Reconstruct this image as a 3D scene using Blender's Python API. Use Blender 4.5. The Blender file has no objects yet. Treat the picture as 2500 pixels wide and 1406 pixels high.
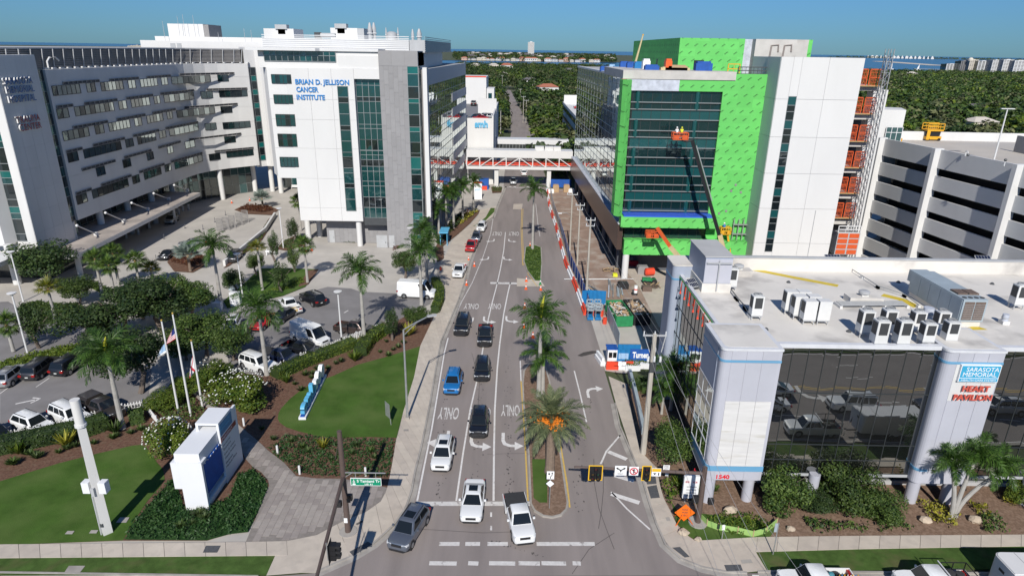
import bpy,math,random
from math import cos,sin
from mathutils import Vector,Matrix
V=Vector
random.seed(7)
R=math.radians
D=bpy.data
SC=bpy.context.scene
COL=SC.collection
# -- camera
CAM_H,CAM_F,PITCH,ROLL=36.0,1580.0,20.2,0.9
cam_d=D.cameras.new('camera');cam=D.objects.new('camera',cam_d);COL.objects.link(cam)
cam_d.sensor_width=36.0;cam_d.lens=CAM_F/2500*36.0
cam_d.clip_start=0.5;cam_d.clip_end=90000
_p,_r=R(PITCH),R(ROLL)
FWD=V((0,cos(_p),-sin(_p)))
_rt=V((1,0,0));_up=_rt.cross(FWD)
RGT=cos(_r)*_rt+sin(_r)*_up
UPV=-sin(_r)*_rt+cos(_r)*_up
EYE=V((0,0,CAM_H))
cam.matrix_world=Matrix(((RGT.x,UPV.x,-FWD.x,EYE.x),(RGT.y,UPV.y,-FWD.y,EYE.y),(RGT.z,UPV.z,-FWD.z,EYE.z),(0,0,0,1)))
SC.camera=cam
# -- sky, sun, exposure
SUN_EL,SUN_AZ=37.0,2.6
W=D.worlds.new('World');SC.world=W;W.use_nodes=True
wn=W.node_tree.nodes;wl=W.node_tree.links;wn.clear()
sky=wn.new('ShaderNodeTexSky');sky.sky_type='NISHITA';sky.sun_disc=False
sky.sun_elevation=R(SUN_EL);sky.sun_rotation=R(180+SUN_AZ)
sky.altitude=200;sky.air_density=1.0;sky.dust_density=0.1;sky.ozone_density=4.0
tint=wn.new('ShaderNodeMixRGB');tint.blend_type='MULTIPLY';tint.inputs[0].default_value=1.0
wtc=wn.new('ShaderNodeTexCoord');wsp=wn.new('ShaderNodeSeparateXYZ');wrp=wn.new('ShaderNodeValToRGB');wre=wrp.color_ramp.elements
wre[0].position=0.0;wre[0].color=(0.205,0.42,0.70,1);wre[1].position=0.5;wre[1].color=(0.50,0.70,0.92,1);_e=wre.new(0.09);_e.color=(0.31,0.55,0.84,1)
wl.new(wtc.outputs['Generated'],wsp.inputs[0]);wl.new(wsp.outputs[2],wrp.inputs[0]);wl.new(wrp.outputs[0],tint.inputs[2])
bg=wn.new('ShaderNodeBackground');bg.inputs[1].default_value=0.075
wo=wn.new('ShaderNodeOutputWorld')
wl.new(sky.outputs[0],tint.inputs[1]);wl.new(tint.outputs[0],bg.inputs[0]);wl.new(bg.outputs[0],wo.inputs[0])
sd=D.lights.new('sun','SUN');sd.energy=4.0;sd.angle=R(0.53);sd.color=(1.0,0.955,0.88)
so=D.objects.new('sun',sd);COL.objects.link(so)
_s=V((-sin(R(SUN_AZ))*cos(R(SUN_EL)),-cos(R(SUN_AZ))*cos(R(SUN_EL)),sin(R(SUN_EL))))
so.rotation_euler=_s.to_track_quat('Z','Y').to_euler();so.location=(0,-40,90)
VS=SC.view_settings
SC.display_settings.display_device='sRGB';VS.view_transform='Standard';VS.look='None'
VS.exposure=0.28;VS.gamma=1.0;VS.use_curve_mapping=False
SC.render.engine='CYCLES'
SC.cycles.max_bounces=6;SC.cycles.diffuse_bounces=2;SC.cycles.glossy_bounces=3
SC.cycles.transmission_bounces=4;SC.cycles.transparent_max_bounces=8
SC.cycles.caustics_reflective=False;SC.cycles.caustics_refractive=False
# -- measuring the place
def ray(u,v):return FWD+(u-1250)/CAM_F*RGT-(v-703)/CAM_F*UPV
def at(u,v,z=0.0):
 d=ray(u,v);t=(z-CAM_H)/d.z;return EYE+d*t
def aty(u,v,y):
 d=ray(u,v);return EYE+d*(y/d.y)
def atx(u,v,x):
 d=ray(u,v);return EYE+d*(x/d.x)
def gp(pts,z=0.0):return[tuple(at(u,v,z)[:2]) for u,v in pts]
# -- materials
MAT={}
def pm(name,col,rough=0.7,var=0.12,scale=1.5,bump=0.0,bscale=40.0,metal=0.0,coat=0.0,rand=0.0,spec=0.5,stretch=(1,1,1),col2=None,thr=(0.35,0.65),scale2=None,space='Object',sss=0.0):
 """plain procedural material: a base colour, soft variation, an optional second colour in patches and fine bump"""
 if name in MAT:return MAT[name]
 m=D.materials.new(name);m.use_nodes=True;MAT[name]=m
 n=m.node_tree.nodes;l=m.node_tree.links;b=n['Principled BSDF']
 b.inputs['Roughness'].default_value=rough;b.inputs['Metallic'].default_value=metal
 b.inputs['Specular IOR Level'].default_value=spec
 if coat:b.inputs['Coat Weight'].default_value=coat;b.inputs['Coat Roughness'].default_value=0.05
 c4=(*col,1)
 src=None
 if var or col2 or bump:
  tc=n.new('ShaderNodeTexCoord');mp=n.new('ShaderNodeMapping');mp.inputs['Scale'].default_value=stretch
  if space=='World':
   g=n.new('ShaderNodeNewGeometry');l.new(g.outputs['Position'],mp.inputs[0])
  else:l.new(tc.outputs['Object'],mp.inputs[0])
  nz=n.new('ShaderNodeTexNoise');nz.inputs['Scale'].default_value=scale;nz.inputs['Detail'].default_value=5;nz.inputs['Roughness'].default_value=0.62
  l.new(mp.outputs[0],nz.inputs[0])
 if var:
  rp=n.new('ShaderNodeValToRGB');e=rp.color_ramp.elements
  e[0].position=0.3;e[1].position=0.7
  e[0].color=tuple(max(0,x*(1-var)) for x in col)+(1,);e[1].color=tuple(min(1,x*(1+var)) for x in col)+(1,)
  l.new(nz.outputs[0],rp.inputs[0]);src=rp.outputs[0]
 if col2:
  n2=n.new('ShaderNodeTexNoise');n2.inputs['Scale'].default_value=scale2 or scale*0.4;n2.inputs['Detail'].default_value=6
  l.new(mp.outputs[0],n2.inputs[0])
  r2=n.new('ShaderNodeValToRGB');r2.color_ramp.elements[0].position=thr[0];r2.color_ramp.elements[1].position=thr[1]
  l.new(n2.outputs[0],r2.inputs[0])
  mx=n.new('ShaderNodeMixRGB');l.new(r2.outputs[0],mx.inputs[0])
  if src:l.new(src,mx.inputs[1])
  else:mx.inputs[1].default_value=c4
  mx.inputs[2].default_value=(*col2,1);src=mx.outputs[0]
 if rand:
  oi=n.new('ShaderNodeObjectInfo');hs=n.new('ShaderNodeHueSaturation')
  ma=n.new('ShaderNodeMapRange');ma.inputs[3].default_value=1-rand;ma.inputs[4].default_value=1+rand
  mb=n.new('ShaderNodeMapRange');mb.inputs[3].default_value=0.5-rand*0.08;mb.inputs[4].default_value=0.5+rand*0.05
  l.new(oi.outputs['Random'],ma.inputs[0]);l.new(ma.outputs[0],hs.inputs['Value'])
  l.new(oi.outputs['Random'],mb.inputs[0]);l.new(mb.outputs[0],hs.inputs['Hue'])
  if src:l.new(src,hs.inputs['Color'])
  else:hs.inputs['Color'].default_value=c4
  src=hs.outputs[0]
 if src:l.new(src,b.inputs['Base Color'])
 else:b.inputs['Base Color'].default_value=c4
 if bump:
  nb=n.new('ShaderNodeTexNoise');nb.inputs['Scale'].default_value=bscale;nb.inputs['Detail'].default_value=3
  l.new(mp.outputs[0],nb.inputs[0])
  bp=n.new('ShaderNodeBump');bp.inputs['Strength'].default_value=bump;bp.inputs['Distance'].default_value=0.05
  l.new(nb.outputs[0],bp.inputs['Height']);l.new(bp.outputs[0],b.inputs['Normal'])
 return m
def mirror_glass(name,col,tintc,fac,rough=0.02,wob=0.012,wscale=0.35):
 """coated facade glass: a dark body under a tinted mirror, each pane slightly out of true"""
 if name in MAT:return MAT[name]
 m=D.materials.new(name);m.use_nodes=True;MAT[name]=m
 n=m.node_tree.nodes;l=m.node_tree.links;n.clear()
 o=n.new('ShaderNodeOutputMaterial');mx=n.new('ShaderNodeMixShader')
 df=n.new('ShaderNodeBsdfPrincipled');df.inputs['Base Color'].default_value=(*col,1);df.inputs['Roughness'].default_value=0.25
 gl=n.new('ShaderNodeBsdfGlossy');gl.inputs['Color'].default_value=(*tintc,1);gl.inputs['Roughness'].default_value=rough
 fr=n.new('ShaderNodeLayerWeight');fr.inputs[0].default_value=0.35
 mr=n.new('ShaderNodeMapRange');mr.inputs[3].default_value=fac;mr.inputs[4].default_value=min(1,fac+0.5)
 l.new(fr.outputs['Fresnel'],mr.inputs[0]);l.new(mr.outputs[0],mx.inputs[0])
 l.new(df.outputs[0],mx.inputs[1]);l.new(gl.outputs[0],mx.inputs[2]);l.new(mx.outputs[0],o.inputs[0])
 if wob:
  tc=n.new('ShaderNodeTexCoord');nz=n.new('ShaderNodeTexNoise');nz.inputs['Scale'].default_value=wscale;nz.inputs['Detail'].default_value=1
  bp=n.new('ShaderNodeBump');bp.inputs['Strength'].default_value=1.0;bp.inputs['Distance'].default_value=wob
  l.new(tc.outputs['Object'],nz.inputs[0]);l.new(nz.outputs[0],bp.inputs['Height']);l.new(bp.outputs[0],gl.inputs['Normal'])
 return m
def leafmat(name,col,col2,rand=0.15,rough=0.55,trans=0.25):
 if name in MAT:return MAT[name]
 m=D.materials.new(name);m.use_nodes=True;MAT[name]=m
 n=m.node_tree.nodes;l=m.node_tree.links;b=n['Principled BSDF']
 b.inputs['Roughness'].default_value=rough;b.inputs['Specular IOR Level'].default_value=0.35
 tc=n.new('ShaderNodeTexCoord');nz=n.new('ShaderNodeTexNoise');nz.inputs['Scale'].default_value=0.9;nz.inputs['Detail'].default_value=3
 l.new(tc.outputs['Object'],nz.inputs[0])
 gi=n.new('ShaderNodeNewGeometry');ad=n.new('ShaderNodeMath');ad.operation='ADD'
 sb=n.new('ShaderNodeMath');sb.operation='MULTIPLY_ADD';sb.inputs[1].default_value=0.7;sb.inputs[2].default_value=-0.35
 l.new(gi.outputs['Random Per Island'],sb.inputs[0]);l.new(nz.outputs[0],ad.inputs[0]);l.new(sb.outputs[0],ad.inputs[1])
 rp=n.new('ShaderNodeValToRGB');rp.color_ramp.elements[0].position=0.25;rp.color_ramp.elements[1].position=0.8
 rp.color_ramp.elements[0].color=(*col,1);rp.color_ramp.elements[1].color=(*col2,1);l.new(ad.outputs[0],rp.inputs[0])
 oi=n.new('ShaderNodeObjectInfo');hs=n.new('ShaderNodeHueSaturation');ma=n.new('ShaderNodeMapRange')
 ma.inputs[3].default_value=1-rand;ma.inputs[4].default_value=1+rand
 l.new(oi.outputs['Random'],ma.inputs[0]);l.new(ma.outputs[0],hs.inputs['Value']);l.new(rp.outputs[0],hs.inputs['Color'])
 l.new(hs.outputs[0],b.inputs['Base Color'])
 if trans:
  tr=n.new('ShaderNodeBsdfTranslucent');mx=n.new('ShaderNodeMixShader');mx.inputs[0].default_value=trans
  out=n['Material Output'];l.new(hs.outputs[0],tr.inputs[0]);l.new(b.outputs[0],mx.inputs[1]);l.new(tr.outputs[0],mx.inputs[2]);l.new(mx.outputs[0],out.inputs[0])
 return m
# -- mesh builder
class MB:
 def __init__(s):s.v=[];s.f=[];s.m=[];s.mi=0
 def face(s,pts,mi=None):
  b=len(s.v);s.v+=[tuple(p) for p in pts];s.f.append(tuple(range(b,b+len(pts))));s.m.append(s.mi if mi is None else mi);return s
 def mesh(s,vs,fs,mi=None):
  b=len(s.v);s.v+=[tuple(p) for p in vs]
  for f in fs:s.f.append(tuple(b+i for i in f));s.m.append(s.mi if mi is None else mi)
  return s
 def box(s,a,b,mi=None):
  (x0,y0,z0),(x1,y1,z1)=a,b
  return s.mesh([(x0,y0,z0),(x1,y0,z0),(x1,y1,z0),(x0,y1,z0),(x0,y0,z1),(x1,y0,z1),(x1,y1,z1),(x0,y1,z1)],[(3,2,1,0),(4,5,6,7),(0,1,5,4),(1,2,6,5),(2,3,7,6),(3,0,4,7)],mi)
 def obox(s,c,sz,rz=0.0,mi=None):
  ca,sa=cos(rz),sin(rz);hx,hy=sz[0]/2,sz[1]/2
  q=[(c[0]+x*ca-y*sa,c[1]+x*sa+y*ca) for x,y in((-hx,-hy),(hx,-hy),(hx,hy),(-hx,hy))]
  return s.prism(q,c[2],c[2]+sz[2],mi)
 def prism(s,poly,z0,z1,mi=None,cap=True):
  n=len(poly)
  if sum(poly[i][0]*poly[(i+1)%n][1]-poly[(i+1)%n][0]*poly[i][1] for i in range(n))<0:poly=poly[::-1]
  vs=[(x,y,z0) for x,y in poly]+[(x,y,z1) for x,y in poly]
  fs=[(i,(i+1)%n,n+(i+1)%n,n+i) for i in range(n)]
  if cap:fs+=[tuple(range(n,2*n)),tuple(range(n-1,-1,-1))]
  return s.mesh(vs,fs,mi)
 def beam(s,p,q,w,h=None,mi=None,up=(0,0,1)):
  p,q=V(p),V(q);d=(q-p)
  if d.length<1e-6:return s
  d.normalize();u=V(up)
  if abs(d.dot(u))>0.98:u=V((0,1,0))
  a=d.cross(u).normalized();b=a.cross(d).normalized();h=w if h is None else h
  vs=[]
  for c in(p,q):
   for i,j in((-1,-1),(1,-1),(1,1),(-1,1)):vs.append(c+a*(i*w/2)+b*(j*h/2))
  return s.mesh(vs,[(3,2,1,0),(4,5,6,7),(0,1,5,4),(1,2,6,5),(2,3,7,6),(3,0,4,7)],mi)
 def tube(s,pts,rs,n=8,mi=None,cap=True):
  pts=[V(p) for p in pts]
  if not hasattr(rs,'__len__'):rs=[rs]*len(pts)
  vs=[];ref=None
  for i,p in enumerate(pts):
   d=(pts[min(i+1,len(pts)-1)]-pts[max(i-1,0)]).normalized()
   if ref is None:ref=V((0,1,0)) if abs(d.z)>0.9 else V((0,0,1))
   a=d.cross(ref)
   if a.length<1e-4:a=d.cross(V((1,0,0)))
   a.normalize();b=d.cross(a).normalized()
   for k in range(n):
    t=2*math.pi*k/n;vs.append(p+a*(rs[i]*cos(t))+b*(rs[i]*sin(t)))
  fs=[(i*n+k,i*n+(k+1)%n,(i+1)*n+(k+1)%n,(i+1)*n+k) for i in range(len(pts)-1) for k in range(n)]
  if cap:fs+=[tuple(range(n-1,-1,-1)),tuple(range((len(pts)-1)*n,len(pts)*n))]
  return s.mesh(vs,fs,mi)
 def cyl(s,p,q,r0,r1=None,n=10,mi=None):return s.tube([p,q],[r0,r0 if r1 is None else r1],n,mi)
 def ball(s,c,r,n=8,mi=None,sq=(1,1,1)):
  vs=[];k=n//2
  for i in range(1,k):
   t=math.pi*i/k
   for j in range(n):a=2*math.pi*j/n;vs.append((c[0]+r*sq[0]*sin(t)*cos(a),c[1]+r*sq[1]*sin(t)*sin(a),c[2]+r*sq[2]*cos(t)))
  vs+=[(c[0],c[1],c[2]+r*sq[2]),(c[0],c[1],c[2]-r*sq[2])];T=len(vs)-2
  fs=[(i*n+j,(i+1)*n+j,(i+1)*n+(j+1)%n,i*n+(j+1)%n) for i in range(k-2) for j in range(n)]
  fs+=[(T,j,(j+1)%n) for j in range(n)]+[(T+1,(k-2)*n+(j+1)%n,(k-2)*n+j) for j in range(n)]
  return s.mesh(vs,fs,mi)
class Kit(dict):
 __getattr__=dict.__getitem__;__setattr__=dict.__setitem__
M=Kit()
ORG={}
def setp(o,label=None,cat=None,group=None,kind=None):
 if label:o['label']=label
 if cat:o['category']=cat
 if group:o['group']=group
 if kind:o['kind']=kind
 return o
def mk(name,mb,mats,off=(0,0,0),smooth=False,ang=35):
 me=D.meshes.new(name)
 ox,oy,oz=off
 me.from_pydata([(x-ox,y-oy,z-oz) for x,y,z in mb.v],[],mb.f)
 for m in(mats if isinstance(mats,(list,tuple)) else[mats]):me.materials.append(m)
 if any(mb.m):me.polygons.foreach_set('material_index',mb.m)
 if smooth:
  me.polygons.foreach_set('use_smooth',[True]*len(me.polygons))
  me.set_sharp_from_angle(angle=R(ang))
 me.update();return me
def obj(name,mb,mats,parent=None,label=None,cat=None,group=None,kind=None,smooth=False,ang=35,loc=None,rz=0):
 """ONE mesh object; world-space vertices are re-based on the parent's origin"""
 off=ORG.get(parent.name,(0,0,0)) if parent else(loc if loc and mb.v and loc=='keep' else(0,0,0))
 me=mb if isinstance(mb,bpy.types.Mesh) else mk(name,mb,mats,off,smooth,ang)
 o=D.objects.new(name,me);COL.objects.link(o)
 if parent:o.parent=parent;ORG[o.name]=off
 if loc is not None:o.location=loc
 if rz:o.rotation_euler.z=rz
 return setp(o,label,cat,group,kind)
def thing(name,label,cat,loc=(0,0,0),rz=0.0,group=None):
 o=D.objects.new(name,None);COL.objects.link(o);o.location=loc;o.rotation_euler.z=rz
 o.empty_display_size=0.2;ORG[o.name]=tuple(loc)
 return setp(o,label,cat,group)
def local(o):ORG[o.name]=(0,0,0);return o
KIDS={}
def kids(o):return[c for c in D.objects if c.parent==o] if o.name not in KIDS else KIDS[o.name]
def dup(root,loc,rz=0.0,label=None,group=None,scale=None,mats=None):
 """a copy of a thing with its parts and sub-parts; meshes are shared, slots may be repainted"""
 def cp(o,parent):
  c=o.copy();COL.objects.link(c)
  if parent is not None:c.parent=parent
  if mats and c.type=='MESH':
   for s in c.material_slots:
    if s.material and s.material.name in mats:nm=mats[s.material.name];s.link='OBJECT';s.material=nm
  for ch in kids(o):cp(ch,c)
  return c
 r=cp(root,None);r.location=loc;r.rotation_euler.z=rz
 if scale is not None:r.scale=(scale,)*3 if not hasattr(scale,'__len__') else scale
 if label:r['label']=label
 if group:r['group']=group
 return r
def freeze(root):
 """remember the family of a prototype so that copying stays fast"""
 fam={}
 for c in D.objects:
  if c.parent:fam.setdefault(c.parent.name,[]).append(c)
 def rec(o):
  KIDS[o.name]=fam.get(o.name,[])
  for c in KIDS[o.name]:rec(c)
 rec(root);return root
# -- lettering
_tc={}
def text_mesh(txt,size,depth=0.03,shear=0.0,res=3,bold=0.0):
 k=(txt,size,depth,shear,bold)
 if k in _tc:return _tc[k]
 cu=D.curves.new('lettering','FONT');cu.body=txt;cu.size=size;cu.extrude=depth/2;cu.shear=shear;cu.resolution_u=res;cu.offset=bold
 cu.fill_mode='BOTH'
 o=D.objects.new('lettering',cu);me=D.meshes.new_from_object(o);D.objects.remove(o);D.curves.remove(cu)
 xs=[v.co.x for v in me.vertices] or[0];ys=[v.co.y for v in me.vertices] or[0]
 _tc[k]=(me,min(xs),max(xs),min(ys),max(ys));return _tc[k]
def words_mb(txt,origin,xdir,ydir,w=None,h=None,depth=0.04,bold=0.0,shear=0.0):
 """lettering laid on a plane: lower-left corner at origin, running along xdir, standing along ydir; scaled to w x h metres"""
 me,x0,x1,y0,y1=text_mesh(txt,1.0,depth,shear,3,bold)
 X,Y=V(xdir).normalized(),V(ydir).normalized();N=X.cross(Y);o=V(origin)
 sx=w/(x1-x0) if w else None;sy=h/(y1-y0) if h else sx;sx=sx or sy
 mb=MB();mb.v=[tuple(o+X*((v.co.x-x0)*sx)+Y*((v.co.y-y0)*sy)+N*v.co.z) for v in me.vertices]
 mb.f=[tuple(p.vertices) for p in me.polygons];mb.m=[0]*len(mb.f);return mb
def letters(txt,origin,xdir,ydir,w,h,mat,parent,depth=0.15,bold=0.02,name='letter',ret=None):
 """channel letters: every character its own part"""
 full=text_mesh(txt,1.0,depth,0,3,bold);sx=w/(full[2]-full[1])
 caps=text_mesh('H',1.0,depth,0,3,bold);sy=h/(caps[4]-caps[3])
 X,Y=V(xdir).normalized(),V(ydir).normalized();N=X.cross(Y);o=V(origin)
 for i,ch in enumerate(txt):
  if ch==' ':continue
  e=text_mesh(txt[:i+1],1.0,depth,0,3,bold)[2];m,a,b,c,d=text_mesh(ch,1.0,depth,0,3,bold)
  off=e-b-full[1]
  mb=MB();mb.v=[tuple(o+X*((v.co.x+off)*sx)+Y*(v.co.y*sy)+N*v.co.z) for v in m.vertices]
  mb.f=[tuple(p.vertices) for p in m.polygons];mb.m=[0 if abs(p.normal.z)>0.7 else 1 for p in m.polygons]
  obj(name,mb,[mat,ret or mat],parent)
def inside(p,poly):
 c=False;n=len(poly);x,y=p[0],p[1]
 for i in range(n):
  x0,y0=poly[i];x1,y1=poly[(i+1)%n]
  if(y0>y)!=(y1>y) and x<(x1-x0)*(y-y0)/(y1-y0)+x0:c=not c
 return c
def flat(name,pts,z,mat,kind='structure',t=0.0,parent=None,world=False,label=None,cat=None):
 """a level piece of ground: image-measured (or world) outline at height z, t thick"""
 q=pts if world else gp(pts,z);mb=MB()
 if t:mb.prism(q,z-t,z)
 else:
  n=len(q);a=sum(q[i][0]*q[(i+1)%n][1]-q[(i+1)%n][0]*q[i][1] for i in range(n))
  mb.face([(x,y,z) for x,y in(q if a>0 else q[::-1])])
 return obj(name,mb,mat,parent,kind=None if parent else kind,label=label,cat=cat)
def lerp(a,b,t):return tuple(x+(y-x)*t for x,y in zip(a,b))
def resample(pts,step):
 out=[pts[0]];acc=0.0
 for a,b in zip(pts,pts[1:]):
  L=math.dist(a,b);d=step-acc
  while d<=L:out.append(lerp(a,b,d/L));d+=step
  acc=(acc+L)%step if L else acc
 if math.dist(out[-1],pts[-1])>step*0.3:out.append(pts[-1])
 return out
# -- THE GROUND
M.land=pm('land',(0.055,0.075,0.03),0.95,0.3,0.02,space='World',col2=(0.12,0.11,0.08),thr=(0.5,0.62),scale2=0.05)
M.asphalt=pm('asphalt',(0.262,0.228,0.214),0.88,0.09,0.35,bump=0.25,bscale=30,space='World',stretch=(1,0.12,1),col2=(0.200,0.174,0.165),thr=(0.45,0.75),scale2=0.5)
M.asphalt_old=pm('asphalt_old',(0.200,0.178,0.170),0.86,0.10,0.5,bump=0.25,bscale=30,space='World',stretch=(0.5,1,1),col2=(0.165,0.147,0.141),thr=(0.5,0.7),scale2=0.35)
M.asphalt_lot=pm('asphalt_lot',(0.215,0.205,0.205),0.9,0.10,0.3,bump=0.2,bscale=25,space='World',col2=(0.165,0.157,0.155),thr=(0.48,0.72),scale2=0.22)
M.concrete=pm('concrete',(0.51,0.45,0.38),0.85,0.10,0.5,bump=0.12,bscale=30,space='World',rand=0.06,col2=(0.44,0.39,0.335),thr=(0.5,0.75),scale2=1.3)
M.concrete_drive=pm('concrete_drive',(0.47,0.44,0.40),0.88,0.10,0.15,bump=0.1,bscale=20,space='World',col2=(0.41,0.385,0.355),thr=(0.45,0.75),scale2=0.25)
M.kerb=pm('kerb_concrete',(0.36,0.335,0.305),0.88,0.16,0.8,bump=0.1,space='World',col2=(0.25,0.23,0.21),thr=(0.5,0.7),scale2=0.6)
M.lawn=pm('lawn',(0.060,0.118,0.022),0.95,0.22,0.45,bump=0.9,bscale=22,space='World',col2=(0.098,0.150,0.040),thr=(0.42,0.72),scale2=0.3,spec=0.1)
M.lawn_worn=pm('lawn_worn',(0.065,0.115,0.028),0.95,0.28,1.2,bump=0.9,bscale=22,space='World',col2=(0.115,0.115,0.05),thr=(0.52,0.75),scale2=0.5,spec=0.1)
M.mulch=pm('mulch',(0.150,0.085,0.060),0.95,0.35,5.0,bump=1.0,bscale=14,space='World',col2=(0.17,0.115,0.08),thr=(0.5,0.7),scale2=2.5,spec=0.1)
M.mulch_tan=pm('mulch_tan',(0.21,0.14,0.10),0.95,0.3,5.0,bump=1.0,bscale=14,space='World',col2=(0.27,0.19,0.14),thr=(0.5,0.7),scale2=2.5,spec=0.1)
M.paver=pm('paver',(0.315,0.280,0.255),0.85,0.10,2.0,bump=0.1,rand=0.14,space='World')
M.joint=pm('joint_sand',(0.23,0.205,0.185),0.9,0.15,3)
M.dirt=pm('dirt',(0.31,0.225,0.18),0.95,0.20,0.4,bump=0.6,bscale=5,space='World',col2=(0.42,0.36,0.31),thr=(0.5,0.68),scale2=0.35,spec=0.1)
M.white_line=pm('road_paint',(0.70,0.68,0.66),0.7,0.10,3,space='World',col2=(0.45,0.43,0.42),thr=(0.55,0.78),scale2=2.2)
M.worn_line=pm('worn_road_paint',(0.62,0.60,0.58),0.75,0.12,3,space='World',col2=(0.30,0.27,0.26),thr=(0.56,0.66),scale2=2.0)
M.yellow_line=pm('yellow_road_paint',(0.62,0.42,0.10),0.7,0.12,3,space='World',col2=(0.5,0.4,0.24),thr=(0.55,0.78),scale2=2.0)
M.water=pm('water',(0.012,0.060,0.125),0.22,0.15,0.004,bump=0.05,bscale=0.6,space='World',stretch=(1,3,1),spec=0.25)
M.sand=pm('sand',(0.55,0.5,0.42),0.9,0.1,0.05,space='World')
flat('ground',[(-9000,-400),(9000,-400),(9000,1290),(1250,1450),(900,1420),(600,1500),(60,1560),(-600,1640),(-9000,1700)],-0.06,M.land,world=True)
flat('sea',[(-60000,1200),(60000,1200),(60000,70000),(-60000,70000)],-1.2,M.water,world=True)
flat('barrier_island',[(-6000,2330),(-500,2240),(60,2330),(500,2420),(1000,2900),(1300,3600),(1500,4700),(1300,6200),(400,8600),(-6000,8600)],-0.5,M.land,world=True)
flat('outer_key',[(2300,10500),(9000,8200),(9000,9300),(2300,11800)],-0.4,M.land,world=True)
flat('sandbar',[(1750,2900),(2320,4480),(2420,4620),(2500,4600),(1830,2880)],-0.7,M.sand,world=True)
# -- the street running away from the viewer
kerbL=[(774,1398),(810,1382),(865,1358),(912,1330),(939,1306),(965,1281),(994,1239),(1007,1200),(1016,1150),(1031,1091),(1052,985),(1066,900),(1078,835),(1097,790),(1120,735),(1135,690),(1146,645),(1159,610),(1168,575),(1180,548),(1205,530),(1213,505),(1234,455)]
kerbR=[(1334,459),(1342,507),(1357,553),(1382,647),(1405,700),(1440,772),(1464,850),(1477,908),(1500,985),(1511,1040),(1539,1106),(1565,1167),(1581,1223),(1600,1280),(1622,1330),(1661,1366),(1714,1387),(1769,1398),(1824,1401)]
KL,KR=gp(kerbL),gp(kerbR)
flat('main_road',[(-18,36.6)]+KL+KR+[(18.5,37.6)],0.0,M.asphalt,world=True)
flat('cross_road',[(-140,17.5),(-140,36.4),(-22,36.5),(18.5,37.75),(140,38.9),(140,17.5)],-0.012,M.asphalt_old,world=True)
far=[(-2.8,178),(-2.9,200),(-1.6,300),(-3.4,440),(-12,640),(-4.5,640),(3.2,440),(7.8,330),(7.6,300),(9.6,200),(9.4,178)]
flat('far_road',far,-0.004,M.asphalt,world=True)
flat('far_side_street',[(7.6,296),(30,300),(30,312),(7.4,308)],-0.02,M.asphalt,world=True)
flat('far_verge',[(30,-30),(140,-30),(140,17.3),(-140,17.3),(-140,-30)],0.02,M.lawn_worn,world=True)
flat('far_pavement',[(-140,14.2),(140,14.2),(140,16.2),(-140,16.2)],0.05,M.concrete,world=True)
def strip(pts,off0,off1,z0,z1,mb):
 """a bar of rectangular section swept along an outline, off to its right"""
 L=[]
 for i,p in enumerate(pts):
  a,b=pts[max(0,i-1)],pts[min(len(pts)-1,i+1)];dx,dy=b[0]-a[0],b[1]-a[1];n=math.hypot(dx,dy) or 1
  nx,ny=dy/n,-dx/n;L.append(((p[0]+nx*off0,p[1]+ny*off0),(p[0]+nx*off1,p[1]+ny*off1)))
 vs=[]
 for a,b in L:vs+=[(*a,z0),(*b,z0),(*b,z1),(*a,z1)]
 fs=[(i*4+j,i*4+(j+1)%4,i*4+4+(j+1)%4,i*4+4+j) for i in range(len(L)-1) for j in range(4)]+[(3,2,1,0),tuple(len(vs)-4+j for j in range(4))]
 mb.mesh(vs,fs);return mb
k=strip(KL,-0.16,0.0,-0.05,0.13,MB());strip(KL,0.0,0.42,-0.05,0.012,k);obj('kerb',k,M.kerb,kind='structure')
k=strip(KR[8:],-0.16,0.0,-0.05,0.13,MB());strip(KR[8:],0.0,0.42,-0.05,0.012,k);obj('kerb',k,M.kerb,kind='structure')
for a,b in(((-140,36.4),(-18,36.5)),((18.5,37.75),(140,38.9))):
 k=strip([a,b],-0.16,0.0,-0.05,0.13,MB());strip([a,b],0.0,0.42,-0.05,0.004,k);obj('kerb',k,M.kerb,kind='structure')
k=strip([(140,16.9),(-140,16.9)],-0.16,0,-0.05,0.13,MB());obj('kerb',k,M.kerb,kind='structure')
# -- west side: paved courts, car parks, gardens
flat('hospital_forecourt',[(-130,37.2),(-20,37.2)]+[(x-0.16,y) for x,y in KL]+[(-2.9,230),(-130,230)],-0.02,M.concrete_drive,world=True)
flat('parking_lot',[(560,905),(548,800),(598,748),(653,744),(750,714),(800,700),(857,704),(880,712),(965,716),(1056,729),(1050,742),(1002,765),(988,785),(945,802),(905,812),(835,842),(780,862),(690,897),(640,925)],0.005,M.asphalt_lot)
flat('parking_lot',[(0,1079),(80,1060),(200,1031),(300,1004),(360,985),(370,900),(300,862),(195,872),(0,896)],0.005,M.asphalt_lot)
flat('driveway',[(-60,740),(20,736),(46,752),(70,776),(110,788),(210,786),(260,800),(230,850),(160,855),(0,895),(-60,905)],0.004,M.asphalt_lot)
flat('driveway',[(0,905),(200,866),(240,850),(245,858),(205,874),(0,915)],0.012,M.concrete)
flat('garden_bed',[(-30,1087),(80,1058),(200,1030),(345,994),(380,985),(420,930),(560,905),(640,918),(780,860),(905,810),(950,796),(1000,765),(1060,770),(1060,772),(1026,844),(1011,920),(985,1003),(967,1070),(952,1160),(944,1196),(700,1230),(560,1302),(505,1319),(300,1319),(-30,1331)],0.05,M.mulch)
flat('lawn',[(-40,1182),(0,1174),(144,1130),(240,1106),(324,1087),(345,1085),(358,1092),(367,1106),(379,1123),(398,1146),(402,1168),(392,1186),(360,1222),(322,1279),(300,1318),(0,1330),(-40,1332)],0.075,M.lawn)
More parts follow.
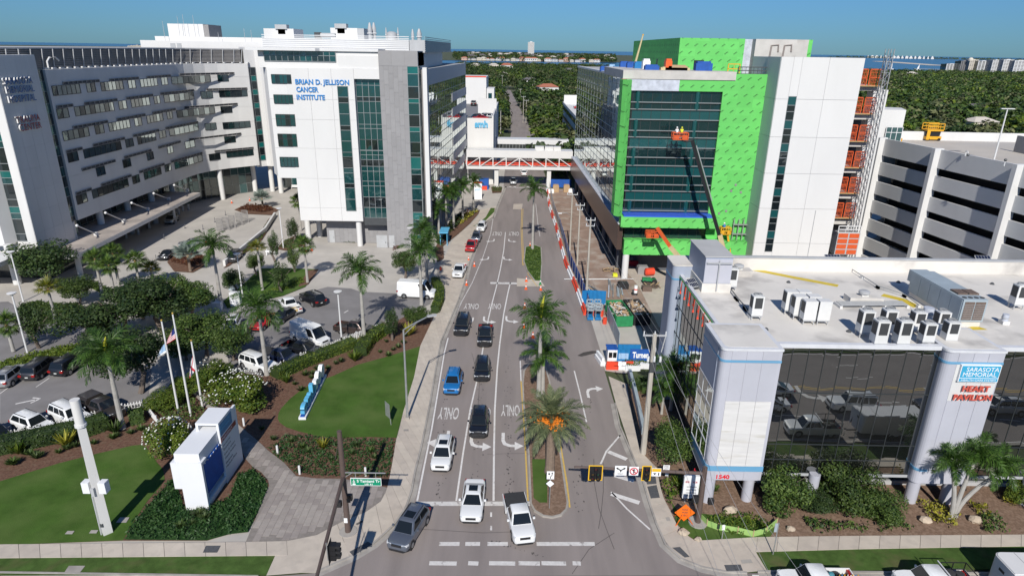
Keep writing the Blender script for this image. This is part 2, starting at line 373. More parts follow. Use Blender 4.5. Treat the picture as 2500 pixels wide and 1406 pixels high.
flat('lawn',[(678,1022),(680,1008),(686,997),(707,974),(738,949),(774,931),(814,917),(873,890),(939,872),(1026,845),(1011,920),(985,1003),(968,1068),(904,1066),(833,1068),(781,1065),(728,1052),(698,1042),(683,1031)],0.075,M.lawn)
flat('verge',[(-60,1367),(0,1362),(300,1357),(672,1355),(655,1403),(300,1403),(-60,1404)],0.09,M.lawn_worn)
flat('verge',[(1845,1347),(2000,1341),(2500,1333),(2620,1331),(2620,1386),(2500,1388),(1872,1394)],0.09,M.lawn_worn)
flat('footpath',[(438,900),(462,935),(500,966),(530,992),(562,1018),(596,1048),(640,1085),(600,1100),(560,1060),(520,1010),(470,960),(430,915)],0.085,M.paver)
# -- paver plaza: every paver a piece
plaza_px=[(600,1322),(609,1300),(632,1245),(648,1204),(657,1185),(655,1172),(638,1152),(618,1140),(600,1120),(590,1100),(580,1060),(598,1049),(616,1066),(640,1085),(652,1097),(694,1129),(723,1161),(771,1167),(839,1168),(948,1190),(930,1223),(892,1250),(854,1264),(815,1283),(774,1305),(700,1320)]
plaza=flat('plaza',plaza_px,0.088,M.joint)
PP=gp(plaza_px,0.1)
x0,x1=min(p[0] for p in PP),max(p[0] for p in PP);y0,y1=min(p[1] for p in PP),max(p[1] for p in PP)
pw,pl=0.56,0.84
pmb=MB().box((-pw/2+0.014,-pl/2+0.014,0),(pw/2-0.014,pl/2-0.014,0.03));pme=mk('paver',pmb,M.paver)
i=0;xx=x0
while xx<x1:
 yy=y0-(pl/2 if i%2 else 0)+((i*7)%5)*0.07
 while yy<y1:
  if all(inside((xx+a*pw/2,yy+b*pl/2),PP) for a in(-1,1) for b in(-1,1)):
   obj('paver',pme,None,plaza,loc=(xx,yy,0.072+random.uniform(0,0.004)))
  yy+=pl
 xx+=pw;i+=1
# -- concrete pavements laid in flags
def flags(name,inner,outer,step,z,mat=None):
 """a pavement between two outlines, cut into flags with open joints"""
 def cum(p):
  c=[0.0]
  for a,b in zip(p,p[1:]):c.append(c[-1]+math.dist(a,b))
  return c
 def samp(p,c,t):
  s=t*c[-1]
  for i in range(len(p)-1):
   if c[i+1]>=s:return lerp(p[i],p[i+1],(s-c[i])/max(1e-6,c[i+1]-c[i]))
  return p[-1]
 ci,co=cum(inner),cum(outer);n=max(1,round(max(ci[-1],co[-1])/step))
 b=MB();vs=[(*p,z-0.03) for p in inner]+[(*p,z-0.03) for p in outer[::-1]];b.face(vs)
 root=obj(name,b,M.joint,kind='structure')
 for i in range(n):
  g=0.018/max(ci[-1],co[-1]);t0,t1=i/n+g,(i+1)/n-g
  k=3 if step>1.4 else 1
  top=[samp(inner,ci,t0+(t1-t0)*j/k) for j in range(k+1)];bot=[samp(outer,co,t0+(t1-t0)*j/k) for j in range(k+1)]
  obj('flag',MB().prism(top+bot[::-1],z-0.08,z+random.uniform(-0.003,0.003)),mat or M.concrete,root)
 return root
inn=gp([(700,1320),(774,1305),(815,1283),(854,1264),(892,1250),(930,1223),(944,1196),(952,1160),(969,1070),(985,1003),(1011,920),(1026,844),(1060,772),(1072,762),(1080,724),(1067,696),(1069,653),(1084,632),(1104,589),(1123,568),(1150,549),(1169,526),(1173,513)],0.12)
flags('pavement',inn[1:13],[(x-0.17,y) for x,y in KL[1:13]],1.75,0.125)
flags('pavement',inn[12:],[(x-0.17,y) for x,y in KL[12:-1]],1.9,0.125)
flags('pavement',gp([(-60,1331),(0,1328),(600,1322),(700,1320)],0.12),gp([(-60,1367),(0,1361),(672,1355),(702,1354)],0.12),1.55,0.125)
corner=gp([(700,1320),(774,1305),(815,1300),(865,1345),(810,1376),(774,1394),(650,1404),(672,1355),(702,1354)],0.12)
flat('corner_pavement',corner,0.118,M.concrete,world=True)
flags('pavement',gp([(1530,937),(1538,985),(1563,1100),(1605,1143),(1611,1183),(1621,1217),(1639,1251),(1649,1275),(1675,1305),(1697,1319)],0.12),[(x+0.17,y) for x,y in gp([(1482,918),(1500,985),(1539,1106),(1553,1140),(1566,1183),(1579,1217),(1592,1255),(1604,1288),(1622,1325),(1640,1345)],0.12)],1.75,0.125)
flags('pavement',gp([(1850,1310),(2100,1307),(2500,1304),(2640,1303)],0.12),gp([(1845,1346),(2100,1339),(2500,1332),(2640,1330)],0.12),1.6,0.125)
flat('corner_pavement',gp([(1640,1345),(1697,1319),(1850,1310),(1845,1346),(1872,1391),(1824,1396),(1769,1392),(1714,1380),(1663,1360)],0.12),0.118,M.concrete,world=True)
# -- traffic islands
def island(px,z,soil,name='traffic_island'):
 q=gp(px,0.14);mb=MB().prism(q,-0.05,z-0.03);r=obj(name,mb,soil,kind='structure')
 k=strip(q+[q[0]],0.0,0.16,-0.05,z,MB()) if True else None
 n=len(q);a=sum(q[i][0]*q[(i+1)%n][1]-q[(i+1)%n][0]*q[i][1] for i in range(n))
 q2=(q if a<0 else q[::-1]);k=strip(q2+[q2[0]],-0.16,0.02,-0.05,z,MB());obj('kerb',k,M.kerb,r);return r
isl1=[(1292,889),(1281,905),(1278,935),(1280,985),(1288,1060),(1293,1110),(1298,1228),(1307,1244),(1327,1256),(1348,1259),(1368,1254),(1381,1241),(1384,1226),(1377,1180),(1364,1090),(1350,1000),(1340,930),(1330,895),(1312,884)]
island(isl1,0.15,M.mulch_tan)
flat('island_grass',[(1299,1120),(1303,1215),(1318,1226),(1336,1226),(1337,1120)],0.135,M.lawn)
isl2=[(1284,603),(1280,637),(1288,660),(1307,685),(1319,685),(1322,641),(1320,603),(1302,597)]
island(isl2,0.15,M.lawn)
flat('old_island_patch',[(1262,679),(1320,684),(1330,699),(1262,699)],0.008,M.concrete)
flat('old_island_patch',[(1254,498),(1276,498),(1274,511),(1252,511)],0.008,M.concrete)
# -- east side
flat('site_ground',[(9.4,178),(8.9,155),(9.3,137),(9.6,110),(10.4,98),(11.0,86),(12,74),(17,71),(30,72),(30,120),(22,178)],-0.02,M.dirt,world=True)
flat('site_slab',gp([(1510,640),(1560,620),(1700,680),(1660,760),(1610,800),(1560,700)],0),0.0,M.concrete,world=True)
flat('site_apron',gp([(1440,772),(1464,850),(1477,905),(1525,912),(1592,890),(1560,780),(1480,770)],0.0),0.004,M.concrete_drive,world=True)
flat('pavilion_bed',gp([(1530,937),(1560,930),(1640,900),(2640,1100),(2640,1304),(1850,1310),(1697,1319),(1675,1305),(1649,1275),(1639,1251),(1621,1217),(1605,1143),(1563,1100)],0.05),0.06,M.mulch_tan,world=True)
flat('lawn',[(1640,1225),(1660,1255),(1690,1250),(1760,1258),(1850,1268),(1895,1290),(1880,1310),(1770,1318),(1700,1319),(1676,1304),(1650,1274)],0.08,M.lawn)
flat('lot_behind',[(17,66),(140,66),(140,230),(24,230),(24,120),(30,110),(30,72)],-0.03,M.concrete_drive,world=True)
# -- painted markings: each stroke a piece of the road
marks=obj('road_markings',MB().face([(0.5,20,-0.011),(0.6,20,-0.011),(0.6,20.1,-0.011),(0.5,20.1,-0.011)]),M.white_line,kind='structure')
def line(pts,w,mat='white_line',z=0.012,world=False):
 q=pts if world else gp(pts);mb=MB();L=[]
 for i,p in enumerate(q):
  a,b=q[max(0,i-1)],q[min(len(q)-1,i+1)];dx,dy=b[0]-a[0],b[1]-a[1];n=math.hypot(dx,dy) or 1
  L.append(((p[0]-dy/n*w/2,p[1]+dx/n*w/2,z),(p[0]+dy/n*w/2,p[1]-dx/n*w/2,z)))
 for a,b in zip(L,L[1:]):mb.face([a[1],b[1],b[0],a[0]])
 return obj('painted_line',mb,M[mat],marks)
line([(1018,1225),(1054,1047),(1085,860),(1094,825)],0.16)
line([(1113,768),(1128,735),(1153,690)],0.13,'worn_line');line([(1153,690),(1180,625),(1198,570),(1206,520)],0.13,'worn_line')
line([(1114,1222),(1130,1110),(1148,1000),(1170,905),(1180,845),(1192,780),(1200,745),(1212,700),(1222,655),(1230,610),(1234,567)],0.16)
line([(1205,1222),(1206,1100),(1208,1000),(1214,900),(1220,840),(1230,765),(1240,715),(1246,690)],0.18)
line([(1289,1222),(1283,1100),(1277,1000),(1272,930)],0.14,'yellow_line');line([(1272,930),(1270,880)],0.14)
line([(1276,648),(1274,600),(1272,560),(1274,510)],0.12,'yellow_line');line([(1279,648),(1277,600),(1275,560),(1277,510)],0.1,'yellow_line')
line([(1280,640),(1290,670),(1312,700)],0.1,'yellow_line')
line([(1391,1238),(1384,1180),(1370,1095),(1358,1020)],0.14,'yellow_line')
line([(1402,905),(1416,960),(1432,1030)],0.15);line([(1308,498),(1313,545),(1318,577)],0.12,'worn_line')
line([(1016,1229),(1294,1229)],0.55,'worn_line');line([(1197,691),(1262,692)],0.9,'worn_line')
for a,b in((1072,1122),(1136,1172),(1190,1240),(1310,1400),(1400,1452)):line([(a,1327),(b,1327)],0.42,'worn_line')
for a,b in((1048,1115),(1143,1168),(1194,1258),(1266,1318),(1322,1382),(1398,1418)):line([(a,1374),(b,1375)],0.42,'worn_line')
line([(1199,1250),(1199,1261)],0.16);line([(1199,1283),(1199,1294)],0.16,'worn_line')
line([(1466,1132),(1470,1125),(1480,1102),(1514,1062)],0.17);line([(1485,1102),(1530,1121)],0.5);line([(1500,1160),(1548,1174)],0.5);line([(1492,1205),(1561,1227)],0.5);line([(1492,1200),(1530,1241),(1587,1292)],0.15)
line([(1216,457),(1318,460)],0.5,'worn_line')
for u in(1222,1232,1243,1254,1286,1300,1312):line([(u,457),(u+6,457)],1.4)
for a,b in(((745,722),(772,745)),((690,760),(735,778)),((828,830),(865,808)),((755,862),(800,838)),((905,812),(955,786)),((0,961),(40,932)),((88,945),(120,923)),((12,1075),(30,1060)),((205,1030),(232,1008)),((38,1062),(62,1045))):line([a,b],0.11,'white_line',0.02)
line([(38,986),(85,976)],0.22,z=0.02);line([(75,984),(98,973)],0.2,z=0.02);line([(80,971),(98,973)],0.2,z=0.02)
for a,b in(((850,758),(840,764)),):line([a,b],0.2,'worn_line',0.02)
for y,m in((37.5,'white_line'),(26.9,'yellow_line'),(26.55,'yellow_line'),(17.9,'white_line')):
 for a,b in(((-140,-20),(16,140)) if y<36 else((18,140),)):line([(a,y),(b,y)],0.14,m,0.0,True)
for y in(33.0,29.9,23.8,20.9):
 for i in range(18):line([(16+i*12.0,y),(19.2+i*12.0,y)],0.13,'white_line',0.0,True)
def arrow(px,turn,s=1.0,mat='white_line',flip=False,world=None):
 """a painted turn arrow at a point on the road; drivers coming towards the viewer read it the right way up"""
 c=world or at(*px)[:2];st=[(-0.14,-1.2),(0.14,-1.2),(0.14,-0.2),(0.28,0.15),(0.62,0.34),(1.0,0.36),(1.0,-0.02),(1.75,0.52),(1.0,1.06),(1.0,0.68),(0.5,0.64),(0.02,0.40),(-0.14,-0.1)]
 q=[]
 for x,y in st:
  x,y=x*turn*s*0.92,y*s*1.05
  q.append((c[0]+(x if flip else-x),c[1]+(y if flip else-y)))
 return flat('painted_arrow',q,0.014,M[mat],parent=marks,world=True)
arrow((1206,588),1,1.0);arrow((1242,588),-1,1.0);arrow((1192,632),1,1.0);arrow((1230,632),-1,1.0)
arrow((1154,783),1,0.95);arrow((1181,782),-1,1.1);arrow((1236,781),-1,1.1)
arrow((1150,1080),-1,1.25);arrow((1228,1078),-1,1.25);arrow((1092,1072),1,1.2);arrow((1434,955),1,1.15,flip=True)
arrow((0,0),1,1.6,flip=True,world=(33,28.4));arrow((0,0),1,1.6,flip=True,world=(48,28.4))
def only(c0,c1,mat='worn_line'):
 """the word ONLY stretched along the lane, to be read by drivers coming towards the viewer; c0, c1 far-left and near-right corners on the picture of the road"""
 a,b=at(*c0),at(*c1)
 mb=words_mb('ONLY',(b.x,a.y,0.014),(-1,0,0),(0,-1,0),w=b.x-a.x,h=a.y-b.y,depth=0.002,bold=0.012)
 return obj('painted_word',mb,M[mat],marks)
only((1073,994),(1118,1024));only((1146,994),(1197,1018));only((1224,988),(1269,1016));only((1134,741),(1168,755));only((1192,741),(1223,755));only((1202,566),(1225,576));only((1242,566),(1267,576))
def plate(px,name,mat,z=0.136,par=None):return flat(name,px,z,mat,parent=par) if par else flat(name,px,z,mat)
M.iron=pm('cast_iron',(0.10,0.095,0.09),0.7,0.25,4);M.tactile=pm('tactile_plate',(0.085,0.088,0.095),0.8,0.2,6,bump=0.6,bscale=20)
plate([(853,1346),(898,1321),(909,1328),(862,1356)],'tactile_paving',M.tactile);plate([(868,1278),(884,1269),(887,1273),(872,1281)],'drain_cover',M.iron)
plate([(1580,1187),(1603,1183),(1611,1214),(1589,1216)],'tactile_paving',M.tactile);plate([(1574,1163),(1600,1160),(1603,1180),(1580,1182)],'tactile_paving',M.tactile)
plate([(1641,1336),(1660,1334),(1684,1358),(1672,1360)],'tactile_paving',M.tactile);plate([(1768,1378),(1808,1377),(1814,1392),(1774,1393)],'tactile_paving',M.tactile)
plate([(1808,1366),(1833,1364),(1838,1373),(1812,1375)],'drain_cover',M.kerb);plate([(1624,1262),(1634,1261),(1637,1270),(1628,1271)],'drain_cover',M.kerb)
for q in([(283,1275),(293,1262),(316,1262),(308,1275)],[(158,1303),(165,1295),(182,1295),(176,1303)],[(217,1301),(223,1293),(240,1293),(235,1301)],[(155,1399),(168,1380),(208,1380),(193,1399)]):
 flat('utility_cover',q,0.12,M.kerb)
plate([(495,1348),(503,1331),(539,1331),(530,1348)],'drain_cover',M.tactile,0.14);plate([(985,1052),(998,1052),(997,1047),(986,1047)],'drain_cover',M.kerb,0.14)
flat('oil_stain',[(1409,868),(1424,860),(1445,856),(1460,857),(1452,862),(1437,866),(1420,870)],0.009,pm('damp_asphalt',(0.07,0.06,0.055),0.7))
M.drip=pm('oil_drip',(0.085,0.076,0.073),0.6,0.1)
_r=random.Random(4);dm=MB()
for u0,v0,u1,v1,n in((1160,1180,1178,880,60),(1245,1210,1240,860,70),(1070,1215,1092,900,45),(1200,1320,1330,1360,25),(1410,1250,1440,960,40)):
 for i in range(n):
  t=_r.random()**1.3;c=at(u0+(u1-u0)*t+_r.gauss(0,6),v0+(v1-v0)*t,0.009);s=_r.uniform(0.03,0.10);dm.face([(c.x+s*cos(a)*_r.uniform(.6,1),c.y+s*1.5*sin(a)*_r.uniform(.6,1),0.009) for a in(0,.9,1.8,2.7,3.6,4.5,5.4)])
obj('drip_marks',dm,M.drip,label='dark oil drips along the lanes',cat='stain',kind='stuff')
for q in([(1448,1120),(1452,1180),(1463,1240),(1480,1290),(1500,1340)],[(1474,1130),(1474,1200),(1468,1250),(1462,1290)],[(1010,1290),(1180,1300),(1300,1296)],[(1150,862),(1172,930),(1168,1000),(1175,1060)],[(1145,993),(1200,996)],[(1190,1108),(1288,1106)],[(1395,1400),(1440,1340),(1500,1300)]):
 line([(a+_r.uniform(-2,2),b) for a,b in q],0.045,'drip',0.008)
# -- BUILDING KIT
M.white_wall=pm('white_wall',(0.66,0.655,0.645),0.75,0.03,0.25,space='World',stretch=(1,1,0.3),rand=0.015)
M.white_wall_b=pm('white_wall_aged',(0.66,0.655,0.64),0.8,0.05,0.3,space='World',stretch=(1,1,0.2),col2=(0.59,0.58,0.56),thr=(0.55,0.8),scale2=0.2,rand=0.02)
M.white_metal=pm('white_metal',(0.66,0.66,0.66),0.45,0.03,0.6)
M.grey_panel=pm('grey_panel',(0.275,0.270,0.275),0.65,0.05,0.5,space='World',rand=0.05)
M.grey_metal=pm('grey_metal',(0.42,0.43,0.44),0.5,0.08,0.8)
M.dark_metal=pm('dark_metal',(0.06,0.065,0.07),0.5,0.1,2)
M.louvre=pm('louvre_grey',(0.26,0.25,0.245),0.6,0.1,1.0)
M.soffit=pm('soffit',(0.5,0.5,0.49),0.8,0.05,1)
M.roof_white=pm('roof_membrane',(0.66,0.63,0.585),0.85,0.07,0.25,space='World',col2=(0.43,0.41,0.385),thr=(0.53,0.72),scale2=0.3,bump=0.1,bscale=4)
M.roof_grey=pm('roof_grey',(0.42,0.42,0.42),0.9,0.12,0.2,space='World')
M.teal_glass=mirror_glass('teal_glass',(0.006,0.050,0.052),(0.55,0.75,0.76),0.16,0.03,0.004)
M.teal_glass_b=mirror_glass('teal_spandrel',(0.004,0.115,0.105),(0.6,0.8,0.8),0.10,0.06,0.004)
M.dark_glass=mirror_glass('dark_glass',(0.008,0.013,0.015),(0.6,0.66,0.66),0.16,0.02,0.006)
M.grey_glass=mirror_glass('window_glass',(0.010,0.035,0.035),(0.80,0.90,0.88),0.38,0.02,0.01)
M.mirror_glass=mirror_glass('mirror_facade_glass',(0.010,0.013,0.014),(0.86,0.92,0.90),0.62,0.012,0.02,0.22)
M.mullion=pm('mullion',(0.33,0.35,0.35),0.4,0.0,metal=0.4)
M.dark_mullion=pm('dark_mullion',(0.035,0.04,0.042),0.4,0.0)
M.sign_blue=pm('sign_blue',(0.03,0.22,0.55),0.4,0.03)
M.sign_navy=pm('sign_navy',(0.02,0.10,0.30),0.5,0.03);M.sign_red=pm('sign_red',(0.35,0.02,0.02),0.4,0.03)  # the deeper blue is the sign blue with the tower's shade put into it
def pane_grid(parent,P0,P1,z0,z1,cols,rows,glass,frame,proud=0.06,bar=0.07,name='window',alt=None,vbars=True):
 """a glazed field on a vertical plane from P0 to P1; rows = heights (fractions) bottom to top; every pane is a piece"""
 P0,P1=V((P0[0],P0[1],0)),V((P1[0],P1[1],0));X=(P1-P0);L=X.length;X.normalize();N=V((X.y,-X.x,0))
 tot=sum(rows);H=z1-z0;q=lambda s,z,d:tuple(P0+X*s+N*d+V((0,0,z)))
 f=MB();zs=[z0]
 for r in rows:zs.append(zs[-1]+H*r/tot)
 def bb(s0,s1,a,b,d):f.mesh([q(s0,a,0),q(s1,a,0),q(s1,b,0),q(s0,b,0),q(s0,a,d),q(s1,a,d),q(s1,b,d),q(s0,b,d)],[(4,5,6,7),(0,1,5,4),(1,2,6,5),(2,3,7,6),(3,0,4,7)])
 for i,z in enumerate(zs):bb(0,L,z-bar/2,z+bar/2,proud+0.012)
 cs=[0,L] if not vbars else[L*i/cols for i in range(cols+1)]
 for s in cs:bb(s-bar/2,s+bar/2,z0+0.001,z1-0.001,proud)
 w=obj(name,f,frame,parent)
 for j in range(len(rows)):
  for i in range(cols):
   a,b=L*i/cols,L*(i+1)/cols;d=proud*0.35
   g=glass[j%len(glass)] if isinstance(glass,list) else glass
   if alt and random.random()<alt[1]:g=alt[0]
   t=random.uniform(-0.012,0.012)
   obj('pane',MB().mesh([q(a,zs[j],d+t*0.3),q(b,zs[j],d-t*0.3),q(b,zs[j+1],d+t),q(a,zs[j+1],d+t*0.4)],[(0,1,2,3)]),g,w)
 return w
def panel_field(parent,P0,P1,z0,z1,w,h,mat,proud=0.05,gap=0.025,stagger=0.0,name='panel'):
 """cladding panels on a vertical plane, one piece each, with open joints"""
 P0,P1=V((P0[0],P0[1],0)),V((P1[0],P1[1],0));X=P1-P0;L=X.length;X.normalize();N=V((X.y,-X.x,0))
 n=max(1,round(L/w));m=max(1,round((z1-z0)/h));cache={}
 for i in range(n):
  off=stagger*h*((i*3)%4)/4.0 if stagger else 0
  zz=[z0]+[z0+off+(z1-z0)*j/m for j in range(1 if not off else 0,m+1)]
  zz=sorted(set(min(z1,max(z0,z)) for z in zz if z<=z1+1e-3));zz=zz if zz[-1]>=z1-1e-3 else zz+[z1]
  for a,b in zip(zz,zz[1:]):
   if b-a<0.08:continue
   s0,s1=L*i/n+gap/2,L*(i+1)/n-gap/2
   q=[P0+X*s0,P0+X*s1,P0+X*s1+N*proud,P0+X*s0+N*proud]
   obj(name,MB().prism([(p.x,p.y) for p in q],a+gap/2,b-gap/2),mat,parent)
def hit(u,v,poly):
 """where a sight line meets a vertical wall standing on a plan polyline"""
 d=ray(u,v);best=None
 for a,b in zip(poly,poly[1:]):
  e=V((b[0]-a[0],b[1]-a[1]));den=d.x*e.y-d.y*e.x
  if abs(den)<1e-9:continue
  t=(a[0]*e.y-a[1]*e.x)/den;s=((d.x*t-a[0])*e.x+(d.y*t-a[1])*e.y)/e.length_squared
  if t>0 and-0.02<=s<=1.02:
   if best is None or t<best[0]:best=(t,EYE+d*t)
 if best is None:return None
 return best[1]
# -- THE CURVED HOSPITAL WING
hosp=thing('hospital_building','long white hospital wing with a curved facade and staggered ribbon windows','building',(-80,120,0))
crv=[(-74.5,107.6),(-74.5,146),(-74.45,149),(-74.1,152),(-73.2,154.8),(-71.8,157.4),(-69.9,159.8),(-67.4,162.2),(-64.6,164.6)]
SOF,TOP=7.5,31.9
wall=MB().prism(crv+[(-66,172),(-96,172),(-96,107.6)],SOF,TOP);obj('wall',wall,M.white_wall_b,hosp)
fl=[SOF,11.4,14.9,18.4,21.9,25.4,28.9,TOP]
seg=resample(crv,6.2)
for z0,z1 in zip(fl,fl[1:]):
 for a,b in zip(seg,seg[1:]):
  if math.dist(a,b)<0.4:continue
  mid=[p for p in crv if min(a[1],b[1])+0.05<p[1]<max(a[1],b[1])-0.05]
  out=[a]+mid+[b];q=[]
  for i,p in enumerate(out):
   c0,c1=out[max(0,i-1)],out[min(len(out)-1,i+1)];dx,dy=c1[0]-c0[0],c1[1]-c0[1];n=math.hypot(dx,dy);q.append((p[0]+dy/n*0.05,p[1]-dx/n*0.05))
  obj('wall_panel',MB().prism(q+out[::-1],z0+0.03,z1-0.03),M.white_wall_b,hosp)
Z1=lambda x,y:(x*0.256,30+y*0.256)
Z6=lambda x,y:(x*0.256,300+y*0.256)
wins=[(Z1,fl[6]+0.55,((510,800,772,772,6),(835,768,915,755,2),(970,752,1180,735,6),(1230,730,1297,722,2),(1345,717,1505,700,5),(1545,697,1602,690,2),(1640,685,2010,668,7),(2080,662,2180,660,2))),(Z1,fl[5]+0.55,((555,1018,662,1002,2),(722,993,1090,937,8),(1140,930,1212,918,2),(1258,910,1432,885,5),(1475,875,1530,868,2),(1570,860,1852,830,6),(1920,822,2030,818,2),(2095,812,2360,800,5))),(Z1,fl[4]+0.55,((610,1228,855,1180,5),(915,1165,997,1150,2),(1045,1138,1245,1100,6),(1290,1088,1357,1077,2),(1408,1065,1557,1030,5),(1598,1022,1648,1012,2),(1690,1002,2050,968,7),(2110,962,2215,958,2))),(Z6,fl[3]+0.55,((655,380,752,358,2),(808,342,1160,252,7),(1205,237,1277,222,2),(1318,208,1490,167,5),(1525,150,1585,137,2),(1620,125,1895,75,6),(1960,70,2065,62,2),(2130,58,2390,45,5))),(Z6,fl[2]+0.55,((928,512,1008,490,2),(1180,432,1252,412,2),(1408,362,1468,345,2),(1603,298,1655,283,2),(1770,243,1862,232,2),(2145,193,2248,185,2))),(Z6,fl[1]+0.55,((740,782,837,748,2),(890,727,1227,600,7),(1270,587,1335,563,2),(1380,543,1540,490,5),(1578,470,1635,452,2),(1670,435,1935,372,6),(1998,357,2103,352,2),(2165,335,2418,305,5)))]
crv_o=[(x+0.055,y-0.03) for x,y in crv]
def wall_pt(Zf,x,y):
 u,v=Zf(x,y)
 for k in range(0,60,4):
  h=hit(u,v+k,crv_o) or hit(u-k,v,crv_o)
  if h:return h
 return V((crv_o[-1][0],crv_o[-1][1],0)) if u>400 else V((crv_o[0][0],crv_o[0][1]+0.6,0))
for Zf,zb,ws in wins:
 for xa,ya,xb,yb,n in ws:
  A,B=wall_pt(Zf,xa,ya),wall_pt(Zf,xb,yb)
  zs=(A.z+B.z)/2
  pane_grid(hosp,A,B,zs,zs+1.5,n,[1],M.grey_glass,M.dark_mullion,0.07,0.08,alt=(M.dark_glass,0.3))
shades=[(Z1,((600,690,945,668),(1045,660,1320,640),(1400,632,1625,617),(1715,605,2230,592),(540,917,692,900),(805,885,1115,847),(1205,832,1455,803),(1530,787,1845,757),(1972,750,2355,735),(695,1112,1025,1055),(1115,1035,1382,990),(1455,972,1672,935),(1762,920,2262,883))),(Z6,((632,287,782,257),(888,225,1187,160),(1270,137,1512,80),(1580,58,1885,8),(782,460,1097,372),(1185,343,1440,270),(1510,245,1720,190),(1805,165,2297,115),(725,690,870,640),(965,605,1250,513),(1330,480,1565,403),(1630,375,1927,302),(2048,283,2415,245)))]
for Zf,ss in shades:
 for xa,ya,xb,yb in ss:
  A,B=wall_pt(Zf,xa,ya),wall_pt(Zf,xb,yb);z=(A.z+B.z)/2
  X=(B-A);X.z=0;n=max(2,round(X.length/1.3));X.normalize();N=V((X.y,-X.x,0));mb=MB()
  A.z=B.z=z
  for zz in(z,z+0.42):mb.beam(A+N*0.11+V((0,0,zz-z)),B+N*0.11+V((0,0,zz-z)),0.2,0.05)
  for i in range(n+1):
   p=lerp(A,B,i/n);p=V(p)+N*0.11;mb.beam(p,p+V((0,0,0.42)),0.05,0.2)
  mb.beam(A+N*0.03+V((0,0,0.21)),B+N*0.03+V((0,0,0.21)),0.05,0.36,mi=1)
  obj('sun_shade',mb,[M.louvre,M.dark_metal],hosp)
lob=[(-78.5,108),(-78.5,150),(-77.6,155),(-75.5,159.5),(-72,164),(-68,168)]
obj('lobby_wall',MB().prism(lob+[(-95,172),(-95,108)],-0.1,SOF),M.dark_glass,hosp)
for a,b in zip(lob,lob[1:]):
 pane_grid(hosp,a,b,0.1,SOF-0.2,max(2,round(math.dist(a,b)/1.9)),[1,1,1],M.dark_glass,M.mullion,0.06,0.07,'lobby_glazing',alt=(M.teal_glass,0.35))
for u,v in((179,578),(247,545),(312,512),(371,490),(421,466)):
 p=at(u,v,4.9);obj('column',MB().cyl((p.x,p.y,4.6),(p.x,p.y,SOF),0.62,n=14),M.white_wall,hosp,smooth=True)
 obj('column',MB().cyl((p.x,p.y,0),(p.x,p.y,4.6),0.55,n=14),M.white_wall,hosp,smooth=True)
for u,v in((545,487),(624,468),(552,487)):
 if u==552:continue
 p=at(u,v);obj('column',MB().cyl((p.x,p.y,0),(p.x,p.y,SOF),0.6,n=14),M.white_wall,hosp,smooth=True)
cz=4.8;can=[at(106,622,cz),at(184,622,cz),at(488,470,cz)]
cx0=-73.2;cp=[(cx0-0.2,can[0].y),(can[1].x,can[1].y),(can[2].x,can[2].y),(-78.3,can[2].y+1.0),(-78.3,108),(cx0-0.2,107)]
obj('canopy',MB().prism(cp,cz-0.75,cz-0.06),M.white_metal,hosp);obj('canopy_roof',MB().prism([lerp(p,(sum(q[0] for q in cp)/6,sum(q[1] for q in cp)/6),0.012) for p in cp],cz-0.06,cz-0.02),pm('canopy_deck',(0.42,0.37,0.33),0.9,0.15,0.6,space='World',col2=(0.28,0.25,0.23),thr=(0.45,0.7)),hosp)
for(u0,v0),(u1,v1) in(((187,548),(235,573)),((257,517),(303,541)),((321,493),(361,512)),((375,470),(412,487)),((425,450),(458,466))):
 q=at(u1,v1,cz+0.1);p=V((-74.2,0,0));a=at(u0,v0,8.2);s=MB()
 s.tube([(a.x,q.y+(a.y-q.y),8.0),(q.x,q.y,cz+0.25)],0.11,8);s.obox((q.x,q.y,cz-0.05),(0.5,0.6,0.55));s.ball((a.x,a.y,8.0),0.25);obj('tie_rod',s,M.white_metal,hosp)
for u,v in((199,678),(428,543),(321,555),(366,540),(392,520),(412,505),(276,575),(248,590)):
 p=at(u,v);r=0.42 if(u,v) in((199,678),) else 0.3
 obj('canopy_column',MB().cyl((p.x,p.y,0),(p.x,p.y,cz-0.7),r,n=12),M.white_wall,hosp,smooth=True)
obj('tower_wall',MB().prism([(-74.0,96.4),(-74.0,105.3),(-90,105.3),(-90,103),(-75.3,103),(-75.3,96.4)],4.0,34.2),M.white_wall_b,hosp)
panel_field(hosp,(-74.0,96.45),(-74.0,105.25),4.9,34.0,2.2,3.4,M.white_wall_b,0.05)
pane_grid(hosp,(-74.9,105.3),(-74.9,107.6),5.0,32.0,2,[1.6,1.9]*8,[M.teal_glass,M.dark_glass],M.mullion,0.06,0.08,'stair_glazing')
obj('stair_core',MB().box((-95,105.3,4),(-75.0,107.6,32.0)),M.white_wall_b,hosp)
pane_grid(hosp,(-78.6,98.6),(-75.3,98.6),6.4,34.0,2,[1.1,2.3,0.9,1.0]*5,[M.dark_glass,M.dark_glass,M.teal_glass,M.teal_glass_b],M.mullion,0.06,0.09,'front_glazing')
obj('front_core',MB().box((-92,98.7,4),(-75.2,103.2,34.0)),M.white_wall,hosp)
obj('front_wall',MB().prism([(-92,96.9),(-79.4,96.9),(-78.7,98.6),(-92,98.6)],6.0,34.2),M.white_wall,hosp)
pane_grid(hosp,(-84.6,96.9),(-81.0,96.9),9.6,11.2,2,[1],M.dark_glass,M.dark_mullion,0.05)
obj('west_canopy',MB().prism([(-95,88.5),(-77.0,91.3),(-76.9,96.8),(-95,98)],4.2,4.9),M.white_metal,hosp)
for y in(92.6,):obj('canopy_column',MB().cyl((-78.4,96.2,0),(-78.4,96.2,6.5),0.6,n=14),M.white_wall,hosp,smooth=True)
obj('west_base',MB().box((-95,99,0),(-75,107.5,4.1)),M.dark_glass,hosp)
